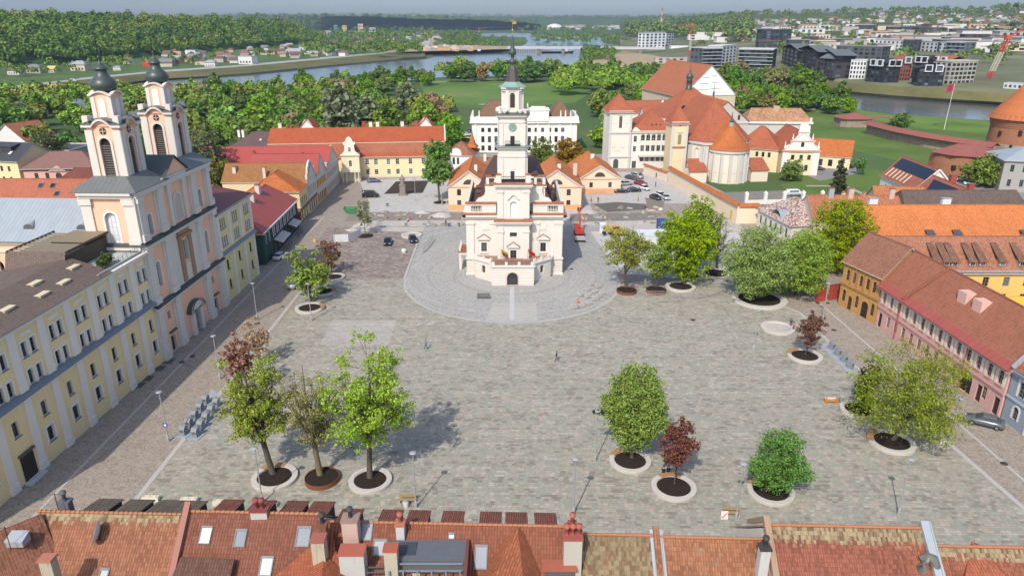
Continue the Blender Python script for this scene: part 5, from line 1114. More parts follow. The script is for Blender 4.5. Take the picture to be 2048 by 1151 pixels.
r,L=house('pink_house','long pink two storey house with cream window bays and ribbed red roof','house',(67.7,121.7),(69.3,88.4),10.5,8.0,PK,PKR,6.0,'gable','x',[wn_(4.7,.95,2.1,xs[:13]+[32],fr=(.45,.36,.3),nx=2,nz=3),wn_(1.0,.95,2.0,[x for i,x in enumerate(xs)if i not in(0,10,11,13)],fr=(.4,.32,.27),nx=2,nz=3),wn_(.05,1.1,2.7,[1.2,28.7,32.4],fr=(.15,.1,.09),nx=1,nz=1,panel=(.05,.035,.03),name='door'),wn_(.05,2.7,3.4,[25.6],arch=True,fr=(.2,.1,.1),nx=1,nz=1,panel=(.035,.022,.022),name='gateway')],.7)
m=MB();cb_=plaster(CRB)
for x in xs[:13]+[32]:m.box(x-1.0,x-.5,-.06,0,4.6,6.9,cb_);m.box(x+.5,x+1.0,-.06,0,4.6,6.9,cb_);m.box(x-.62,x+.62,-.12,0,4.45,4.6,plaster((.5,.26,.22)))
m.box(0,L,-.15,0,3.5,3.8,plaster((.5,.28,.24)));m.box(0,L,-.3,0,7.5,8.0,plaster((.52,.28,.24)));m.build('window_bays',r)
m=MB();m.slab([(-.3,-.9,7.65),(L+.3,-.9,7.65),(L+.3,.3,8.55),(-.3,.3,8.55)],.05,seam((.36,.09,.07),1.2,.5));m.build('gutter_band',r)
for x in(6.7,24.7):
 m=MB();m.tube([(x,-.25,0),(x,-.25,7.8)],.07,flat((.42,.07,.06)),6);m.build('downpipe',r)
m=MB();m.beam((7.5,-.6,8.1),(9.5,5.2,14.35),.5,.25,PKR);m.build('roof_parapet',r)
for x in(17.2,20.8):m=MB();m.box(x-1.0,x+1.0,2.6,4.2,10.0,13.0,plaster((.66,.42,.34)));m.build('chimney',r)
GB=plaster((.31,.36,.42))
r,L=house('grey_blue_house','grey blue house with white framed windows at the right edge','house',(69.5,88.1),(70.6,70),9,8.3,GB,tile((.42,.13,.075),.05,.34,.42,.25),5.6,'gable','x',[wn_(4.6,1.2,2.3,[2.3,4.8,7.3,9.8,12.3,14.8],fr=(.25,.25,.24),nx=2,nz=4,sur=(.3,(.72,.7,.64))),wn_(1.2,1.0,1.9,[2.2,8.2,11],arch=True,fr=(.25,.25,.24),sur=(.25,(.72,.7,.64))),wn_(.05,1.4,2.9,[5.2],arch=True,fr=(.3,.3,.3),nx=1,sur=(.25,(.72,.7,.64)),panel=(.12,.13,.14),name='door')],.4)
m=MB();m.box(0,L,-.4,0,7.4,8.2,plaster((.18,.2,.23)));m.box(0,L,-.15,0,3.7,4.0,plaster((.42,.46,.5)))
m.beam((.2,-.4,8.2),(.2,4.5,14.2),.5,.5,ZINC);m.build('cornice_and_parapet',r);skylight(r,(3.5,2,11.0),(1,0,0),(0,.63,.78),1.0,.8,(.03,.03,.03))
# red gates beside the ochre house
t=thing('gate','pair of open red gates beside the ochre brick house','gate',(63.6,133.6,0),R(20))
for x in(-1.6,1.6):q=MB();q.box(x-1.2,x+1.2,-.1,.1,.1,3.2,flat((.36,.06,.04)));q.box(x-1.25,x+1.25,-.13,.13,3.2,3.35,flat((.25,.05,.04)));q.build('gate_leaf',t)
# yellow house with mossy dormered roof
r,L=house('dormer_house','yellow house under a mossy tile roof with a row of shed dormers','house',(74,129.6),(116,129.6),12,7.6,plaster((.76,.50,.15)),tile((.40,.17,.10),.35,.28,.36,.4),5.2,'gable','x',[wn_(4.6,1.2,1.9,[11.6,14.2,18,22,26,30,34],fr=(.3,.22,.16),nx=2,nz=3),wn_(1,1.2,2,[11.6,14.2,18,22,26,30],fr=(.3,.22,.16))],.5)
MOS=tile((.22,.11,.07),.3,.28,.36,.45)
for x in(8.2,10,11.6,15,17,20.8,24.6,28):
 m=MB();m.box(x-.65,x+.65,.5,3,8.6,9.5,plaster((.42,.32,.26)));m.slab([(x-.85,.15,9.5),(x+.85,.15,9.5),(x+.6,4.6,12.1),(x-.6,4.6,12.1)],.12,MOS);d=m.build('dormer',r)
 m=MB();m.box(x-.45,x+.45,.46,.5,8.7,9.4,flat((.6,.6,.58)));m.box(x-.38,x-.03,.43,.46,8.76,9.34,glass());m.box(x+.03,x+.38,.43,.46,8.76,9.34,glass());m.build('window',d)
m=MB();m.box(0,L,-.5,.5,7.6,7.85,ZINC);m.build('gutter',r)
r,L=house('outbuilding','low shed with bright yellow corrugated roof behind the pink house','shed',(86,117),(96,117),6,4.5,masonry(((.3,.12,.07),(.36,.16,.09)),.3,.1),seam((.75,.42,.05),.4,.5),1.5,'gable','x',[],.3)
# long orange roof, grey tile roof and old roofs behind
r,L=house('long_house','long low building with a plain bright orange tile roof and two white chimneys','building',(77.5,151),(132,151),13.4,7.8,plaster((.70,.62,.5)),tile((.60,.20,.065),.0,.33,.42,.22),5.9,'gable','x',[],.3)
for x in(4.6,21.2):chimney(r,x,7.2,12.6,15.2,1.9,.9,plaster((.6,.62,.64)),None,ZINC)
for x in(15,21,36):
 m=MB();m.box(x-.7,x+.7,-.4,.4,7.7,8.9,plaster((.6,.6,.58)));m.slab([(x-.9,-.6,8.9),(x+.9,-.6,8.9),(x+.9,1.2,9.6),(x-.9,1.2,9.6)],.1,flat((.08,.08,.08)));m.build('roof_hatch',r)
r,L=house('long_house','long building with a weathered dark grey brown tile roof and three tile capped chimneys','building',(97.5,169.5),(128,169.5),14,7.4,plaster((.5,.46,.42)),tile((.15,.11,.09),.25,.3,.38,.35),5.4,'hip','x',[],.4,hip=1.2)
for x in(13.4,19.4,25.6):chimney(r,x,1.8,7.6,10.4,1.5,1.0,plaster((.6,.52,.44)),None,ORG)
r,L=house('old_house','old house with patched orange brown tiles and grey chimney left of the dark roof','house',(75,171),(97.2,170),13,6.6,plaster((.6,.52,.44)),tile((.44,.17,.09),.22,.3,.38,.45),4.8,'gable','x',[],.3)
for x,c in((5.5,(.34,.38,.38)),(10.4,(.55,.42,.32)),(20.5,(.55,.42,.34))):chimney(r,x,6.0,10.2,13.4,1.2,.9,plaster(c))
skylight(r,(18.6,3.0,8.9),(1,0,0),(0,.8,.6),1.8,1.2,(.1,.03,.03))
r,L=house('lichen_house','white house with a ragged tile roof spotted with pale lichen beside the boundary wall','house',(67.4,189.5),(70.4,172.6),13,4.9,plaster((.66,.63,.57)),masonry(((.22,.10,.08),(.30,.14,.11),(.55,.48,.43),(.62,.57,.52)),.38,.36,(.16,.1,.085),'lichen_tile',2.0),4.4,'hip','x',[wn_(1.2,1.0,2.2,[1.8+2.6*i for i in range(6)],fr=DK)],.5)
m=MB();m.lathe([(2.4,-.4),(2.4,3.4)],ZINC,0,0,14,0,True,math.pi);o=m.build('barrel_dormer',r,(9.5,2.2,4.5));o.rotation_euler=(R(90),0,0);o.location=(9.5,3.2,4.6)
# ---- church complex at the far right of the plaza
SEM=plaster((.72,.68,.58));GT=plaster((.56,.55,.52))
r,L=house('bell_tower','white and grey square bell tower with red pyramid roof and arched gateway','tower',(36.4,270.3),(45.0,271.0),10.5,21.6,SEM,TERR,5.6,'hip','x',[wn_(15.2,1.2,4.4,[4.3],arch=True,fr=(.2,.18,.16),nx=1,nz=1,panel=(.1,.085,.075),name='louvre'),wn_(.05,2.0,3.6,[3.2],arch=True,fr=(.05,.05,.05),nx=2,nz=2),wn_(15.2,.8,4.0,[5],'L',arch=True,fr=(.3,.3,.3),nx=1,nz=1,panel=(.45,.43,.4))],.7)
m=MB();y_=plaster((.70,.58,.34))
for x in(.45,L-.45):m.box(x-.45,x+.45,-.2,0,0,21,GT)
for z in(4.2,13.2):m.box(-.25,L+.25,-.35,0,z,z+.5,GT)
m.box(-.3,L+.3,-.4,0,21,21.6,GT);m.box(2.9,5.7,-.25,0,20.0,20.4,GT)
for x in(2.0,6.6):m.box(x-.5,x+.5,-.1,0,16.8,18.3,y_);m.box(x-.35,x+.35,-.14,-.1,16.95,18.15,WHT)
for x in(2.0,5.6):m.box(x-.5,x+.5,-.1,0,7.8,10,y_);m.box(x-.35,x+.35,-.14,-.1,8.1,9.9,WHT)
m.box(2.8,4.5,-.1,0,6.6,8.9,y_);m.box(2.95,4.35,-.14,-.1,6.75,8.75,WHT);m.build('mouldings',r)
r,L=house('school_wing','white three storey wing with paired arched windows right of the square bell tower','building',(45.2,271.0),(62,271.8),18,14.2,plaster((.70,.68,.62)),TERR,6.2,'hip','x',[wn_(10.4,1.5,2.4,[4.3+2.05*i for i in range(6)],arch=True,fr=(.6,.58,.54),nx=2,nz=2),wn_(6.4,1.4,2.3,[4.3+2.05*i for i in range(6)],fr=(.6,.58,.54),nx=2,nz=1),wn_(2.6,1.3,1.6,[4.3+2.05*i for i in range(6)],fr=(.6,.58,.54)),wn_(10,1.2,2.2,[1.4],fr=(.3,.3,.3)),wn_(6.4,1.1,2.0,[1.3],fr=(.3,.3,.3)),wn_(.05,1.6,2.7,[1.4],fr=(.3,.15,.12),nx=2,nz=1)],.6)
m=MB()
for x in lin(3.2,15.5,7):m.box(x-.2,x+.2,-.18,0,5.2,13.2,SEM)
m.box(0,L,-.5,0,13.4,14.2,SEM);m.box(2.8,L,-1.8,0,4.6,5.2,GT)
pts=[(0,13.2),(.2,14.4),(1.0,15.2),(1.5,15.4),(2.0,15.2),(2.8,14.4),(3.0,13.2)];m.hull([(x,1,z)for x,z in pts[::-1]],[(x,-.3,z)for x,z in pts[::-1]],SEM);m.build('mouldings',r)
e=r
for x in(8.0,9.6,11.2):q=MB();q.lathe([(.5,0),(.35,.3),(.05,.5)],flat((.06,.04,.035)),0,0,8);q.build('eyebrow_vent',r,(x,2.5,15.9))
r,L=house('bell_tower','slender cream tower with red pyramid roof in front of the church choir','tower',(55.8,252),(61.8,252.6),6.5,20.0,plaster((.74,.60,.36)),TERR,5.4,'hip','x',[wn_(12.0,1.3,3.6,[3.2],arch=True,fr=(.4,.38,.36),nx=1,nz=1,panel=(.24,.21,.19),name='louvre'),wn_(18.3,.4,.9,[3.0],arch=True,fr=(.1,.1,.1),nx=1,nz=1),wn_(6,.25,.25,[2,3,4],fr=(.1,.1,.1),nx=1,nz=1)],.6)
m=MB()
for x in(.5,L-.5):m.box(x-.5,x+.5,-.2,0,0,19.4,GT)
m.box(.6,5.4,-.4,0,11,11.4,plaster((.42,.16,.12)));m.box(-.1,L+.1,-.3,0,19.5,20,GT);m.box(2.2,4.0,-.3,0,16.2,16.5,GT);m.build('mouldings',r)
# choir, apse, nave
loc=(64.0,249.0,0);rz=R(5);r=thing('church','cream and grey gothic church with tall red tile roofs and a rounded apse','church',loc,rz)
CW=plaster((.72,.64,.50));cols=[(0,6),(3.2,0),(17.8,0),(21,6),(21,34),(0,34)];m=MB();eh=13.6
for i in range(6):
 a,b=Vector((*cols[i],0)),Vector((*cols[(i+1)%6],0));l=(b-a).length;d=(b-a)/l;n=Vector((-d.y,d.x,0));xf=lambda s,dd,z:tuple(a+d*s+n*dd+Vector((0,0,z)))
 hs=[(l/2,4.2,1.7,6.8,True)]if i in(0,2,5)else([(2.0,4.2,1.7,6.8,True)]if i==1 else([(4+7*k,4.2,1.7,6.8,True)for k in range(4)]if i in(3,)else[]))
 if i==5:hs=[(4+7*k,4.2,1.7,6.8,True)for k in range(4)]
 wallface(m,l,0,eh,hs,xf,CW,.5)
 for h in hs:put_window(r,xf(h[0],0,h[1]),math.atan2(d.y,d.x),h[2],h[3],True,(.66,.64,.6),2,4,rev=.5,**({'panel':(.74,.74,.72)}if i in(0,5)else{}))
m.build('wall',r);m=MB()
for i in range(6):
 a,b=Vector((*cols[i],0)),Vector((*cols[(i+1)%6],0));d=(b-a).normalized();n=Vector((-d.y,d.x,0));l=(b-a).length
 for s in(.7,l-.7):
  P=[a+d*(s+u_)+n*v_ for u_,v_ in((-.6,-.7),(.6,-.7),(.6,0),(-.6,0))];m.hull([tuple(p)for p in P],[(p.x,p.y,11.6)for p in P],GT)
 P=[a+d*u_+n*v_ for u_,v_ in((-.3,-.6),(l+.3,-.6),(l+.3,0),(-.3,0))];m.hull([(p.x,p.y,12.4)for p in P],[(p.x,p.y,13.5)for p in P],GT)
m.build('buttresses',r)
e6=[(-.8,5.6,eh),(2.9,-.8,eh),(18.1,-.8,eh),(21.8,5.6,eh),(21.8,34,eh),(-.8,34,eh)];p,q=(10.5,13.0,26.4),(10.5,34,26.4);m=MB()
for f in([e6[5],e6[0],p,q],[e6[0],e6[1],p],[e6[1],e6[2],p],[e6[2],e6[3],p],[e6[3],e6[4],q,p]):m.slab(f,.2,TERR)
for a in e6[:4]:m.beam(a,p,.3,.14,TERR)
m.build('roof',r)
a_c=(11.8,-.5);ar_=6.6;m=MB();N=14;m.lathe([(ar_,0),(ar_,11.4)],CW,*a_c,N,math.pi,False,math.pi)
for i in range(0,N+1,2):an=math.pi+math.pi*i/N;m.bx(a_c[0]+ar_*math.cos(an),a_c[1]+ar_*math.sin(an),0,.9,.9,10.0,GT)
m.lathe([(ar_+.1,10.2),(ar_+.5,10.4),(ar_+.5,11.2),(ar_+.1,11.4)],GT,*a_c,N,math.pi,False,math.pi);ap=m.build('apse',r)
for i in range(1,N,2):
 an=math.pi+math.pi*i/N;put_window(r,(a_c[0]+(ar_+.02)*math.cos(math.pi/N/1)*math.cos(an),a_c[1]+(ar_+.02)*math.cos(math.pi/N)*math.sin(an),3.6),an+math.pi/2,1.5,4.8,True,(.66,.64,.6),1,1,None,(.55,.3,.2),-.03,panel=(.74,.74,.72),name='blind_window')
m=MB();m.lathe([(ar_+.7,11.3),(.3,19.6)],ORG,*a_c,18,math.pi,True,math.pi);m.slab([(a_c[0]-ar_-.7,a_c[1],11.3),(a_c[0]-ar_-.7,4,11.3),(a_c[0],9,21.0),(a_c[0],a_c[1],19.6)],.1,ORG);m.slab([(a_c[0]+ar_+.7,4,11.3),(a_c[0]+ar_+.7,a_c[1],11.3),(a_c[0],a_c[1],19.6),(a_c[0],9,21.0)],.1,ORG);m.build('apse_roof',r)
m=MB();m.lathe([(1.0,18.6),(.75,19.6),(.6,20.2)],GREENC,*a_c,8,0,False);m.lathe([(.6,20.2),(.8,20.4),(.35,21.0),(.25,21.8),(.05,23.6)],COPP,*a_c,8);m.build('finial',r)
for x,s in((-1.5,1),(20.5,1)):
 m=MB();m.box(x-1,x+5,-4,2,0,4,CW);m.slab([(x-1.4,-4.4,4),(x+5.4,-4.4,4),(x+5.0,2,7.4),(x-1.0,2,7.4)],.15,TERR);m.build('side_chapel',r)
m=MB();gx0,gx1,gy,gh,gt=9.5,27,21.5,17.6,24.6;gm=plaster((.52,.50,.46));m.poly([(gx0,gy,0),(gx1,gy,0),(gx1,gy,gh),((gx0+gx1)/2,gy,gt),(gx0,gy,gh)],gm);m.box(gx1-.01,gx1,gy,gy+28,0,gh,gm);m.box(gx0,gx0+.1,gy+.05,gy+28,0,gh,gm);m.box(gx1-4.2,gx1-3.3,gy-.06,gy,18,19.8,flat((.05,.05,.05)));m.box(gx0+9,gx1+.2,gy-.3,gy,16.6,17.2,GT);m.build('nave',r)
m=MB();xm=(gx0+gx1)/2;m.slab([(gx1+.6,gy+28,gh-.3),(gx1+.6,gy-.4,gh-.3),(xm,gy-.4,gt+.3),(xm,gy+28,gt+.3)],.2,ORG);m.slab([(gx0-.6,gy-.4,gh-.3),(gx0-.6,gy+28,gh-.3),(xm,gy+28,gt+.3),(xm,gy-.4,gt+.3)],.2,ORG);m.build('nave_roof',r)
# building with solar roof and lantern turret behind the choir
r,L=house('domed_chapel','orange hipped roof with a dark onion lantern behind the gothic church','church',(64,300),(92,303),26,15,SEM,TERR,11,'hip','x',[],.6)
m=MB();cx,cy=L/2-1,13;m.lathe([(1.5,25.5),(1.3,26.5),(1.2,26.6),(1.2,28.8),(1.5,29.0),(1.0,29.4),(1.5,30.2),(1.6,30.9),(.9,31.8),(.4,32.4),(.5,32.8),(.15,33.4),(.05,36)],COPP,cx,cy,10);m.build('lantern_turret',r)
m=MB();m.lathe([(.8,21),(.3,23),(.5,24),(.1,25),(.04,28.5)],COPP,L-5,10,8);m.build('finial',r)
m=MB();pv=flat((.012,.016,.03),.25,'solar_glass',.5);k=11/(13+.6);zz=lambda y:15+(y)*k*.97+.5
m.slab([(6,2.2,zz(2.2)),(13,2.2,zz(2.2)),(15,10.5,zz(10.5)),(12,10.5,zz(10.5))],.06,pv);m.slab([(15,2.2,zz(2.2)),(22,2.2,zz(2.2)),(18.4,8,zz(8)),(17,8,zz(8))],.06,pv);m.build('solar_panel',r)
r,L=house('parapet_house','small mustard house crowned by a white baluster parapet beside the choir roof','house',(57.5,283),(69,279),10,14.6,plaster((.56,.4,.18)),OLD,1.2,'flat','x',[],.2)
m=MB();m.box(-.5,L+.5,-.5,.2,14.9,15.3,SEM)
for x in lin(.4,L-.4,8):m.bx(x,-.1,15.3,.5,.6,1.2,WHT);m.lathe([(.3,16.5),(.1,17.1)],WHT,x,-.1,6)
m.build('parapet',r)
# barn-like church with white gable
r,L=house('great_barn_church','huge steep red roof with a plain white triangular gable rising above the trees','church',(84.5,366),(113.5,372),52,17.6,plaster((.60,.50,.36)),tile((.42,.15,.075),0,.4,.5,.2),14.6,'gable','y',[],.8)
m=MB();m.hull([(0,.4,17.6),(L,.4,17.6),(L/2,.4,32.0)],[(0,-.3,17.6),(L,-.3,17.6),(L/2,-.3,32.0)],plaster((.78,.77,.75),.05))
for z,a in((20.5,6),(23.5,4.5),(26.5,3)):m.box(L/2-a-1,L/2-.8,-.5,-.3,z,z+.2,GT);m.box(L/2+.8,L/2+a,-.5,-.3,z+.6,z+.8,GT)
m.build('white_gable',r)
r,L=house('long_house','long red roofed wing half hidden by trees left of the great white gable','building',(55,352),(84,356),14,11,SEM,TERR,5,'gable','x',[],.4)
for x in(20,32):chimney(r,x,5,13,16.5,.9,.9,WHT)
r,L=house('long_house','lower red roofed wing just in front of the great white gable','building',(62,338),(96,340),12,10,SEM,TERR,5,'gable','x',[],.4)
# ruined-tile house, baroque gable house, cloister wing, long orange-roofed house
r,L=house('old_house','grey house with pale ragged tiles and a stepped skyline above the castle lawn','house',(97,299),(123,297),13,14.0,plaster((.56,.54,.5)),tile((.46,.25,.14),.2,.5,.5,.6),4.6,'hip','x',[wn_(10.4,1.0,1.6,[17],fr=DK)],.5,hip=3.5)
m=MB();m.box(-.6,L+.6,-.6,0,13.2,14,WHT);m.bx(L-.3,.2,14,.8,.8,1.6,WHT);m.bx(13,6.5,18,2.5,2,1.6,plaster((.45,.36,.28)));m.build('cornice',r)
CB_=plaster((.76,.65,.42));r,L=house('baroque_house','cream house with stepped white baroque gable and pinnacles','house',(98.3,258.4),(111.0,257.4),22,9.0,CB_,TERR,6.4,'gable','y',[wn_(5.6,1.2,1.8,[3.6,6.6,9.4],fr=DK),wn_(1.6,1.2,2.2,[8.8],fr=DK)],.4)
m=MB();m.box(-.2,2.2,-.15,0,0,8.6,WHT);m.box(L-2.2,L+.2,-.15,0,0,8.6,WHT);m.box(-.5,L+.5,-.5,.3,8.6,9.2,plaster((.6,.32,.2)))
pts=[(.2,9.2),(.2,10.2),(2.2,11.3),(2.6,12.6),(3.4,12.8),(4.4,14.2),(4.6,15.4),(4.6,17.6),(5.4,18.4),(L-5.4,18.4),(L-4.6,17.6),(L-4.6,15.4),(L-4.4,14.2),(L-3.4,12.8),(L-2.6,12.6),(L-2.2,11.3),(L-.2,10.2),(L-.2,9.2)]
m.hull([(x,.6,z)for x,z in pts[::-1]][::-1],[(x,-.3,z)for x,z in pts],WHT);m.box(2.0,L-2.0,-.55,-.3,12.3,12.7,plaster((.66,.5,.38)));m.box(4.2,L-4.2,-.5,-.3,15.4,15.7,plaster((.66,.5,.38)));m.build('baroque_gable',r)
for x,z in((.5,10.2),(L-.5,10.2),(2.9,12.9),(L-2.9,12.9)):m=MB();m.lathe([(.3,z),(.3,z+.6),(.15,z+.8),(.28,z+1.1),(.03,z+2.2)],WHT,x,.1,8);m.build('pinnacle',r)
put_window(r,(6.4,-.32,10.4),0,1.1,1.6,False,DK,2,2,None,None,-.02)
r,L=house('cloister_wing','cream wing with red hipped roofs joining the baroque gable house','building',(84.5,270),(98.2,262.6),14,8.6,CB_,TERR,7,'hip','x',[wn_(5.4,1.0,1.8,[2.6,8,10.2,12.4],fr=DK),wn_(1.2,.9,1.9,[9,11.5],fr=DK),wn_(.05,3.2,3.6,[3],arch=True,fr=(.2,.1,.08),nx=1,nz=1,panel=(.16,.06,.05),name='gateway')],.5)
m=MB();m.box(.2,5.6,-.12,0,4,8.4,WHT);m.build('white_wall_panel',r);chimney(r,.5,5,9,15.5,2.0,1.4,WHT)
m=MB();m.slab([(6,6.0,14.4),(9,6.0,14.4),(9,8,15.2),(6,8,15.2)],.3,WHT);m.build('roof_light',r)
r,L=house('stable_block','low cream building with orange roof and white gable end above the parked car','building',(113,275),(127.5,267.6),11,4.8,CB_,ORG,5.4,'gable','x',[wn_(.8,1.6,2.6,[2.5,6,9.5,13],fr=(.5,.45,.4),nx=1,nz=1),wn_(5.4,.7,1.0,[5.5],'R',fr=DK)],.4)
# solar roof houses
r,L=house('solar_house','red roofed house with a long black solar roof and six pale roof struts','house',(119.3,207),(130.8,206.5),22.5,6.0,plaster((.74,.72,.68)),tile((.36,.13,.085),.05,.3,.4,.3),6.0,'gable','y',[wn_(2,.9,1.8,[4+3*i for i in range(6)],'L',fr=DK)],.4)
k=6/5.75;m=MB();z_=lambda x:6.25+x*k;m.slab([(2.6,.6,z_(2.6)),(2.6,21.6,z_(2.6)),(5.2,21.6,z_(5.2)),(5.2,.6,z_(5.2))],.06,pv);m.build('solar_panel',r)
for y in(8,10.4,12.8,15.2,17.6,20):m=MB();m.beam((.1,y,z_(.1)+.12),(2.3,y,z_(2.3)+.12),.3,.2,plaster((.7,.62,.45)));m.build('roof_strut',r)
m=MB();
for s in(1,-1):m.beam((L/2*(1-s)-.3*s,-.3,6.1),(L/2,-.3,12.2),.35,.4,WHT)
m.build('gable_verge',r)
r,L=house('solar_house','smaller red roofed house with a black solar panel and two brick red chimneys','house',(116.5,186),(128,185.5),20,5.0,plaster((.7,.62,.5)),tile((.38,.125,.075),.05,.3,.4,.3),5.6,'gable','y',[],.4)
m=MB();k=5.6/5.75;z_=lambda x:5.25+x*k;m.slab([(1.6,3,z_(1.6)),(1.6,15,z_(1.6)),(4.9,18,z_(4.9)),(4.9,5,z_(4.9))],.06,pv);m.build('solar_panel',r);chimney(r,8,14,9,12,1.6,1.4,flat((.32,.07,.05)));chimney(r,7.5,4,9,11.6,1.4,1.2,flat((.32,.07,.05)))
r,L=house('shed','low house with patched orange roofs in front of the solar roof','house',(105,200),(118,198),9,4.2,plaster((.66,.55,.42)),tile((.50,.19,.08),.15,.3,.4,.3),3.6,'gable','x',[],.5)
r,L=house('shed','small orange roofed annexe against the front of the solar house','house',(112,194.5),(122,193),7,4.8,plaster((.66,.55,.42)),ORG,2.6,'gable','x',[],.5)
r,L=house('grey_house','grey rendered house with tall windows and pale metal roof at the right edge','house',(161.3,232),(190,224),16,10.4,plaster((.36,.34,.32)),ZINC,3.4,'hip','x',[wn_(z,1.1,2.3,[2.5+3.6*i for i in range(8)],fr=(.18,.19,.2))for z in(1.8,6.6)],.7)
# boundary walls with tile caps
def capwall(label,pts,h,m,cap=TERR,th=.7,name='boundary_wall',cw=1.3,rise=.5):
 loc=(pts[0][0],pts[0][1],0);r=thing(name,label,'wall',loc);mw,mc=MB(),MB()
 P=[Vector((p[0]-loc[0],p[1]-loc[1],0))for p in pts]
 for a,b in zip(P,P[1:]):
  d=(b-a).normalized();n=Vector((-d.y,d.x,0));Z=Vector((0,0,1))
  q=[a-n*th/2,b-n*th/2,b+n*th/2,a+n*th/2];mw.hull([tuple(v)for v in q],[tuple(v+Z*h)for v in q],m)
  e0,e1=a-d*.3,b+d*.3;mc.slab([e0-n*cw/2+Z*h,e1-n*cw/2+Z*h,e1+Z*(h+rise),e0+Z*(h+rise)],.1,cap);mc.slab([e1+n*cw/2+Z*h,e0+n*cw/2+Z*h,e0+Z*(h+rise),e1+Z*(h+rise)],.1,cap)
 mw.build('wall',r);mc.build('capping',r);return r
r=capwall('long cream boundary wall with orange tile capping climbing to the church',[(55.0,246),(63.0,192.2),(68.2,192.2)],5.0,plaster((.78,.66,.48),.2),ORG,.8,cw=1.9,rise=.8)
q=MB();q.box(-.5,.5,-.06,0,0,2.8,flat((.6,.42,.03)));o=q.build('yellow_door',r,(63.0-55-.9,192.2-246+3.1,0),R(-81));o.location=(7.06,-50.4,0)
capwall('white garden wall with piers and grey railing panels below the apse',[(72,214),(95,216),(108,214)],1.2,WHT,WHT,.5,cw=.6,rise=.1)
for i in range(7):
 x=72+6*i;y=214+(2*(x-72)/23 if x<95 else 2-2*(x-95)/13);t=thing('gate_pier','white pier of the garden wall below the apse','pier',(x,y-.05,0),0,'piers of the garden wall');q=MB();q.bx(0,0,0,.9,1.0,3.4,WHT);q.build('shaft',t);q=MB();q.lathe([(.8,3.4),(.05,4.1)],ORG if i>4 else WHT,0,0,4,math.pi/4,False);q.build('cap',t)
capwall('low stone wall beside the church tower steps',[(49,262),(54.4,247)],3.2,plaster((.72,.62,.5),.2),ORG,.6)
# castle
STN=masonry(((.20,.14,.10),(.30,.22,.16),(.38,.30,.23),(.30,.25,.22)),.7,.5,(.26,.22,.19),'field_stone',1.0,1.0);CBR=masonry(((.26,.10,.055),(.34,.14,.075),(.40,.19,.11)),.35,.12,(.3,.2,.14),'castle_brick')
t=thing('castle_tower','round brick castle tower with a big orange cone roof at the right edge','tower',(216,303,0))
m=MB();m.lathe([(13.6,0),(13.3,5)],STN,0,0,40);m.lathe([(13.2,5),(12.9,11.5)],CBR,0,0,40)
for z,r_ in((11.5,13.1),(12.3,13.3),(13.1,13.5),(13.9,13.7)):m.lathe([(r_,z),(r_,z+.75)],CBR,0,0,40)
m.build('drum',t);m=MB();m.lathe([(14.6,14.8),(14.4,15.1),(.1,34)],tile((.54,.17,.06),0,.5,.5,.2),0,0,40);m.build('cone_roof',t)
for i,z in((0,8),(1,9),(2,8.2),(3,3),(4,3.5)):an=R(195+25*(i%3)+8*i);q=MB();q.bx(13.15*math.cos(an),13.15*math.sin(an),z,1.0,1.0,2.0,flat((.03,.025,.02)));q.build('window',t)
wp=[G(1735,266)[:2],G(1790,281)[:2],G(1850,294)[:2],G(1915,305)[:2],G(1986,316)[:2]]
capwall('ruined field stone castle wall under a long red roof',wp,4.6,STN,seam((.30,.10,.075),1.0,.6),2.2,'castle_wall',7.0,1.6)
t=thing('castle_bastion','low stone castle bastion with a red roof at the far end of the wall','bastion',G(1705,252));m=MB();m.prism([(-8,-3),(-6,-6),(6,-6),(9,-2),(9,6),(-8,6)],0,4.4,STN);m.build('wall',t)
m=MB();rc_=seam((.30,.10,.075),1.0,.6);e=[(-9,-3.4),(-6.6,-7),(6.6,-7),(10,-2.4),(10,7),(-9,7)]
for a,b in zip(e,e[1:]+e[:1]):m.slab([(*a,4.4),(*b,4.4),(0,0,7.2)],.15,rc_)
m.box(9,22,0,6,4.2,4.5,rc_);m.build('roof',t)
bl=G(1925,352);t=thing('castle_bastion','half round brick bastion with fan shaped red roof below the castle tower','bastion',(bl[0]+4,bl[1]+8,0));m=MB();m.lathe([(11.5,0),(11,7.4)],CBR,0,0,24,math.pi,False,math.pi);m.lathe([(11,7.4),(0.1,7.5)],CBR,0,0,24,math.pi,False,math.pi);m.box(-11,11,0,3,0,7.4,CBR);m.build('wall',t)
m=MB()
for i in range(4):a0,a1=math.pi+i*.7,math.pi+(i+1)*.7;m.slab([(12.5*math.cos(a0),12.5*math.sin(a0),7.5+.1*i),(12.5*math.cos(a1),12.5*math.sin(a1),7.5+.1*i),(3*math.cos(a1),3*math.sin(a1),10.5),(3*math.cos(a0),3*math.sin(a0),10.5)],.15,rc_)
m.build('roof',t);q=MB();q.bx(-8,-8.2,2.4,1.2,1.2,1.5,flat((.03,.025,.02)));q.build('window',t)
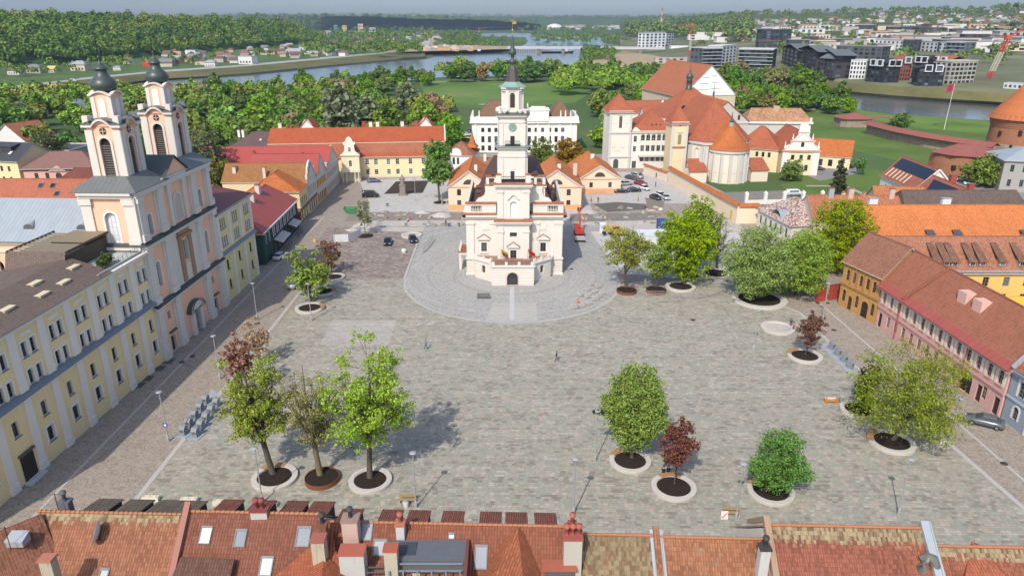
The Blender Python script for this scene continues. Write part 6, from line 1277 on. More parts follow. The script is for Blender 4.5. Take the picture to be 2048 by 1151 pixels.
# ---- houses behind the church on the far left
r,L=house('long_house','long red roof with small skylights above a cream wall behind the church nave','building',(-165,172),(-104.5,172),11,11.6,plaster((.76,.62,.42)),tile((.46,.15,.085),0,.3,.4,.2),3.9,'gable','x',[],.5)
for x,y in((27,1.6),(32,3.6),(35,3.6),(36.5,1.6),(47,3.6),(50,3.6),(52,1.4),(18,3)):skylight(r,(x,y,11.78+y*.709),(1,0,0),(0,.816,.578),1.2,1.6,(.03,.035,.04))
r,L=house('pink_house','small pink house with round pediment and brown hipped roof','house',(-165.5,239),(-142,241),13,6.4,plaster((.70,.38,.32)),seam((.22,.11,.09),.8,.6),4.2,'hip','x',[wn_(2.4,1.2,2.2,[4,7.5,15,18.5],fr=(.3,.2,.17)),wn_(1.6,2.0,3.0,[11.2],arch=True,fr=(.3,.2,.17))],.8)
m=MB();m.box(0,L,-.2,0,5.3,6.3,flat((.14,.07,.06)));m.hull([(8.2,0,5.2),(14.2,0,5.2),(11.2,0,7.0)],[(8.2,-.5,5.2),(14.2,-.5,5.2),(11.2,-.5,7.0)],plaster((.70,.42,.36)));m.build('pediment',r)
r,L=house('white_house','white gabled house with half blue grey half orange roof beside the left belfry','house',(-142,232),(-124.5,232),14,4.6,plaster((.74,.72,.68)),None,8.2,'gable','y',[wn_(7.6,.9,1.2,[8.75],fr=DK)]if 0 else[wn_(2.6,.9,1.2,[5.6,11.6],fr=DK)],.4)
m=MB();m.slab([(-.6,14.4,4.1),(-.6,-.4,4.1),(L/2,-.4,13.0),(L/2,14.4,13.0)],.15,seam((.33,.40,.48),.8,.4));m.slab([(L+.6,-.4,4.1),(L+.6,14.4,4.1),(L/2,14.4,13.0),(L/2,-.4,13.0)],.15,ORG);m.build('roof',r)
q=MB();q.box(8.2,9.3,-.05,0,8.6,9.9,flat((.05,.05,.05)));q.build('window',r)
r,L=house('townhouse','house with maroon brown tile roof squeezed behind the left belfry','house',(-139,209),(-116,208),12,6,plaster((.6,.5,.4)),tile((.20,.065,.05),0,.3,.4,.2),5,'hip','x',[],.5)
r,L=house('townhouse','pale yellow house with dark slate mansard and roof lights at the left edge','house',(-186,244),(-167.5,240),16,8.5,plaster((.74,.62,.36)),seam((.055,.058,.062),.8,.5),4.6,'gable','x',[wn_(4.8,1.0,1.8,[3,6,9,12,15],fr=DK),wn_(1.2,1.0,1.8,[3,6,9,12,15],arch=True,fr=DK)],.6)
for x in(4,9,14):skylight(r,(x,3,10.6),(1,0,0),(0,.87,.5),1.2,1.8,(.5,.52,.55))
m=MB();m.box(9,14,3.5,7,10,12.6,flat((.05,.05,.052)));m.slab([(8.6,3.2,12.6),(14.4,3.2,12.6),(14.4,7.4,13.2),(8.6,7.4,13.2)],.12,seam((.055,.058,.062),.8,.5));m.build('dormer',r)
r,L=house('white_house','grey white gabled house with a maroon door high in its gable at the left edge','house',(-212,293),(-195,287),14,8,plaster((.68,.67,.64)),tile((.36,.14,.08),.2,.4,.4,.3),6.0,'gable','y',[wn_(3.6,1.2,1.6,[4,14],fr=DK),wn_(2.8,1.4,4,[9],fr=(.2,.04,.04),nx=1,nz=1,panel=(.14,.03,.03),name='door')],.5)
r,L=house('townhouse','flat dark grey roofed block with white framed roof lights behind the slate mansard','building',(-196,266),(-164,264),16,7.5,plaster((.42,.41,.39)),seam((.075,.08,.085),1.2,.5),.5,'flat','x',[wn_(4,1.2,1.6,[8,14,20,26],fr=DK)],.2)
for x in(12,22):m=MB();m.bx(x,6,8.2,2.2,1.6,.7,flat((.6,.6,.6)));m.build('roof_light',r)
r,L=house('townhouse','cottage with black glazed roof among the trees left of the belfry','house',(-150,291),(-129,289),12,5,plaster((.6,.55,.48)),seam((.06,.06,.062),.7,.5),5,'gable','x',[wn_(1.6,1.0,1.5,[4,8,12,16],fr=DK)],.6);chimney(r,8,5,9,12.5,.9,.9,flat((.06,.06,.06)))
r,L=house('glass_annexe','lean-to with grey glass roof in the courtyard beside the church nave','shed',(-110,95),(-70,98),8,5,plaster((.6,.5,.4)),seam((.22,.24,.26),.8,.3),1.6,'gable','x',[],.3)
r,L=house('outbuilding','low red roofed shed behind the olive building','shed',(-96,172),(-72,172),10,5,plaster((.66,.5,.34)),ORG,3.0,'gable','x',[],.4)
r,L=house('outbuilding','red metal roofed back house between the olive building and the cream house','house',(-84,180),(-70,180),14,7,plaster((.66,.55,.36)),DRED,3.4,'hip','x',[],.4)
# ---- trees of the square
def tmesh(kind,seed,H,cw,th):
 k=dict(full=dict(leaf=.34,nleaf=9000,clump=1.0,fill=.5),airy=dict(leaf=.2,nleaf=9000,clump=.55,fill=.7,thin=2),sparse=dict(leaf=.14,nleaf=2300,clump=.5,fill=.7,thin=2),small=dict(leaf=.2,nleaf=3000,clump=.5,fill=.4,levels=2,tr=.1),dense=dict(leaf=.155,nleaf=32000,clump=.75,fill=.75))[kind]
 return k
def sq_tree(label,base,top,x0,x1,yb,kind,colr,seed,shape='oval',lean=0.0,planter=None,tr=None,name='tree',z=0.1,**kw):
 g=G(*base);zc=g[1]*CP+CAMH*SP;H=AT(base[0],top,g[1])[2];th=max(.6,AT(base[0],yb,g[1])[2]);cw=(x1-x0)/FPX*zc
 k=tmesh(kind,seed,H,cw,th);k.update(kw);off=((x0+x1)/2-base[0])/FPX*zc
 if tr:k['tr']=tr
 else:k.setdefault('tr',max(.1,min(.38,H*.022)))
 me=tree_mesh(seed,H,cw,th,shape=shape,lean=(off,0),**k)
 return tree(name,label,(g[0],g[1],z),me,colr)
BR,MG,OL,MA=(.15,.24,.02),(.085,.165,.018),(.15,.175,.035),(.13,.05,.032)
sq_tree('leaning olive green tree, leftmost of the three trees in a row',(546,950),697,442,590,880,'airy',(.19,.235,.04),11,lean=.5,nleaf=18000,leaf=.135)
sq_tree('nearly bare budding tree, middle of the three trees in a row',(641,955),688,560,700,900,'sparse',(.22,.225,.05),12,'vase',nleaf=7500,leaf=.11,bk=bark((.16,.13,.075)))
sq_tree('bright fresh green tree with dark limbs, right of the three trees in a row',(740,958),673,662,850,885,'airy',(.20,.31,.022),13,nleaf=19000,leaf=.155,clump=.6)
sq_tree('dense rounded green tree in the near middle of the square',(1263,918),732,1202,1332,895,'dense',(.15,.225,.025),14,'round')
sq_tree('small dark red maple between the two near green trees',(1348,972),832,1319,1383,935,'small',MA,15,'oval',nleaf=4000,leaf=.19)
sq_tree('small vivid green tree with low crown, nearest on the right',(1545,982),864,1492,1608,972,'full',(.08,.20,.02),16,nleaf=15000,leaf=.14,clump=.6,tr=.12)
sq_tree('large spreading olive green tree near the pink house',(1786,883),688,1704,1912,862,'full',(.16,.20,.03),17,nleaf=18000,leaf=.15,fill=.85,clump=.95)
sq_tree('bright green sapling in the planter beside the large olive tree',(1722,822),768,1700,1738,815,'small',(.18,.26,.015),18,nleaf=900)
sq_tree('dark purple sapling behind the large olive tree',(1722,808),718,1700,1752,790,'small',(.035,.022,.02),19,nleaf=900,leaf=.25)
sq_tree('small red maple in the ring planter near the right bin columns',(1609,712),620,1590,1644,698,'small',(.13,.06,.03),20,nleaf=2400)
CN=(.16,.245,.035)
sq_tree('big flowering chestnut in the wide dark bed, left half of the pair',(1506,600),448,1446,1580,590,'full',CN,21,nleaf=27000,leaf=.2)
sq_tree('big flowering chestnut beside the ochre house, right half of the pair',(1590,590),462,1535,1656,585,'full',CN,22,nleaf=25000,leaf=.2)
sq_tree('green tree tinged with orange behind the ochre house',(1668,540),396,1606,1738,535,'full',(.17,.22,.015),23,nleaf=20000,leaf=.25)
sq_tree('thinly leafed olive tree in a rust planter right of the town hall',(1252,578),445,1186,1296,556,'airy',(.19,.21,.045),24,nleaf=8500,leaf=.18)
sq_tree('small green tree in the second rust planter right of the town hall',(1312,578),468,1278,1348,562,'airy',(.16,.24,.02),25,nleaf=4500,tr=.14)
sq_tree('tall bright green tree standing in front of the site cabin',(1368,570),420,1308,1424,556,'full',(.17,.245,.018),26,nleaf=16000,leaf=.25)
sq_tree('bright green tree rising above the boundary wall door',(1390,534),388,1342,1436,520,'full',(.16,.23,.018),27,nleaf=8000,leaf=.3)
sq_tree('thin pale tree between the boundary wall and the chestnuts',(1434,536),430,1400,1462,525,'sparse',(.17,.18,.06),28,nleaf=1500)
sq_tree('young yellow green tree in the ring planter by the left street',(622,606),488,584,664,596,'airy',(.18,.26,.018),29,nleaf=3600,leaf=.28)
sq_tree('slim red brown maple behind the yellow green tree on the left',(664,548),474,640,686,538,'small',(.15,.075,.035),30,nleaf=1600,leaf=.24)
sq_tree('thin budding tree in the middle planter by the left street',(648,580),500,606,668,570,'sparse',(.15,.17,.05),31,nleaf=700)
sq_tree('small pale grey green tree in a round soil bed among the works',(731,470),400,711,748,450,'small',(.17,.19,.10),32,nleaf=1500,leaf=.26)
sq_tree('dark red maple behind the leaning olive tree',(492,790),664,450,512,770,'small',(.19,.085,.05),33,nleaf=2200,leaf=.25,tr=.14)
sq_tree('brown budding maple above the dark red maple by the left street',(520,730),634,484,546,715,'small',(.27,.18,.10),34,nleaf=1500,leaf=.22)
sq_tree('tall full green tree standing on the plaza in front of the seminary',(879,402),280,848,903,370,'full',(.09,.20,.015),35,'col',nleaf=8000,leaf=.5,tr=.35)
sq_tree('small round chestnut in front of the baroque gable house',(1580,362),320,1560,1602,358,'full',(.11,.17,.025),36,nleaf=2600,leaf=.5)
sq_tree('dark narrow spruce in the garden below the stable block',(1674,388),316,1656,1692,386,'full',(.05,.055,.022),37,'cone',nleaf=4500,leaf=.42,fill=.2,clump=.5,name='conifer')
sq_tree('small pale green tree beside the white gable end',(1718,350),310,1706,1732,344,'small',(.09,.19,.05),38,nleaf=1400,leaf=.4)
sq_tree('broad green tree beside the brick bastion',(1965,372),310,1918,2012,368,'full',(.13,.19,.022),39,nleaf=7000,leaf=.5)
sq_tree('green bush crowning the castle wall roof',(1796,262),222,1774,1818,258,'full',(.08,.16,.025),40,nleaf=2400,leaf=.6)
sq_tree('orange and green flowering shrubby tree behind the right cream house',(1136,345),280,1106,1174,340,'full',(.20,.13,.015),41,nleaf=4000,leaf=.5)
sq_tree('olive green tree behind the town hall tower',(1082,350),278,1056,1112,345,'full',(.11,.14,.03),42,nleaf=4000,leaf=.5)
sq_tree('grey green tree beside the right belfry and the olive building',(412,392),252,378,468,350,'airy',(.09,.13,.045),43,nleaf=5200,leaf=.42)
sq_tree('autumn tinted green tree behind the olive building',(446,402),305,412,470,380,'full',(.12,.12,.02),44,nleaf=3000,leaf=.42)
sq_tree('pale budding tree behind the pink house at the far left',(100,345),262,70,135,335,'airy',(.10,.12,.04),45,nleaf=4600,leaf=.5)
# ---- park and riverside trees
protos=[tree_mesh(100+i,*a)for i,a in enumerate(((13,12,2.6,1.0,1700,.6,'round',.3),(15,13,3,1.0,1900,.6,'oval',.3),(12,13,2.2,1.05,1700,.6,'round',.3),(16,11,3.2,.95,1700,.6,'oval',.3),(11,10,2,.9,1300,.6,'vase',.25)))]if 0 else[tree_mesh(100+i,a[0],a[1],a[2],leaf=.95,nleaf=a[3],fill=.75,shape=a[4],tr=.28,clump=1.7,levels=2)for i,a in enumerate(((13,13,2.4,1900,'round'),(15,13,2.8,2100,'oval'),(12,14,2.0,1900,'round'),(16,12,3,1900,'oval'),(12,11,2,1300,'vase')))]
tall=tree_mesh(120,22,10,3,leaf=.8,nleaf=2600,fill=.6,shape='col',tr=.35,clump=1.5,levels=2)
PAL=[((.14,.24,.018),'bright green'),((.12,.21,.018),'bright green'),((.09,.165,.02),'mid green'),((.075,.145,.022),'mid green'),((.16,.175,.042),'olive green'),((.20,.165,.08),'brownish budding')]
placed=[]
def inpoly(x,y,P):
 c=False
 for(a,b),(d,e)in zip(P,P[1:]+P[:1]):
  if(b>y)!=(e>y)and x<(d-a)*(y-b)/(e-b)+a:c=not c
 return c
AVOID=[(-116,-76,270,300),(-20,32,296,334),(36,98,334,356),(82,124,360,430),(-90,-20,246,282),(-30,-10,256,280),(60,94,286,334),(30,70,262,300)]
def grove(n,P,gap,place_,w,sc=(.75,1.15),tries=40,avoid=AVOID):
 xs,ys=[p[0]for p in P],[p[1]for p in P]
 for _ in range(n*tries):
  if n<=0:return
  x,y=rnd.uniform(min(xs),max(xs)),rnd.uniform(min(ys),max(ys))
  if not inpoly(x,y,P)or any(a<x<b and c<y<d for a,b,c,d in avoid)or any((x-q[0])**2+(y-q[1])**2<gap*gap for q in placed):continue
  placed.append((x,y));n-=1;c,nm=rnd.choices(PAL,w)[0];c=tuple(k*rnd.uniform(.85,1.15)for k in c);s=rnd.uniform(*sc)
  tree('park_tree','%s broadleaf tree %s'%(nm,place_),(x,y,0),rnd.choice(protos),c,rnd.uniform(0,6.28),(s*rnd.uniform(.9,1.1),s*rnd.uniform(.9,1.1),s*rnd.uniform(.85,1.1)),'%s trees %s'%(nm,place_))
for u,v,t,w_,lb in((684,322,160,70,'tallest silvery grey poplar in the park behind the seminary'),(815,246,163,44,'silvery grey poplar at the near edge of the meadow'),(735,292,190,60,'grey green poplar right of the tallest silvery poplar')):
 g=G(u,v);H=AT(u,t,g[1])[2];tree('poplar',lb,g,tall,(.13,.155,.085),1.0,(w_/FPX*g[1]/10,w_/FPX*g[1]/10,H/22));placed.append(g[:2])
grove(88,[(-150,290),(-110,304),(-76,285),(-22,288),(-20,330),(-34,400),(-62,455),(-210,455),(-205,380)],10.5,'in the park behind the seminary',[5,5,4,3,2,2])
grove(34,[(-235,250),(-172,278),(-150,262),(-128,262),(-130,300),(-150,310),(-205,385),(-212,455),(-300,420),(-330,330)],11,'among the old houses at the far left',[5,4,4,3,2,1])
grove(42,[(-215,460),(-205,505),(-165,588),(-78,708),(-70,640),(-96,560),(-70,475)],10,'on the river bank left of the meadow',[2,3,4,4,2,2],(.8,1.2))
grove(60,[(-68,730),(20,745),(130,700),(250,590),(205,520),(120,585),(60,645),(0,668),(-64,676)],10.5,'in the row beyond the meadow',[1,2,5,5,1,1],(1.0,1.4))
grove(40,[(32,312),(60,345),(36,360),(48,470),(110,590),(200,510),(160,440),(126,432),(80,362),(96,350),(60,320),(36,300)],10.5,'between the white palace and the great white gable',[5,5,4,3,1,0])
grove(28,[G(*q)[:2]for q in((1478,222),(1476,196),(1560,205),(1640,208),(1700,219),(1716,227),(1640,231))],9,'on the riverside lawn right of the great white gable',[3,3,5,4,3,1],(.7,1.05))
grove(8,[(98,215),(112,212),(112,194),(96,195),(86,190),(76,196),(80,210)],5,'in the garden between the apse wall and the solar roofs',[2,3,4,2,2,0],(.15,.3))
for i,(u,v,s)in enumerate(((1925,800,0),)):pass
# ---- the far bank: houses
def unitmesh():
 s=NT('distant_render');o=s.n('ObjectInfo').outputs['Color'];wm=s.fin(o,.85,None,spec=.15)
 a=MB();a.box(-.5,.5,-.5,.5,0,1,wm,False);a.poly([(.5,-.5,1),(.5,.5,1),(.5,0,1.6)],wm);a.poly([(-.5,.5,1),(-.5,-.5,1),(-.5,0,1.6)],wm)
 b=MB();b.slab([(-.56,-.6,.9),(.56,-.6,.9),(.56,0,1.64),(-.56,0,1.64)],.04,wm);b.slab([(.56,.6,.9),(-.56,.6,.9),(-.56,0,1.64),(.56,0,1.64)],.04,wm)
 c=MB();c.slab([(-.56,-.56,.96),(.56,-.56,.96),(.2,0,1.5),(-.2,0,1.5)],.04,wm);c.slab([(.56,.56,.96),(-.56,.56,.96),(-.2,0,1.5),(.2,0,1.5)],.04,wm);c.slab([(.56,-.56,.96),(.56,.56,.96),(.2,0,1.5)],.04,wm);c.slab([(-.56,.56,.96),(-.56,-.56,.96),(-.2,0,1.5)],.04,wm)
 d=MB();d.box(-.5,.5,-.5,.5,0,1,wm,False);f=MB();f.box(-.52,.52,-.52,.52,1.0,1.05,wm)
 w=MB();w.box(-.5,.5,-.04,0,0,1,glass());return a.mesh('wall'),b.mesh('roof'),c.mesh('roof'),d.mesh('wall'),f.mesh('roof'),w.mesh('window')
UA,UB,UC,UD,UF,UW=unitmesh()
def far_house(label,p,w,d,h,rz,wc,rc,typ='gable',group=None,name='house',win=0):
 r=thing(name,label,'house',p,rz,group);a=link('wall',UD if typ=='flat' else UA,r);a.scale=(w,d,h);a.color=(*wc,1)
 b=link('roof',{'gable':UB,'hip':UC,'flat':UF}[typ],r);b.scale=(w,d,h if typ!='flat' else h);b.color=(*rc,1)
 for i in range(win):o=link('window',UW,r,(-w/2+w*(i%4+.8)/4.6,-d/2,h*(.15+.45*(i//4))));o.scale=(w*.11,1.5,h*.27)
 return r
WC=[((.62,.60,.56),'white'),((.58,.50,.36),'cream'),((.42,.38,.33),'grey'),((.55,.36,.22),'tan')];RC=[((.20,.19,.185),'grey'),((.22,.11,.085),'red'),((.14,.10,.085),'brown'),((.30,.32,.34),'pale metal')]
for u,v,w,wc,rc_,ty,lb in((33,149,11,0,2,'gable','white house with steep brown roof, leftmost beyond the river'),(72,146,13,2,0,'hip','grey roofed house behind the levee road at the far left'),(107,145,9,1,0,'gable','house with yellow roof across the river'),(163,141,15,1,3,'hip','cream house with pale grey hipped roof across the river'),(258,127,10,0,2,'gable','cream gabled house under the forest across the river'),(298,134,9,3,1,'hip','bright red house across the river'),(236,141,7,0,3,'hip','small white house with grey roof across the river'),(357,111,12,3,2,'flat','tan flat roofed house at the forest foot'),(388,113,17,0,0,'flat','white flat roofed villa at the forest foot'),(497,128,17,0,3,'flat','white modern house with blue windows above the levee'),(422,133,11,0,3,'hip','white pavilion with pale tent roof above the levee'),(592,112,15,0,3,'gable','white terrace with saw tooth metal roofs above the levee'),(612,108,15,0,3,'gable','second white terrace with saw tooth metal roofs above the levee'),(654,103,8,0,3,'flat','left of two narrow white blocks above the levee'),(678,103,8,0,3,'flat','right of two narrow white blocks above the levee')):
 p=G(u,v,6);c={107:(.55,.42,.15),298:(.55,.06,.03)}.get(u,RC[rc_][0]);far_house(lb,p,w,w*.75,w*.42 if ty!='flat' else w*.5,rnd.uniform(-.4,.2),(.5,.06,.03)if u==298 else WC[wc][0],c,ty,win=4)
n=0
for i in range(62):
 u=rnd.uniform(330,690);t=interp(u,[300,512,690],[136,124,112]);b=interp(u,[300,512,690],[112,100,88]);v=rnd.uniform(b,t);p=G(u,v,6);wc,rc_=rnd.choice(WC),rnd.choice(RC);w=rnd.uniform(8,12)
 far_house('%s house with %s roof in the village between forest and levee'%(wc[1],rc_[1]),p,w,w*.8,w*.45,rnd.uniform(-.6,.6),wc[0],rc_[0],rnd.choice(['gable','hip','gable']),'%s houses with %s roofs in the levee village'%(wc[1],rc_[1]))
for i in range(44):
 u=rnd.uniform(640,880);v=rnd.uniform(68,100 if u<740 else 84);p=G(u,v,6);wc,rc_=rnd.choice(WC[:3]),rnd.choice(RC);w=rnd.uniform(9,18)
 far_house('%s building with %s roof scattered among the trees by the far road'%(wc[1],rc_[1]),p,w,w*.7,w*.4,rnd.uniform(-.6,.6),wc[0],rc_[0],'gable','%s buildings with %s roofs by the far road'%(wc[1],rc_[1]),name='village_building')
for i in range(175):
 u=rnd.uniform(1480,2080);v=rnd.uniform(30,66);v=v if u>1700 or v>44 else v+14;p=right_land.on(u,v);wc,rc_=rnd.choices(WC,[5,2,2,1])[0],rnd.choice(RC);w=rnd.uniform(10,19)
 far_house('%s house with %s roof on the green hillside at the upper right'%(wc[1],rc_[1]),p,w,w*.7,w*.42,rnd.uniform(-.8,.8),wc[0],rc_[0],rnd.choice(['gable','hip','flat']),'%s houses with %s roofs on the hillside'%(wc[1],rc_[1]))
for i in range(75):
 u=rnd.uniform(1090,1500);v=rnd.uniform(47,60)if u<1240 else rnd.uniform(44,70);p=G(u,v,4)if u<1240 else right_land.on(u,v);k=p[1]/2500;wc,rc_=rnd.choices(WC,[6,2,2,1])[0],rnd.choice(RC);w=rnd.uniform(16,46)*max(.7,k)
 far_house('%s works building with %s roof in the industrial plain beyond the river'%(wc[1],rc_[1]),p,w,w*.5,w*.2,rnd.uniform(-.3,.3),wc[0],rc_[0],'flat','%s works buildings with %s roofs in the industrial plain'%(wc[1],rc_[1]),name='works_building')
for i in range(165):
 u=rnd.uniform(1400,2080);v=rnd.uniform(64,114 if u>1540 else 90);p=right_land.on(u,v);wc,rc_=rnd.choices(WC,[6,3,3,1])[0],rnd.choice(RC);w=rnd.uniform(18,56);wc=((.055,.06,.07),'dark')if rnd.random()<.2 else wc
 far_house('%s commercial building with flat %s roof between the modern blocks and the hillside'%(wc[1],rc_[1]),p,w,w*.4,rnd.uniform(7,15),rnd.uniform(-.25,.15),wc[0],rc_[0],'flat','%s commercial buildings with %s roofs behind the modern blocks'%(wc[1],rc_[1]),name='commercial_building',win=8 if i%2 else 0)
 # ---- modern blocks on the right bank
def apartment(label,a,b,top,D,wc,rc_=(.2,.2,.2),cols=6,rows=5,z=7,wf=.62,roofk='flat',band=None,ww=.55):
 A,B=G(*a,z),G(*b,z);loc,rz,L=place(A,B);h=AT(a[0],top,A[1])[2]-z
 r=thing('apartment_block',label,'building',loc,rz);o=link('wall',UD,r,(L/2,D/2,0));o.scale=(L,D,h);o.color=(*wc,1)
 if roofk=='flat':q=link('roof',UF,r,(L/2,D/2,0));q.scale=(L,D,h);q.color=(*rc_,1)
 else:q=link('roof',UB,r,(L/2,D/2,h*.9),0 if roofk=='gable' else math.pi/2);q.scale=(L,D,h*.28)if roofk=='gable' else(D,L,h*.28);q.location=(L/2,D/2,h-h*.28+.1);q.color=(*rc_,1)
 fh=h/(rows+.25)
 for i in range(cols):
  for j in range(rows):w=link('window',UW,r,(L*(i+.5)/cols,0,fh*(j+.28)));w.scale=(L/cols*ww,3,fh*wf)
 n=max(2,int(D/(L/cols)))
 for s,X in((1,L),(-1,0)):
  for i in range(min(n,4)):
   for j in range(rows):w=link('window',UW,r,(X,D*(i+.5)/min(n,4),fh*(j+.28)),s*math.pi/2);w.scale=(D/min(n,4)*.5,3,fh*wf)
 if band:
  for j in range(rows+1):w=link('balcony_band',UD,r,(L/2,-.8,fh*(j+.05)));w.scale=(L*1.01,1.6,.35);w.color=(*band,1)
 return r
BKA,WHA=(.032,.036,.042),(.66,.66,.64)
apartment('white framed dark glass apartment block nearest the river bend',(1403,133),(1442,132),97,22,(.10,.11,.12),(.5,.5,.5),4,5,band=(.55,.56,.57),ww=.8)
apartment('white apartment block with vertical window slots joined to the dark glass block',(1442,132),(1470,128),93,16,WHA,(.5,.5,.5),4,6)
apartment('second white framed dark glass apartment block',(1475,136),(1543,138),98,20,(.07,.08,.09),(.5,.5,.5),6,5,band=(.55,.56,.57),ww=.8)
apartment('dark blue glass office tower behind the apartment blocks',(1520,108),(1578,108),61,26,(.04,.055,.075),(.05,.06,.07),7,9,ww=.75)
apartment('white office block with square windows above the sandy bank',(1290,96),(1330,95),66,20,(.66,.68,.7),(.3,.32,.33),5,5)
apartment('narrow dark topped block right of the square windowed office',(1331,94),(1346,93),66,20,(.52,.53,.54),(.05,.05,.06),3,5)
DGR=(.055,.05,.055)
for k,(a,b,t)in enumerate((((1562,131),(1592,143),93),((1594,143),(1628,152),97),((1632,148),(1664,157),104),((1666,157),(1690,156),117))):
 apartment(('dark brown gabled block, first of the stepped row','dark brown gabled block, second of the stepped row','dark brown gabled block, third of the stepped row','dark brown gabled block, last of the stepped row beside the white block')[k],a,b,t,16,DGR,(.13,.145,.15),4,5,roofk='side')
apartment('low grey flat roofed block behind the stepped dark row',(1668,126),(1760,130),92,20,(.09,.09,.095),(.2,.2,.2),8,4)
apartment('white low block between the dark brown and the black blocks',(1697,158),(1728,159),121,14,WHA,(.55,.55,.53),5,4)
apartment('long white block with black window slots on the upper row',(1722,112),(1802,118),78,16,(.64,.64,.62),(.4,.4,.4),10,5,ww=.35)
apartment('white block with staggered black windows at the right of the upper row',(1815,116),(1888,122),82,16,(.6,.6,.59),(.4,.4,.4),9,5,ww=.45)
apartment('black block filling the gap in the upper row of blocks',(1800,118),(1822,119),80,16,(.05,.06,.075),(.2,.2,.2),3,5)
apartment('dark grey and white block at the right end of the upper row',(1886,122),(1924,124),84,18,(.12,.14,.16),(.4,.4,.4),4,5,band=(.5,.51,.52))
for k,(a,b,t,c,rk,rcol)in enumerate((((1730,163),(1764,166),124,BKA,'side',(.035,.04,.045)),((1766,166),(1796,166),126,BKA,'side',(.035,.04,.045)),((1797,163),(1818,163),120,(.24,.075,.05),'side',(.30,.10,.06)),((1820,160),(1850,162),118,BKA,'gable',(.035,.04,.045)),((1852,160),(1890,164),118,(.24,.075,.05),'gable',(.32,.11,.06)),((1832,172),(1884,173),136,BKA,'side',(.035,.04,.045)))):
 r=apartment(('black gabled block with white framed bay, first of the black group','black gabled block, second of the black group','narrow brick red block between black blocks','black block behind the white framed bays','brick red block with orange red roof','nearest black block with white framed bays at the river bank')[k],a,b,t,15,c,rcol,4,5,roofk=rk)
 L=place(G(*a,7),G(*b,7))[2]
 for x in((.35,.75)if k!=2 else(.5,)):
  h=AT(a[0],t,G(*a,7)[1])[2]-7;m=MB();f=flat((.62,.64,.66));x*=L
  for q in((x-2.6,x-2,0,5),(x+2,x+2.6,0,5),(x-2,x+2,0,.6),(x-2,x+2,4.4,5)):m.box(q[0],q[1],-1.6,0,h-2.6+q[2],h-2.6+q[3],f)
  m.box(x-2,x+2,-.8,-.7,h-2,h+1.8,glass());m.build('bay_frame',r)
apartment('unfinished concrete block under construction beside the crane',(1896,170),(1946,168),124,14,(.40,.37,.31),(.45,.42,.36),6,5,ww=.7)
apartment('long white warehouse at the right of the blocks',(1925,122),(2000,124),92,30,(.58,.58,.57),(.5,.5,.5),5,2,ww=.3);apartment('large white shed with one small window at the right edge',(2002,118),(2046,118),84,30,(.62,.62,.6),(.55,.55,.54),2,2,ww=.15)
apartment('long cream office block behind the white blocks',(1850,96),(1966,100),68,14,(.55,.5,.38),(.45,.42,.36),12,3);apartment('tall cream apartment slab on the hill crest at the upper right corner',(2022,40),(2100,44),14,16,(.5,.42,.3),(.4,.36,.3),8,9,z=75)if 0 else None
apartment('pale prefabricated cabins at the building site',(2004,184),(2060,188),166,8,(.55,.57,.58),(.5,.5,.5),6,2,z=5)
far_house('long white tent roofed hall on the sandy bank',G(1308,101,2),26,14,7,0,(.72,.72,.7),(.74,.74,.72),'flat',name='hall');far_house('longer white hall beside the tent roofed hall on the sandy bank',G(1362,103,2),40,16,9,0,(.72,.72,.7),(.74,.74,.72),'flat',name='hall')
far_house('unfinished low concrete frame on the sandy bank',G(1340,127,2),40,10,7,0,(.42,.38,.32),(.4,.37,.33),'flat',name='building_frame',win=8)
for u,v,w,h,c,lb in((672,62,18,26,(.12,.2,.45),'blue panel block in the valley beyond the left forest'),(690,63,20,26,(.62,.5,.15),'yellow and white panel block in the valley'),(722,65,22,34,(.6,.45,.36),'pale panel block with orange stripe in the valley'),(745,64,30,18,(.62,.6,.56),'long white block in the valley')):far_house(lb,G(u,v,4),w,16,h,.1,c,(.3,.3,.3),'flat',name='apartment_block',win=8)
t=thing('dome_hall','white domed hall far up the river','building',G(1109,59,3));m=MB();m.lathe([(52,0),(50,10),(42,20),(28,27),(10,31),(.1,32)],flat((.72,.72,.71)),0,0,24);m.build('dome',t)
for u,v,tp,lb,c in((1322,60,16,'red and white banded factory chimney on the skyline',(.36,.16,.12)),):
 p=right_land.on(u,v);H=AT(u,tp,p[1])[2]-p[2];t=thing('factory_chimney',lb,'chimney',p);w=5.5
 for k in range(6):m=MB();m.lathe([(w*(1-.1*k),H*k/6),(w*(1-.1*(k+1)),H*(k+1)/6)],flat(c if k%2 else(.5,.4,.34)),0,0,10);m.build('band',t)
def crane(label,base,top,z,jib=None,c1=(.45,.06,.04),c2=(.5,.44,.36),leanx=0,wd=1.3):
 p=G(*base,z);H=AT(base[0],top,p[1])[2]-z;t=thing('tower_crane',label,'crane',p);w=wd
 for s in range(7):
  m=MB();c=flat(c1 if s in(0,1,5,6)else c2);z0,z1=H*s/7,H*(s+1)/7;o0,o1=leanx*s/7,leanx*(s+1)/7
  for a,b in((-w,-w),(w,-w),(w,w),(-w,w)):m.beam((a+o0,b,z0),(a+o1,b,z1),.5,.5,c)
  for k in range(3):
   q0,q1=z0+(z1-z0)*k/3,z0+(z1-z0)*(k+1)/3;f=leanx/H;m.beam((-w+f*q0,-w,q0),(w+f*q1,-w,q1),.3,.3,c);m.beam((w+f*q0,w,q0),(-w+f*q1,w,q1),.3,.3,c)
  m.build('mast',t)
 m=MB();m.box(-2+leanx,2+leanx,-2,2,H,H+3,flat((.5,.1,.06)));m.build('cab',t)
 if jib:m=MB();m.beam((leanx,0,H+1),(leanx+jib[0],0,H+jib[1]),wd*.7,wd*.7,flat(c1));m.build('jib',t)
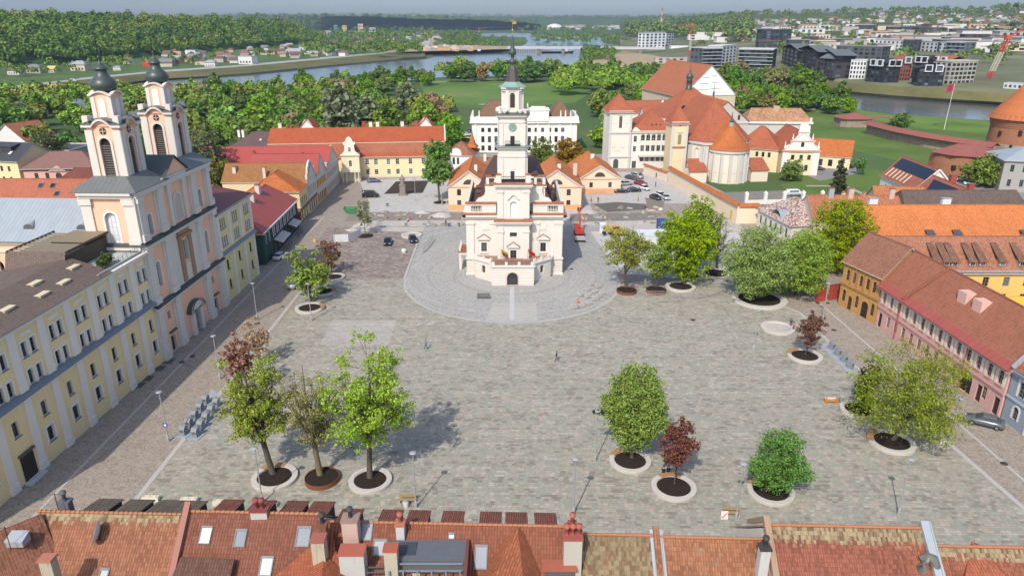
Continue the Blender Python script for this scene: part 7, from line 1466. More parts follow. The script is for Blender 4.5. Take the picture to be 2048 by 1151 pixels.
crane('red and white lattice tower crane at the building site',(1972,168),78,5,(14,10),leanx=9);crane('slim red crane on the sandy bank',(1378,120),52,2,(-20,1),wd=.7);crane('small crane by the far left bank',(958,74),58,2,(30,4),(.4,.12,.04))
# bridge and barges
A,B=G(1015,95.5,9),G(1330,97,9);loc,rz,L=place(A,B);t=thing('bridge','long low road bridge on paired piers across the river','bridge',(loc[0],loc[1],0),rz);m=MB();cc=flat((.46,.46,.45));m.box(0,L,-6,6,7.4,10.2,flat((.5,.5,.49)));m.box(0,L,-6.3,-6,10.2,11.2,flat((.55,.55,.54)));m.box(0,L,6,6.3,10.2,11.2,cc);m.build('deck',t)
for x in(12,54,96,138,180,226):m=MB();m.box(x-2.6,x+2.6,-5,5,0,7.4,flat((.2,.19,.18)));m.build('pier',t)
A,B=G(920,54.5,14),G(1035,54.5,14);loc,rz,L=place(A,B);t=thing('bridge','distant pale road bridge on the horizon left of the spire','bridge',(loc[0],loc[1],0),rz);m=MB();m.box(-260,L,-8,8,11,15,cc);m.build('deck',t)
for x in(-200,-100,0,100,200):m=MB();m.box(x-4,x+4,-6,6,0,11,cc);m.build('pier',t)
t=thing('barge','dark barge with white wheelhouse moored under the bridge','boat',G(1114,106,.1),.15);m=MB();m.hull([(-26,-4.5,0),(22,-4.5,0),(28,0,0),(22,4.5,0),(-26,4.5,0)],[(-28,-5,2.4),(23,-5,2.4),(31,0,3.2),(23,5,2.4),(-28,5,2.4)],flat((.03,.032,.036)));m.build('hull',t);m=MB();m.box(12,19,-3,3,2.4,5.4,flat((.6,.62,.64)));m.box(13,17,-2.2,2.2,5.4,7.4,flat((.6,.62,.64)));m.build('wheelhouse',t)
t=thing('jetty','rust brown temporary piling jetty under the bridge','jetty',G(1055,104,.1));m=MB();rs=flat((.22,.11,.07));m.box(-26,40,-3,3,2.0,2.6,rs)
for i in range(16):m.tube([(-25+4.2*i,-3,0),(-25+4.2*i,-3,4.5)],.6,rs,5)
m.build('piling',t)
# things on the works by the far left bank, flag mast
for u,v,c,w,lb in((800,97,(.4,.3,.2),24,'low sand heap at the river works'),(830,93,(.42,.3,.19),30,'largest sand heap at the river works'),(850,101,(.4,.28,.18),22,'sand heap nearest the water at the river works'),(910,98,(.4,.32,.24),26,'sand heap right of the new road')):
 t=thing('sand_heap',lb,'heap',G(u,v,6));m=MB();m.lathe([(w*.5,0),(w*.36,w*.1),(w*.18,w*.22),(.1,w*.27)],soil(c,.2,'sand'),0,0,12);m.build('heap',t)
for i in range(24):
 u,v=rnd.uniform(770,960),rnd.uniform(93,104);t=thing('site_cabin','pale site cabin or container at the river works','cabin',G(u,v,6),rnd.uniform(-.5,.5),'site cabins at the river works');o=link('wall',UD,t);o.scale=(rnd.uniform(5,12),3.5,rnd.uniform(2.5,4));o.color=(*rnd.choice([(.6,.6,.58),(.4,.38,.35),(.5,.3,.15)]),1)
p=G(1888,259);t=thing('flag_mast','tall white flag mast with a crimson flag beside the castle wall','flag',p);H=AT(1888,166,p[1])[2];m=MB();m.tube([(0,0,0),(.6,0,H)],[.16,.08],flat((.7,.7,.7)),8);m.build('mast',t);m=MB()
for i in range(6):y0,y1=.35*math.sin(i),.35*math.sin(i+1);m.poly([(.55-.6*i,y0,H-3.8-.2*i),(.55-.6*(i+1),y1,H-4.0-.2*i),(.55-.6*(i+1),y1,H-.5-.15*(i+1)),(.55-.6*i,y0,H-.4-.15*i)],flat((.36,.03,.07)),True)
m.build('flag',t)
# ---- the nearest houses, roofs along the bottom
FK=.84
def yr_(x):return 50.05-.033*x
def onroof(u,v,zr):
 d=ray(u,v);t=1.0
 for _ in range(6):t=(zr-FK*yr_(d[0]*t)-CAMH)/(d[2]-FK*d[1])
 return Vector((d[0]*t,d[1]*t,CAMH+d[2]*t))
SU,SV=Vector((1,-.033,0)).normalized(),Vector((.025,.766,.643)).normalized()
def front_house(label,x0,x1,zr,m,wall,left_wall=None,right_wall=None):
 xm=(x0+x1)/2;loc=Vector((xm,yr_(xm),0));r=thing('front_house',label,'house',loc,0);w=lambda x,dy,z:(x-loc.x,yr_(x)+dy-loc.y,z)
 b=MB();e=zr-.3
 for dy,s in((-8.5,1),(6.0,-1)):P=[w(x0,dy,0),w(x1,dy,0),w(x1,dy,e-FK*abs(dy)),w(x0,dy,e-FK*abs(dy))];b.poly(P[::s],wall)
 for x in(x0,x1):b.poly([w(x,-8.5,0),w(x,-8.5,e-FK*8.5),w(x,0,e),w(x,6,e-FK*6),w(x,6,0)][::(1 if x==x0 else-1)],wall)
 b.build('wall',r);q=MB();u=flat((.3,.2,.15));q.slab([w(x0,-9,zr-FK*9),w(x1,-9,zr-FK*9),w(x1,0,zr),w(x0,0,zr)],.2,m,u);q.slab([w(x1,6.5,zr-FK*6.5),w(x0,6.5,zr-FK*6.5),w(x0,0,zr),w(x1,0,zr)],.2,m,u);rf=q.build('roof',r)
 n=int((x1-x0)/.42);q=MB();rd=flat((.36,.15,.075))
 for i in range(n):a,c=x0+(x1-x0)*i/n,x0+(x1-x0)*(i+.94)/n;q.tube([w(a,0,zr+.02),w(c,0,zr+.05)],[.13,.16],rd,7,False)
 q.build('ridge_tiles',rf);return r,w
def dormers(r,w,zr,xs,m,deep=3.6,drop=1.4,hw=1.0):
 for x in xs:
  q=MB();f=flat((.05,.03,.028));q.slab([w(x-hw,.5,zr-.55),w(x+hw,.5,zr-.55),w(x+hw,deep,zr-drop),w(x-hw,deep,zr-drop)],.12,m,flat((.12,.11,.11)))
  for s in(-1,1):q.poly([w(x+s*hw*.9,.6,zr-.8),w(x+s*hw*.9,deep-.2,zr-drop-.12),w(x+s*hw*.9,deep-.2,zr-FK*deep)],f)
  q.poly([w(x-hw*.9,deep-.2,zr-drop-.12),w(x+hw*.9,deep-.2,zr-drop-.12),w(x+hw*.9,deep-.2,zr-FK*deep),w(x-hw*.9,deep-.2,zr-FK*deep)],f);q.build('dormer',r)
def stack(r,w,u,v,zt,h,a=1.0,b=.8,c=(.60,.50,.36),cap=(.30,.10,.06),pots=0,pc=(.36,.10,.07)):
 p=G(u,v,zt);o=r.location;q=MB();x,y=p[0]-o.x,p[1]-o.y;a*=.88;zt-=.25;q.bx(x,y,zt-h,a,b,h-.18,plaster(sc_(c,.82),.4));q.bx(x,y,zt-.18,a+.16,b+.16,.18,flat(cap,.6))
 ch_=q.build('chimney',r)
 for i in range(pots):q=MB();q.lathe([(.18,zt),(.15,zt+.5),(.2,zt+.52),(.2,zt+.62)],flat(pc),x+(i-(pots-1)/2)*.5,y,9);q.lathe([(.3,zt+.75),(.25,zt+.95),(.02,zt+1.0)],flat(pc),x+(i-(pots-1)/2)*.5,y,9);q.build('chimney_pot',ch_)
def lights(r,zr,L,up=False):
 for u,v,w_,h_,g in L:c=onroof(u,v,zr)-r.location;skylight(r,c,SU,SV,w_,h_,g)
def wing(r,pts,m,name='wing_roof'):
 q=MB();o=r.location
 for f in pts:q.slab([Vector(G(*p))-o for p in f],.15,m,flat((.3,.2,.15)))
 return q.build(name,r)
SK=(.34,.37,.42);PW=plaster((.70,.66,.58),.2)
NT1=tile((.31,.13,.07),.22,.24,.36,.38,1.0,18.9);NT2=tile((.225,.085,.052),.15,.25,.36,.25);NT3=tile((.25,.09,.05),.15,.25,.36,.25);NT4=tile((.25,.15,.08),.62,.22,.38,.45);NT5=tile((.33,.14,.07),.34,.22,.38,.42);NT6=tile((.29,.10,.06),.2,.2,.36,.45,1.0,18.7);NT7=tile((.30,.105,.06),.2,.2,.36,.45,1.0,16.2);DSH=tile((.15,.115,.085),.15,.22,1.6,.3);DRM=tile((.21,.075,.05),0,.2,1.2,.2)
r,w=front_house('old house with weathered orange tiles, mossy ridge and satellite dish, at the lower left',-41.6,-28.3,12.75,NT1,PW)
dormers(r,w,12.75,(-37.4,-34.4,-31.6,-29.4),DSH,3.9,1.5,1.15)
o=tile((.24,.10,.06),.2,.24,.36,.4);R0,R1,nv_=Vector((-40.9,50.9,12.95)),Vector((-47.5,44.2,12.95)),Vector((4.3,-4.2,-5.0));q=MB();oo=r.location;[q.slab([p-oo for p in P],.15,mm,flat((.3,.2,.15)))for P,mm in(([R1,R0,R0+nv_,R1+nv_],o),([R0,R1,R1+Vector((-4.3,4.2,-5)),R0+Vector((-4.3,4.2,-5))],tile((.42,.24,.12),.3,.24,.36,.3)))];q.build('wing_roof',r);lights(r,12.75,[(208,1150,.8,1.2,SK)])
stack(r,w,128,995,13.4,3,1.0,.7,(.2,.2,.2),(.12,.12,.13),1,(.1,.1,.1));stack(r,w,92,1108,13.6,4,1.1,.8,(.55,.47,.36),(.4,.16,.1))
q=MB();c=onroof(200,1080,12.75)-r.location;q.lathe([(.02,-.12),(.5,-.06),(.95,.12),(.97,.15)],flat((.55,.56,.55),.4),0,0,20);d=q.build('satellite_dish',r,c+Vector((0,0,.9)));d.rotation_euler=(R(-10),R(-75),R(25));q=MB();q.tube([(0,0,-.9),(0,0,0),(-.1,-.05,.1)],.04,IRON,5);q.build('bracket',r,c+Vector((0,0,.9)))
c=Vector(G(35,1076,12.6))-r.location;q=MB();q.box(-.7,.7,-.5,.5,-.5,.1,flat((.3,.3,.3)));q.slab([(-.75,-.55,.1),(.75,-.55,.1),(.75,.55,.4),(-.75,.55,.4)],.08,flat((.33,.35,.37)));q.build('roof_hatch',r,c)
for u,v in((108,985),(8,1052)):c=Vector(G(u,v,14.6))-r.location;q=MB();q.tube([(0,0,-2.4),(0,0,0)],.035,IRON,5);q.tube([(-.5,0,-.2),(.5,0,-.1)],.02,IRON,4);q.build('aerial',r,c)
r,w=front_house('house with dark red roof, pink party wall and four tilted skylights, lower left',-28.3,-16.2,13.1,NT2,PW)
q=MB();q.hull([w(-28.45,-8,13.0-8*FK+.2),w(-27.95,-8,13.0-8*FK+.2),w(-27.95,.3,13.3),w(-28.45,.3,13.3)],[w(-28.45,-8,13.6-8*FK+.2),w(-27.95,-8,13.6-8*FK+.2),w(-27.95,.3,13.9),w(-28.45,.3,13.9)],plaster((.33,.155,.12)));q.build('party_wall',r)
lights(r,13.1,[(412,1069,1.0,1.5,SK),(481,1075,1.0,1.5,SK),(607,1072,1.2,1.7,SK),(533,1131,1.1,1.6,SK)]);dormers(r,w,13.1,(-25.6,-22.6,-19.6,-17.2),DRM)
wing(r,[[(362,1112,11.2),(468,1117,11.2),(455,1175,9.8),(335,1170,9.8)]],tile((.13,.065,.045),.1,.24,.36,.3),'lean_to_roof');stack(r,w,518,1010,13.9,2,1.6,.8,(.62,.58,.53),(.2,.06,.05),2,(.25,.06,.05))
stack(r,w,636,1068,13.8,4,1.2,1.0,(.60,.51,.38),(.33,.11,.08));stack(r,w,644,1040,14.0,3,.8,.8,(.33,.15,.1),(.2,.07,.05),1,(.05,.05,.05))
r,w=front_house('broad red roofed house with a modern grey roof terrace and tall chimneys, lower middle',-16.2,5.2,12.35,NT3,PW)
dormers(r,w,12.35,(-14.6,-10.9,-8.4,-5.3,-1.9,.4,3.0),DRM);lights(r,12.35,[(734,1060,1.0,1.7,(.5,.52,.56)),(760,1094,1.2,1.4,(.5,.52,.56)),(962,1113,1.1,2.0,(.42,.46,.52)),(616,1132,1.0,.9,(.05,.06,.07)),(903,1071,.55,.55,(.4,.5,.6))])
wing(r,[[(664,1054,12.4),(540,1160,10.5),(700,1210,9.5),(672,1100,11.4)],[(648,1108,11.6),(640,1180,11.4),(560,1180,9.5)],[(648,1108,11.6),(640,1180,11.4),(735,1180,9.4)]],tile((.34,.105,.05),.05,.25,.36,.25));wing(r,[[(1035,1053,12.6),(975,1175,10.4),(1050,1185,10.6)],[(1035,1053,12.6),(1050,1185,10.6),(1083,1143,9.9)],[(1035,1053,12.6),(975,1175,10.4),(940,1160,8.6)],[(1035,1053,12.6),(1083,1143,9.9),(1100,1120,9.4)]],tile((.33,.11,.05),.0,.25,.36,.25),'hipped_wing')
o=r.location;a,b=Vector(G(775,1079,11.7))-o,Vector(G(936,1087,11.7))-o;c=Vector(G(790,1116,11.7))-o;q=MB();gz=flat((.115,.125,.14),.5);q.box(a.x,b.x,c.y,a.y,10.2,11.7,gz);q.box(a.x+.3,a.x+2.6,c.y+.4,a.y-.3,11.71,11.76,flat((.06,.068,.08),.3));q.box(b.x-.15,b.x+.1,c.y-3.5,a.y,9,11.8,flat((.17,.055,.045)));q.build('terrace_canopy',r)
q=MB();fr_=flat((.20,.22,.24),.4)
for z,dy in((11.5,-.25),(11.0,-.5),(10.2,-.9)):q.box(a.x+.4,b.x-.3,c.y+dy-.12,c.y+dy,z-.12,z,fr_)
for i in range(6):x=a.x+.6+(b.x-a.x-1.1)*i/5;q.box(x-.06,x+.06,c.y-.95,c.y-.85,8,11.2,fr_)
for i in range(8):q.box(a.x-1.6,a.x+.2,c.y-.2-i*.32,c.y-.08-i*.32,10.9-i*.25,10.96-i*.25,flat((.09,.1,.11)))
q.build('terrace_frame',r)
for i,(u,v,l)in enumerate(((800,1140,1.1),(828,1142,1.3),(843,1138,.9),(884,1136,1.0))):q=MB();q.box(-.3,.3,-l/2,l/2,0,.45,flat((.62,.56,.42)if i<3 else(.4,.28,.1)));q.build('terrace_seat',r,Vector(G(u,v,9.7))-o,.5*i)
stack(r,w,700,1028,14.2,4.5,1.5,1.1,(.68,.48,.40),(.3,.2,.16),1,(.06,.06,.06));stack(r,w,800,1038,13.4,1.6,.8,.8,(.7,.68,.66),(.4,.16,.1),1);stack(r,w,781,1087,13.4,5,1.2,.9,(.60,.52,.40),(.36,.1,.06));stack(r,w,704,1092,12.9,4,2.3,1.2,(.62,.60,.56),(.38,.11,.07));stack(r,w,1146,1062,13.6,6,1.7,1.2,(.62,.57,.48),(.30,.09,.07),3);stack(r,w,1145,1040,13.8,1.6,.7,.7,(.33,.09,.06),(.3,.08,.06),1)
q=MB();q.box(-1.2,1.2,-.6,.6,0,.9,flat((.1,.1,.1)));q.box(-1.4,1.4,-.8,.8,.9,1.05,flat((.36,.11,.07)));q.build('dormer',r,Vector(G(1118,1146,9.6))-o)
r,w=front_house('narrow house with an olive brown moss covered tile roof, right of the big chimney',5.2,12.1,11.6,NT4,PW)
q=MB();q.box(12.1-r.location.x,12.6-r.location.x,-8,.5,2,4,PW)
pts=[(-8,11.7-8*FK),(.4,11.75),(.4,12.2),(-8,12.3-8*FK)];q.hull([w(12.15,y,z)for y,z in pts],[w(12.65,y,z)for y,z in pts],NT5);q.hull([w(11.85,y,z-.25)for y,z in pts],[w(12.14,y,z-.25)for y,z in pts],ZINC);q.hull([w(12.66,y,z-.25)for y,z in pts],[w(12.95,y,z-.25)for y,z in pts],ZINC);q.build('party_wall',r)
r,w=front_house('house with a bright patched orange tile roof between two party walls',12.7,21.5,11.5,NT5,PW)
r,w=front_house('taller house with a wide red roof mossy along the top, lower right',21.5,34.7,13.0,NT6,PW)
pts=[(-9,13.1-9*FK),(.2,13.1),(3.4,13.1-3.2*FK),(3.4,13.6-3.2*FK),(.2,13.75),(-9,13.7-9*FK)];q=MB();q.hull([w(21.3,y,z)for y,z in pts],[w(21.8,y,z)for y,z in pts],plaster((.36,.24,.16),.3));q.build('party_wall',r)
pts=[(-9,13.1-9*FK),(.2,13.1),(.2,13.6),(-9,13.6-9*FK)];q=MB();q.hull([w(34.4,y,z)for y,z in pts],[w(35.2,y,z)for y,z in pts],ZINC);q.build('zinc_party_wall',r);stack(r,w,1531,1086,13.0,4.5,.9,.8,(.68,.66,.62),(.06,.05,.05),1,(.05,.05,.05))
r,w=front_house('low house with a pale mossy ridge and brick red hipped wing, bottom right corner',34.8,58,11.2,NT7,PW)
wing(r,[[(1945,1080,11.2),(1925,1175,9.6),(2035,1175,9.6)],[(1945,1080,11.2),(1925,1175,9.6),(1905,1150,8.2)],[(1945,1080,11.2),(2035,1175,9.6),(2062,1150,8.2)]],tile((.38,.12,.06),.05,.25,.36,.3),'hipped_wing')
c=Vector(G(1858,1122,11.6))-r.location;q=MB();dm=flat((.17,.165,.14),.55,'duct_metal',.4,.3);q.tube([(-.5,0,-3),(-.5,0,-.5),(-.35,.2,0),(0,.3,.2),(.4,.2,.1),(.6,0,-.4),(.6,-.1,-1.6)],.42,dm,12);q.build('vent_duct',r,c)
# ---- planters
CO_=flat((.50,.47,.42),.8,'concrete');RUST=flat((.20,.075,.035),.8,'rusted_steel');WOOD=flat((.36,.20,.09),.7,'timber');SOIL=soil()
def planter(u,v,rx,label,kind='ring',a0=None,asp=None):
 g=G(u,v);zc=g[1]*CP+CAMH*SP;rw=rx/FPX*zc;t=thing('planter' if kind!='bed' else 'tree_bed',label,'planter',g)
 if kind=='bed':m=MB();m.lathe([(rw,0.06),(rw*.9,.14),(.1,.18)],SOIL,0,0,28);m.build('soil',t);return t
 if kind=='rust':m=MB();m.lathe([(rw,0.05),(rw,.62),(rw-.06,.62),(rw-.06,.45)],RUST,0,0,36,0,False);m.build('steel_ring',t);m=MB();m.lathe([(rw-.06,.46),(rw*.5,.52),(.1,.55)],SOIL,0,0,28);m.build('soil',t);return t
 m=MB();m.lathe([(rw,.05),(rw,.42),(rw-.04,.46),(rw*.76,.46),(rw*.74,.3)],CO_,0,0,44,0,False);m.build('concrete_ring',t);m=MB();m.lathe([(rw*.75,.3),(rw*.4,.36),(.1,.38)],DUST if 'empty' in label else SOIL,0,0,28);m.build('gravel' if 'empty' in label else 'soil',t)
 if a0 is not None:m=MB();m.lathe([(rw*1.01,.44),(rw*1.01,.54),(rw*.73,.54),(rw*.73,.44)],WOOD,0,0,14,R(a0),False,R(70));m.build('timber_seat',t)
 return t
for a in((550,957,45,'concrete ring planter with timber seat under the leaning olive tree','ring',75),(645,960,34,'rusted steel planter under the nearly bare tree','rust'),(741,963,43,'plain concrete ring planter under the bright green tree','ring'),(1260,924,42,'concrete ring planter under the dense rounded tree','ring',85),(1347,977,45,'concrete ring planter with timber seat and two people under the near red maple','ring',55),(1541,985,46,'concrete ring planter nearest on the right, under the vivid green tree','ring',80),(1782,886,45,'concrete ring planter under the large olive tree','ring',110),(1718,822,37,'oval ring planter holding the bright sapling','ring'),(1609,714,34,'ring planter with timber seat under the red maple by the right bins','ring',95),(1253,584,20,'rusted planter under the thin olive tree right of the town hall','rust'),(1312,583,20,'second rusted planter, behind a site barrier','rust'),(1361,575,30,'concrete ring planter under the tall bright tree','ring'),(1518,600,54,'widest dark planter bed under the chestnuts','ring'),(1433,546,22,'dark soil bed left of the chestnuts','bed'),(1376,548,24,'dark soil bed by the boundary wall trees','bed'),(620,618,29,'ring planter with timber seat nearest on the left street','ring',-20),(647,585,24,'middle ring planter by the left street','ring',-20),(668,556,22,'farthest ring planter by the left street','ring'),(731,472,16,'round soil bed under the small pale tree','bed'),(823,472,21,'pale empty ring planter behind the parked cars','ring'),(880,405,13,'round soil bed under the tall plaza tree','bed'),(1555,658,33,'empty pale ring planter with a person beside it','ring')):planter(*a)
# ---- street lamps
POLE=flat((.33,.34,.35),.4,'lamp_metal',.5)
def lamp_proto():
 t=thing('street_lamp','x','lamp',(0,0,-50));m=MB();m.lathe([(.16,0),(.16,.9),(.08,1.0)],POLE,0,0,10);m.build('base',t);m=MB();m.tube([(0,0,.9),(0,0,7.3)],[.085,.06],POLE,8);m.build('post',t);m=MB();m.lathe([(.05,7.0),(.08,7.25),(.38,7.38),(.42,7.43),(.35,7.5),(.02,7.54)],POLE,0,0,16);m.build('lamp_head',t);return t
LP=lamp_proto();first=True;LN=[]
LAMPS=[((337,881),'lamp post with a blue sign beside the near left bins'),((440,757),'lamp post with a small white sign on the left street'),((525,1004),'lamp post in front of the leaning olive tree'),((623,641),'lamp post by the nearest left ring planter'),((832,1014),'lamp post beside the near bench and bin'),((1147,1027),'lamp post behind the big chimney, in the near middle'),((1190,922),'lamp post with three spotlights left of the dense rounded tree'),((1472,1037),'lamp post beside the near right bench and sign'),((1797,1028),'lamp post behind the zinc party wall at the near right'),((1895,895),'lamp post right of the large olive tree'),((581,572),'lamp post by the parked grey car on the left street'),((515,640),'lamp post in the shade across from the church door'),((1507,700),'thin lamp post near the empty pale planter'),((671,500),'lamp post at the white site fence'),((831,402),'lamp post near the van on the far plaza'),((1432,520),'lamp post between boundary wall and chestnuts'),((1645,640),'lamp post on the street before the ochre house'),((1345,468),'lamp post by the cars near the boundary wall'),((884,410),'lamp post beside the tall plaza tree')]
for(u,v),lb in LAMPS:
 o=LP if first else copy_tree(LP);first=False;o.location=G(u,v,.04);o['label']=lb;o['group']='street lamps round the square'
 LN.append((u,o))
for u,o in LN:
 if u in(337,440):m=MB();m.box(-.3,.3,-.09,-.07,2.2,2.8,flat((.03,.08,.4)if u==337 else(.7,.7,.7)));m.box(-.14,.14,-.1,-.09,2.35,2.65,flat((.75,.75,.75)));m.build('sign_plate',o)
 if u==1190:
  for dx in(-.5,0,.5):m=MB();m.beam((dx,0,7.5),(dx+.12,-.3,7.2),.3,.3,IRON);m.build('spotlight',o)
  # ---- bin columns, barriers, seats, slabs
GB_=flat((.22,.235,.245),.5,'bin_metal')
def binp():t=thing('waste_bin','x','bin',(0,0,-50));m=MB();m.box(-.42,.42,-.42,.42,0,.95,GB_);m.hull([(-.42,-.42,.95),(.42,-.42,.95),(.42,.42,.95),(-.42,.42,.95)],[(-.42,-.1,1.35),(.42,-.1,1.35),(.42,.42,1.35),(-.42,.42,1.35)],GB_);m.build('column',t);m=MB();m.box(-.26,.26,-.46,-.42,.55,.88,flat((.1,.11,.12)));m.build('flap',t);m=MB();m.box(-.9,.9,-.9,.9,-.02,.06,flat((.30,.34,.38),.4));m.build('base_plate',t);return t
BP=binp();first=True
for k,(a,b,n,lb,gp)in enumerate((((368,868),(412,806),5,'grey bin column in the street side row of the near left bins','street side bins, left'),((392,872),(434,812),5,'grey bin column in the square side row of the near left bins','square side bins, left'),((1663,697),(1700,735),4,'grey bin column in the short row by the right street','bins by the right street'))):
 for i in range(n):t=i/(n-1);o=BP if first else copy_tree(BP);first=False;o.location=G(a[0]+(b[0]-a[0])*t,a[1]+(b[1]-a[1])*t,.06);o.rotation_euler=(0,0,R(-12 if k<2 else 35));o['label']=lb;o['group']=gp
for(u,v),lb,rz in(((302,1000),'cream block seat farthest left behind the dormers',0),((379,1003),'cream block seat above the pink party wall',0),((444,1008),'cream block seat right of the pink party wall',0),((538,1012),'cream block seat by the near left lamp post',0),((258,1018),'cream block seat turned edgewise between two dormers',1.1)):
 t=thing('block_seat',lb,'seat',G(u,v),rz);m=MB();c=plaster((.66,.60,.46),.2);m.box(-1.0,1.0,-.3,.3,0,.5,c);m.box(-.95,.95,-.27,.27,.5,.56,c);m.build('block',t)
 for x in(-.75,0,.75):m=MB();m.lathe([(.06,.56),(.06,.6)],IRON,x,0,8);m.build('bolt',t)
SLB=masonry(((.36,.355,.34),(.44,.43,.42),(.5,.49,.48)),.5,.12,(.2,.2,.2),'stacked_slabs')
for i,(u,v,lb)in enumerate(((1182,571,'back left'),(1196,575,'back right'),(1178,581,'second row left'),(1190,585,'second row right'),(1162,592,'beside the worker'),(1176,595,'third row middle'),(1205,588,'rightmost'),(1198,594,'right, second from the end'),(1190,600,'right, third from the end'),(1178,608,'fourth row'),(1163,614,'front middle'),(1148,617,'front left'))):
 t=thing('slab_pallet','pallet of grey slabs on the sett ring, %s of the cluster'%lb,'pallet',G(u,v,.05),R(28),'pallets of paving slabs');m=MB();m.box(-.65,.65,-.45,.45,.12,.55+.1*(i%3),SLB);m.box(-.5,.5,-.4,.4,.55+.1*(i%3),.66+.1*(i%3),SLB);m.build('slabs',t);m=MB();[m.box(-.65,.65,y-.06,y+.06,0,.12,WOOD)for y in(-.38,0,.38)];m.build('pallet_base',t)
def bench(u,v,lb,rz=0):t=thing('bench',lb,'bench',G(u,v),rz);m=MB();[m.box(-1.0,1.0,y,y+.12,.42,.47,flat((.36,.25,.12)))for y in(-.25,-.08,.09)];m.build('seat',t);m=MB();m.box(-1.0,1.0,.28,.33,.55,.95,flat((.36,.25,.12)));m.build('backrest',t);[MB_leg(t,x)for x in(-.9,.9)]
def MB_leg(t,x):m=MB();m.box(x-.04,x+.04,-.25,.33,0,.42,flat((.5,.5,.5)));m.build('leg',t)
bench(815,1004,'timber bench beside a round pale bin at the near lamp post');bench(1462,1030,'timber bench beside a red and white sign at the near right',-.1);bench(1890,868,'timber bench at the lamp right of the large olive tree',R(-50))
for u,v,lb in((812,1013,'round pale litter bin in front of the near bench'),(1884,886,'round pale litter bin right of the large olive tree')):t=thing('litter_bin',lb,'bin',G(u,v));m=MB();m.lathe([(.3,0),(.34,.8),(.3,.84)],flat((.55,.54,.5)),0,0,14);m.build('drum',t);m=MB();m.lathe([(.3,.84),(.22,.92),(.02,.95)],flat((.3,.3,.3)),0,0,14);m.build('lid',t)
for u,v,lb in((1448,1038,'red and white warning sign leaning at the near right bench'),(1876,872,'red and white warning sign beside the litter bin at the right')):t=thing('warning_sign',lb,'sign',G(u,v));m=MB();m.poly([(-.4,-.1,.1),(.4,-.1,.1),(.4,.1,1.1),(-.4,.1,1.1)],flat((.68,.66,.62)));m.build('board',t);m=MB();m.beam((-.3,-.1,.3),(.3,.05,.9),.12,.02,flat((.5,.05,.04)));m.build('stripe',t);m=MB();m.tube([(0,.1,1.0),(0,.6,0)],.03,IRON,5);m.build('prop',t)
def fence(name,lb,pts,h,c,n=6,cat='fence',mesh_=True):
 o=G(*pts[0]);t=thing(name,lb,cat,o);P=[Vector(G(*p))-Vector(o)for p in pts];mm=flat(c,.5)
 for a,b in zip(P,P[1:]):
  q=MB()
  if mesh_:
   k=max(2,int((b-a).length/.35))
   for i in range(k+1):p=a.lerp(b,i/k);q.beam(p+Vector((0,0,.1)),p+Vector((0,0,h)),.03,.03,mm)
   for z in(.12,h*.5,h):q.beam(a+Vector((0,0,z)),b+Vector((0,0,z)),.05,.05,mm)
  else:d=(b-a).normalized();s=Vector((-d.y,d.x,0))*.03;q.hull([a-s,b-s,b+s,a+s],[p+Vector((0,0,h))for p in(a-s,b-s,b+s,a+s)],mm)
  q.build('panel',t)
 return t
fence('site_fence','white tarpaulin site fence around the street works',[(668,484),(697,483),(722,472)],2.0,(.62,.62,.62),mesh_=False);fence('site_fence','wire mesh fence panels left of the town hall',[(846,506),(858,495),(868,480)],2.0,(.3,.3,.3));fence('site_fence','low steel barrier in front of the second rusted planter',[(1293,592),(1328,592)],1.1,(.34,.33,.32));fence('site_fence','line of steel barriers before the chestnut bed',[(1345,596),(1398,598),(1440,588)],1.1,(.34,.33,.32));fence('site_fence','thin mesh fence across the dug road left of the town hall',[(750,455),(800,454),(850,455),(905,452)],1.2,(.42,.42,.42));fence('site_fence','tall mesh fence in front of the right cream house',[(1178,390),(1204,389),(1225,391)],2.2,(.35,.35,.35))
t=thing('display_frame','dark steel display bench frame in front of the town hall','bench',G(967,597));m=MB();c=flat((.16,.17,.14));m.box(-1.3,1.3,-.35,.35,.5,.58,c);m.box(-1.3,1.3,.3,.36,.58,1.1,c);m.build('seat',t);[(lambda m,x:(m.box(x-.05,x+.05,-.7,.7,0,.1,c),m.box(x-.05,x+.05,-.05,.05,.1,1.15,c),m.build('leg',t)))(MB(),x)for x in(-1.2,1.2)]
# works: cabins, containers, excavators, heaps
t=thing('container','bright blue steel container at the works','container',G(1326,458),.06);m=MB();bl=seam((.015,.075,.33),.3,.5);m.box(-1.6,1.6,-1.2,1.2,.1,2.7,bl);m.build('body',t);m=MB();[m.box(x,x+.5,-1.25,-1.2,1.6,1.8,flat((.6,.62,.65)))for x in(-.9,.5)];m.box(-.03,.03,-1.24,-1.2,.2,2.6,flat((.01,.04,.18)));m.build('door_plate',t)
r,L=house('site_cabin','white flat roofed site office with square windows behind the trees','cabin',G(1275,497),G(1340,496),6,3.0,plaster((.62,.63,.64)),flat((.62,.64,.68)),.1,'flat','x',[dict(z=1.1,w=.7,h=.9,xs=[1,2.2,5.2,6.4],nx=1,nz=1)],.1)
t=thing('portable_toilet','white and blue portable toilet beside the crane truck','toilet',G(1204,464));m=MB();m.box(-.7,.7,-.6,.6,0,2.3,flat((.6,.66,.7)));m.box(.3,.72,-.62,.62,.2,2.0,flat((.1,.22,.45)));m.build('body',t);m=MB();m.box(-.75,.75,-.65,.65,2.3,2.5,flat((.72,.73,.74)));m.build('roof',t)
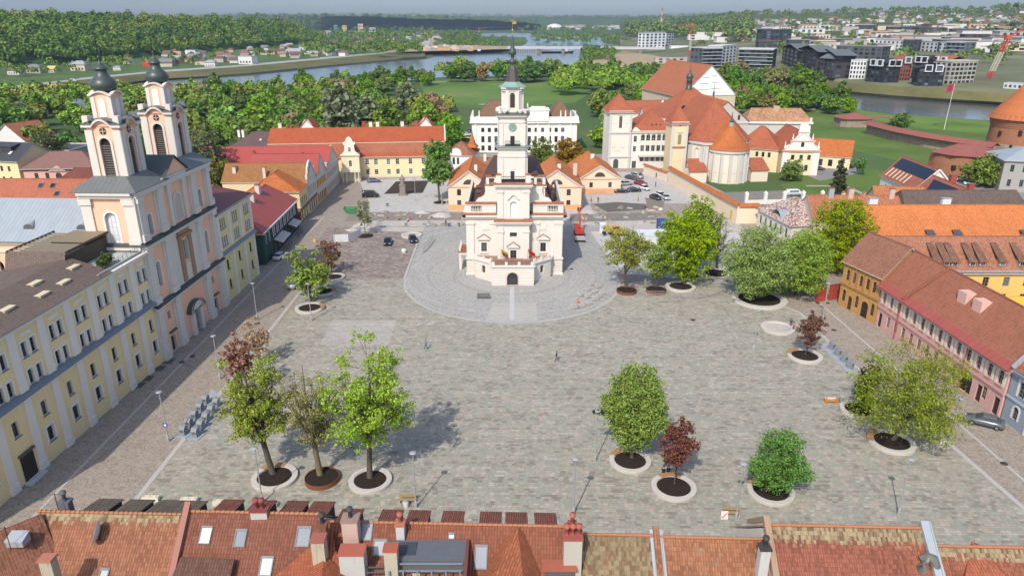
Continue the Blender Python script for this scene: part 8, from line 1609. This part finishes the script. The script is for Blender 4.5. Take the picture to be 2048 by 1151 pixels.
def excavator(lb,u,v,rz,c,arm):
 t=thing('excavator',lb,'excavator',G(u,v,.05),rz);p=flat(c,.45)
 for s in(-1,1):m=MB();m.hull([(-1.7,s*1.0-.25,0),(1.7,s*1.0-.25,0),(1.7,s*1.0+.25,0),(-1.7,s*1.0+.25,0)],[(-2.0,s-.25,.7),(2.0,s-.25,.7),(2.0,s+.25,.7),(-2.0,s+.25,.7)],IRON);m.build('track',t)
 m=MB();m.box(-1.6,1.5,-1.2,1.2,.75,1.7,p);m.build('body',t);m=MB();m.box(-.2,1.4,.1,1.2,1.7,2.9,p);m.box(-.1,1.45,.2,1.23,2.0,2.7,glass());m.build('cab',t);m=MB();P=[(1.3,-.4,1.4)]+arm
 for a,b in zip(P,P[1:]):m.beam(a,b,.4,.5,p)
 m.build('arm',t);m=MB();e=arm[-1];m.hull([(e[0]-.4,e[1]-.5,e[2]-.8),(e[0]+.5,e[1]-.5,e[2]-.6),(e[0]+.5,e[1]+.5,e[2]-.6),(e[0]-.4,e[1]+.5,e[2]-.8)],[(e[0]-.2,e[1]-.5,e[2]+.1),(e[0]+.3,e[1]-.5,e[2]+.1),(e[0]+.3,e[1]+.5,e[2]+.1),(e[0]-.2,e[1]+.5,e[2]+.1)],IRON);m.build('bucket',t)
excavator('orange crane truck with raised arm beside the town hall',1158,470,R(90),(.42,.06,.03),[(2.2,-.3,4.2),(3.6,-.2,6.4)]);excavator('yellow excavator behind the thin olive tree',1233,470,R(200),(.6,.36,.03),[(2.6,-.4,3.0),(3.4,-.4,1.2)])
t=thing('truck_bed','grey load platform behind the orange crane truck','truck',G(1159,482));m=MB();m.box(-1.3,1.3,-1.6,1.6,.7,1.0,flat((.4,.4,.38)));m.build('platform',t);[(lambda m:(m.tube([(x-.15,y,.45),(x+.15,y,.45)],.45,IRON,12),m.build('wheel',t)))(MB())for x in(-1.1,1.1)for y in(-1,1)]
t=thing('skip','green rubble skip on the left street','skip',G(706,426));m=MB();gs=flat((.05,.22,.10));m.hull([(-1.7,-1,.1),(1.7,-1,.1),(1.7,1,.1),(-1.7,1,.1)],[(-2.6,-1.2,1.7),(2.6,-1.2,1.7),(2.6,1.2,1.7),(-2.6,1.2,1.7)],gs,False);m.box(-2.0,2.0,-1.0,1.0,1.0,1.2,DUST);m.build('tub',t)
for u,v,w_,lb in((845,425,2.6,'pale rubble heap left of the town hall'),(882,432,3.2,'largest grey rubble heap left of the town hall'),(720,452,2.6,'silvery tarpaulin heap behind the site fence'),(798,430,1.6,'low brown spoil heap on the dug road'),(1180,425,2.4,'pale gravel heap at the corner of the right cream house'),(1316,424,1.8,'sand coloured heap by the grey bags'),(705,460,2.0,'stone pile behind the site fence')):
 t=thing('rubble_heap',lb,'heap',G(u,v,.05));q=MB();rr=random.Random(u);n=12;vs=[(0,0,w_*.38)]+[(w_*f*math.cos(6.283*i/n)*rr.uniform(.8,1.15),w_*f*.7*math.sin(6.283*i/n)*rr.uniform(.8,1.15),w_*z*rr.uniform(.7,1.2))for f,z in((.35,.27),(.7,.14),(1,0))for i in range(n)]
 q.faces(vs,[(0,1+i,1+(i+1)%n)for i in range(n)]+[(1+j*n+i,1+(j+1)*n+i,1+(j+1)*n+(i+1)%n,1+j*n+(i+1)%n)for j in range(2)for i in range(n)],soil((.38,.36,.33)if u not in(798,1316)else(.26,.2,.14),.8,'rubble'));q.build('heap',t)
for u,v,lb in((1308,478,'left of two white material sacks behind the blue container'),(1321,422,'white material sack by the sand coloured heap'),(808,505,'pale pallet stack on the dark paving below the cars')):t=thing('material_sack',lb,'sack',G(u,v));m=MB();m.lathe([(.55,0),(.65,.4),(.6,.9),(.3,1.0)],flat((.6,.6,.56)),0,0,8);m.build('sack',t)
t=thing('statue','grey stone statue on a plinth before the dark soil square','statue',G(806,390));s_=plaster((.26,.23,.20),.3);m=MB();m.bx(0,0,0,2.6,2.4,.6,s_);m.bx(0,0,.6,1.8,1.7,2.6,s_);m.bx(0,0,3.2,2.1,2.0,.3,s_);m.build('plinth',t);m=MB();m.tube([(0,0,3.5),(.05,0,4.4),(0,0,5.4),(0,0,5.9),(0,0,6.15)],[.75,.6,.62,.5,.2],s_,10);m.tube([(0,0,6.1),(0,-.04,6.45),(0,-.02,6.75)],[.2,.28,.14],s_,8);m.tube([(.5,0,5.7),(.8,-.3,5.0),(.5,-.6,5.1)],[.2,.17,.12],s_,6);m.tube([(-.5,0,5.7),(-.75,-.3,5.1),(-.6,-.65,5.6)],[.2,.17,.12],s_,6);m.build('figure',t)
for i in range(8):
 u,v=((1386,640),(1636,606),(1668,660),(1655,606),(2008,927),(385,712),(364,724),(1143,538))[i];g=G(u,v);t=thing('manhole_cover',('round dark drain cover %s'%('beside the empty pale planter','on the street before the ochre house','on the street beside the red maple','nearest the pink house corner','on the pale setts at the right edge','nearer of two in the church shade','farther of two in the church shade','right of the town hall terrace')[i]),'drain cover',(g[0],g[1],.05));m=MB();m.lathe([(.45,0),(.45,.02),(.02,.025)],flat((.06,.05,.045)),0,0,16);m.build('cover',t)
for k,(u,v)in enumerate(((307,736),(325,722),(283,756),(265,770))):
 t=thing('light_well','dark cellar grating at the foot of the school wall, %s'%('third along','nearest the church','second along','farthest from the church')[k],'grating',G(u+12,v,.05),R(88));m=MB();[m.box(-.9,.9,y,y+.14,0,.03,IRON)for y in(-.7,-.4,-.1,.2,.5)];m.build('bars',t)
def flagpole(lb,x,c3):t=thing('flag',lb,'flag',(x,147.2,4.6));m=MB();m.tube([(0,0,0),(.1,-1.6,2.6)],.04,GOLD,5);m.build('pole',t);[(lambda m:(m.poly([(.1+.1*i,-1.6+.35*i,2.5-.55*i),(1.6,-1.5+.35*i,1.5-.5*i),(1.6,-1.2+.3*i,1.0-.5*i),(.1+.1*i,-1.3+.35*i,1.95-.55*i)],flat(c)),m.build('cloth',t)))(MB())for i,c in enumerate(c3)]
flagpole('yellow green and red flag left of the town hall balcony window',-2.4,[(.7,.45,.02),(.02,.2,.05),(.5,.02,.03)]);flagpole('red flag right of the town hall balcony window',3.4,[(.55,.03,.03),(.5,.02,.02)])
for i in range(70):
 u,v=(rnd.uniform(700,935),rnd.uniform(424,456))if i<40 else(rnd.uniform(1150,1330),rnd.uniform(412,452));t=thing('kerb_stone_stack','small stack of loose kerb stones on the works %s of the town hall'%('left' if i<40 else 'right'),'stones',G(u,v,.05),rnd.uniform(0,3),'kerb stones %s of the town hall'%('left' if i<40 else 'right'));m=MB();c=rnd.choice((SLB,DUST,flat((.3,.24,.17))));l=rnd.uniform(.5,1.3);m.box(-l,l,-.3,.3,0,.25,c);m.box(-l*.7,l*.8,-.25,.22,.25,.25+rnd.uniform(.1,.3),c);m.build('stones',t)
 # ---- vehicles
def car_proto(van=False):
 t=thing('parked_car','x','car',(0,0,-50));p=painted();m=MB();Z=[.28,.62,.86]
 if van:st=[(-2.4,.86,.3,1.0,.94),(-2.35,.9,.25,1.9,.82),(-1,.92,.25,2.0,.84),(1.0,.92,.25,1.98,.82),(1.7,.92,.25,1.2,.86),(2.35,.85,.3,.95,.8),(2.5,.75,.4,.7,.7)]
 else:st=[(-2.2,.78,.38,.78,.7),(-2.1,.86,.25,.95,.78),(-1.2,.9,.22,.98,.82),(0,.91,.22,.98,.84),(.9,.9,.22,.95,.82),(1.9,.85,.24,.76,.74),(2.18,.7,.36,.6,.6)]
 rings_=[[(x,-w*.96,zb),(x,-w,(zb+zt)/2),(x,-tw,zt),(x,tw,zt),(x,w,(zb+zt)/2),(x,w*.96,zb)]for x,w,zb,zt,tw in st];n=6
 m.faces([q for r_ in rings_ for q in r_],[(j*n+i,(j+1)*n+i,(j+1)*n+(i+1)%n,j*n+(i+1)%n)for j in range(len(st)-1)for i in range(n)]+[tuple(range(n-1,-1,-1))[::-1],tuple((len(st)-1)*n+i for i in range(n))][:2],p,True);m.build('body',t)
 g=MB();gl=glass((.02,.025,.03))
 if van:g.hull([(1.05,-.8,1.9),(1.75,-.82,1.22),(1.75,.82,1.22),(1.05,.8,1.9)],[(1.1,-.78,1.94),(1.82,-.8,1.24),(1.82,.8,1.24),(1.1,.78,1.94)],gl);[g.box(-1.9,.9,y-.02,y+.02,1.3,1.75,gl)for y in(-.89,.89)]
 else:lo=[(-1.75,-.8,.95),(1.05,-.8,.95),(1.05,.8,.95),(-1.75,.8,.95)];hi=[(-1.15,-.62,1.42),(.3,-.62,1.42),(.3,.62,1.42),(-1.15,.62,1.42)];g.hull(lo,hi,gl)
 g.build('windows',t)
 if not van:m=MB();m.hull([(-1.2,-.64,1.4),(.33,-.64,1.4),(.33,.64,1.4),(-1.2,.64,1.4)],[(-1.05,-.56,1.47),(.2,-.56,1.47),(.2,.56,1.47),(-1.05,.56,1.47)],p);m.build('roof',t)
 for x in(-1.35,1.35):
  for s in(-1,1):w=MB();w.tube([(0,-.1,0),(0,.1,0)],.32,flat((.02,.02,.02)),14);wo=w.build('wheel',t,(x,s*.82,.32));w=MB();w.tube([(0,s*.09,0),(0,s*.115,0)],.19,flat((.45,.45,.46),.3,'alloy',.5,.8),10);w.build('rim',wo)
 for s in(-1,1):w=MB();w.bx(2.12 if not van else 2.42,s*.55,.55,.1,.34,.16,flat((.75,.76,.78),.2));w.build('headlight',t);w=MB();w.bx(-2.16 if not van else-2.38,s*.6,.62,.1,.28,.16,flat((.35,.02,.02),.2));w.build('tail_light',t)
 return t
CAR,VAN=car_proto(),car_proto(True);used=set()
CARS=[(1967,848,148,(.10,.115,.12),0,'dark grey saloon car parked by the grey blue house'),(561,516,78,(.62,.63,.64),0,'white car parked in the shade of the olive building'),(590,572,80,(.36,.42,.42),0,'pale green grey car half hidden by the yellow green tree'),(776,487,-85,(.012,.02,.03),0,'black car, left of two parked on the dark paving'),(826,482,-75,(.015,.022,.035),0,'black estate car, right of two parked on the dark paving'),(741,394,5,(.02,.02,.022),1,'black van with orange tools on the far plaza'),(748,364,10,(.12,.1,.2),0,'small dark car by the seminary porch'),(1241,385,8,(.02,.022,.025),0,'black saloon, leftmost of the front row beside the lower cream house'),(1268,383,5,(.015,.015,.018),0,'black saloon, second of the front row beside the lower cream house'),(1289,379,-60,(.66,.66,.66),0,'white car right of the two black saloons'),(1252,370,20,(.3,.31,.32),0,'grey car behind the leftmost black saloon'),(1262,358,-50,(.06,.06,.065),0,'dark car, farthest in the lane by the lower cream house'),(1274,356,-55,(.32,.32,.33),1,'silver van in the lane by the lower cream house'),(1281,369,-40,(.25,.03,.03),0,'dark red car behind the white car'),(1311,398,-65,(.03,.05,.045),0,'dark green car, left of three near the boundary wall'),(1321,393,-70,(.66,.66,.66),0,'white car, middle of three near the boundary wall'),(1331,398,-80,(.5,.5,.51),0,'silver car, right of three near the boundary wall'),(1588,391,5,(.62,.65,.68),1,'white and blue minibus in the church yard'),(1637,340,10,(.06,.07,.1),0,'dark blue car beside the baroque gable house'),(1696,336,15,(.02,.022,.03),0,'black car at the white gable end'),(1942,370,-15,(.68,.68,.68),0,'white car, nearer of two behind the small solar house'),(1925,361,-15,(.68,.68,.68),0,'white car, farther of two behind the small solar house'),(931,278,0,(.7,.5,.02),0,'yellow car by the hedge left of the palace'),(147,163,5,(.6,.6,.62),1,'white van on the levee road')]
for i in range(9):CARS.append((rnd.uniform(898,940),rnd.uniform(250,272),rnd.choice((5,85)),rnd.choice(((.03,.03,.035),(.3,.3,.32),(.6,.6,.6))),0,'car in the shaded car park between seminary trees and palace'))
for u,v,rz,c,k,lb in CARS:
 P=VAN if k else CAR
 if k in used:o=copy_tree(P)
 else:o=P;used.add(k)
 o.name='parked_van' if k else 'parked_car';o['category']='van' if k else 'car';o['label']=lb;o['group']='cars parked round the square' if 'shaded car park' not in lb else 'cars in the shaded car park';g=G(u,v,6.1 if u==147 else.06);o.location=g;o.rotation_euler=(0,0,R(rz));s=1.08;o.scale=(s,s,s)
 for ch in o.children:
  if ch.name.split('.')[0]in('body','roof'):ch.color=(*c,1)
  # ---- people
def person_mesh(pose):
 J=dict(pel=(0,0,.95),che=(0,0,1.32),nek=(0,0,1.5),hed=(0,-.02,1.62),top=(0,0,1.76),hl=(.09,0,.92),hr=(-.09,0,.92),kl=(.1,-.14,.5),kr=(-.1,.08,.5),al=(.1,-.22,.09),ar=(-.1,.32,.12),tl=(.1,-.38,.03),tr=(-.1,.2,.03),sl=(.19,0,1.43),sr=(-.19,0,1.43),el=(.27,.12,1.15),er=(-.27,-.08,1.15),wl=(.26,.05,.9),wr=(-.26,-.26,.95))
 if pose=='stand':J.update(kl=(.1,-.02,.5),kr=(-.1,-.02,.5),al=(.1,0,.09),ar=(-.1,0,.09),tl=(.1,-.16,.03),tr=(-.1,-.16,.03),wl=(.27,-.08,.88),wr=(-.22,-.3,1.1))
 if pose=='bend':J.update(pel=(0,.15,.72),che=(0,-.2,.92),nek=(0,-.36,.9),hed=(0,-.46,.88),top=(0,-.58,.86),hl=(.1,.15,.7),hr=(-.1,.15,.7),kl=(.14,-.12,.42),kr=(-.14,-.1,.42),al=(.12,.1,.09),ar=(-.12,.1,.09),tl=(.12,-.06,.03),tr=(-.12,-.06,.03),sl=(.19,-.28,.92),sr=(-.19,-.28,.92),el=(.22,-.36,.62),er=(-.22,-.36,.62),wl=(.14,-.5,.36),wr=(-.14,-.5,.36))
 if pose=='sit':J.update(pel=(0,.1,.5),che=(0,.06,.9),nek=(0,.03,1.08),hed=(0,0,1.2),top=(0,.02,1.34),hl=(.1,.05,.48),hr=(-.1,.05,.48),kl=(.12,-.38,.5),kr=(-.12,-.38,.5),al=(.12,-.4,.09),ar=(-.12,-.4,.09),tl=(.12,-.56,.03),tr=(-.12,-.56,.03),sl=(.19,.05,1.0),sr=(-.19,.05,1.0),el=(.24,-.05,.74),er=(-.24,-.05,.74),wl=(.14,-.28,.6),wr=(-.14,-.28,.6))
 E=[('pel','che'),('che','nek'),('nek','hed'),('hed','top'),('pel','hl'),('pel','hr'),('hl','kl'),('kl','al'),('al','tl'),('hr','kr'),('kr','ar'),('ar','tr'),('che','sl'),('sl','el'),('el','wl'),('che','sr'),('sr','er'),('er','wr')]
 RD=dict(pel=.15,che=.165,nek=.06,hed=.095,top=.07,hl=.1,hr=.1,kl=.07,kr=.07,al=.05,ar=.05,tl=.045,tr=.045,sl=.075,sr=.075,el=.05,er=.05,wl=.035,wr=.035)
 for s in 'lr':
  w=Vector(J['w'+s]);d=(w-Vector(J['e'+s])).normalized();sx=1 if s=='l' else-1
  J['p'+s]=tuple(w+d*.07);RD['p'+s]=.036;E.append(('w'+s,'p'+s))
  for k in range(4):J['f%d%s'%(k,s)]=tuple(w+d*(.15+.02*(k in(1,2)))+Vector((0,(k-1.5)*.022,0)));RD['f%d%s'%(k,s)]=.009;E.append(('p'+s,'f%d%s'%(k,s)))
  J['t'+s+'h']=tuple(w+d*.08+Vector((-sx*.02,-.06,0)));RD['t'+s+'h']=.01;E.append(('w'+s,'t'+s+'h'))
 ks=list(J);me=bpy.data.meshes.new('body');me.from_pydata([J[k]for k in ks],[(ks.index(a),ks.index(b))for a,b in E],[]);o=bpy.data.objects.new('body',me);COL.objects.link(o);md=o.modifiers.new('s','SKIN');sd=o.modifiers.new('d','SUBSURF');sd.levels=1
 for i,k in enumerate(ks):v=me.skin_vertices[0].data[i];v.radius=(RD[k],RD[k]*(.8 if k in('pel','che')else 1));v.use_root=k=='pel'
 dg=bpy.context.evaluated_depsgraph_get();out=bpy.data.meshes.new_from_object(o.evaluated_get(dg));bpy.data.objects.remove(o);out.materials.clear();sk=flat((.45,.26,.18),.6,'skin')
 P={k:Vector(v)for k,v in J.items()};grp=[{'hed','top','nek'}|{k for k in ks if k[0]in 'pf' and k!='pel'}|{'tlh','trh'},{'pel','hl','hr','kl','kr','al','ar'},{'tl','tr'}];mid={(a,b):(P[a]+P[b])/2 for a,b in E}
 ix=[]
 for f in out.polygons:
  k=min(P,key=lambda q:(P[q]-f.center).length);ix.append(1 if k in grp[0]else 2 if k in grp[1]else 3 if k in grp[2]else 0)
 return out,ix,sk,P['hed'],P['top']
PM={k:person_mesh(k)for k in('walk','stand','bend','sit')}
def person(lb,u,v,pose,rz,top,leg,z=.05,hair=(.05,.035,.025)):
 me,ix,sk,h,tp=PM[pose];me=me.copy();[me.materials.append(q)for q in(flat(top,.9,'cloth'),sk,flat(leg,.9,'cloth'),flat((.04,.035,.03)))];me.polygons.foreach_set('material_index',ix);me.polygons.foreach_set('use_smooth',[True]*len(ix))
 t=thing('person',lb,'person',G(u,v,z),R(rz));t.scale=(1.04,)*3;link('body',me,t);m=MB();c=(h+tp)/2+(tp-h)*.25;m.lathe([(.105,-.05),(.112,.02),(.09,.07),(.05,.1),(.01,.11)],flat(hair),0,0,10);m.build('hair',t,c+Vector((0,.02,0)))
DKC,ORC,JN=(.02,.022,.03),(.7,.18,.02),(.04,.06,.12)
for a in(('person in a pale blue top walking on the open square',852,698,'walk',60,(.2,.3,.45),(.05,.1,.2)),('person in black walking alone in the middle of the square',1113,722,'walk',-100,DKC,(.03,.03,.05)),('worker in orange bending over the slab pallets',1157,609,'bend',200,ORC,ORC),('person in black with a purple bag beside the empty pale planter',1581,655,'stand',-40,DKC,(.12,.05,.2)),('child in orange next to the person at the empty pale planter',1586,662,'stand',30,(.6,.12,.05),(.2,.05,.2)),('person in black sitting on the near red maple planter, left of two',1326,950,'sit',160,DKC,DKC),('person in dark clothes sitting on the near red maple planter, right of two',1336,949,'sit',175,(.04,.035,.035),DKC),('worker in orange left of the rubble on the dug road',819,438,'bend',20,ORC,ORC),('worker in black crouching on the pale far plaza',774,413,'bend',90,DKC,DKC),('worker in dark clothes, left of two laying stones by the town hall',892,452,'stand',0,DKC,JN),('worker in blue, right of two laying stones by the town hall',898,453,'bend',60,(.05,.08,.2),JN),('worker bending over stones nearest the town hall wall',919,452,'bend',-60,(.08,.07,.06),JN),('worker crouching on the dug road left of the fence',811,453,'bend',90,(.1,.08,.06),JN),('worker in a yellow vest beside the lower cream house fence',1182,404,'stand',20,(.7,.5,.03),JN),('worker in black right of the yellow vest',1196,405,'stand',-20,DKC,JN),('worker in red by the dug earth',1290,417,'bend',40,(.4,.04,.04),JN),('passer-by in dark clothes, nearest the boundary wall',1311,374,'walk',90,DKC,JN),('passer-by farther up the lane by the church steps',1312,356,'walk',-90,(.1,.09,.08),JN),('person in white and red by the upturned kerb stones',1276,402,'stand',0,(.5,.45,.4),(.4,.1,.08)),('worker in yellow by the far end of the tall plaza tree bed',896,408,'stand',0,(.7,.5,.03),JN),('person in purple at the white site fence',668,474,'stand',90,(.2,.15,.35),DKC),('person in white squatting by the chestnut bed',1467,604,'bend',120,(.6,.58,.55),(.3,.25,.2))):person(*a)
for i,(u,v,lb)in enumerate(((630,484,'orange traffic barrel on the left street'),(1661,806,'orange construction barrier beside the large olive tree'))):
 t=thing('traffic_barrier',lb,'barrier',G(u,v));m=MB();oc=flat((.65,.24,.03))
 if i:[m.box(-.9,.9,-.05,.05,z,z+.25,c)for z,c in((.35,oc),(.75,flat((.66,.64,.6))))];m.build('board',t);m=MB();[m.box(x-.04,x+.04,-.35,.35,0,1.05,oc)for x in(-.75,.75)];m.build('leg',t)
 else:m.lathe([(.45,0),(.38,.1),(.34,1.0),(.2,1.15)],oc,0,0,12);m.build('barrel',t);m=MB();m.lathe([(.37,.45),(.36,.65)],flat((.7,.7,.7)),0,0,12);m.build('reflective_band',t)
 # ---- the air
s=NT('haze_air');v=s.n('VolumePrincipled',{'Color':(.46,.56,.67),'Density':1.0e-4,'Anisotropy':0.2});s.t.links.new(v.outputs[0],s.out.inputs[1])
m=MB();m.box(-9000,9000,-300,12500,-5,420,s.m);tag(m.build('haze'),None,None,None,'stuff')
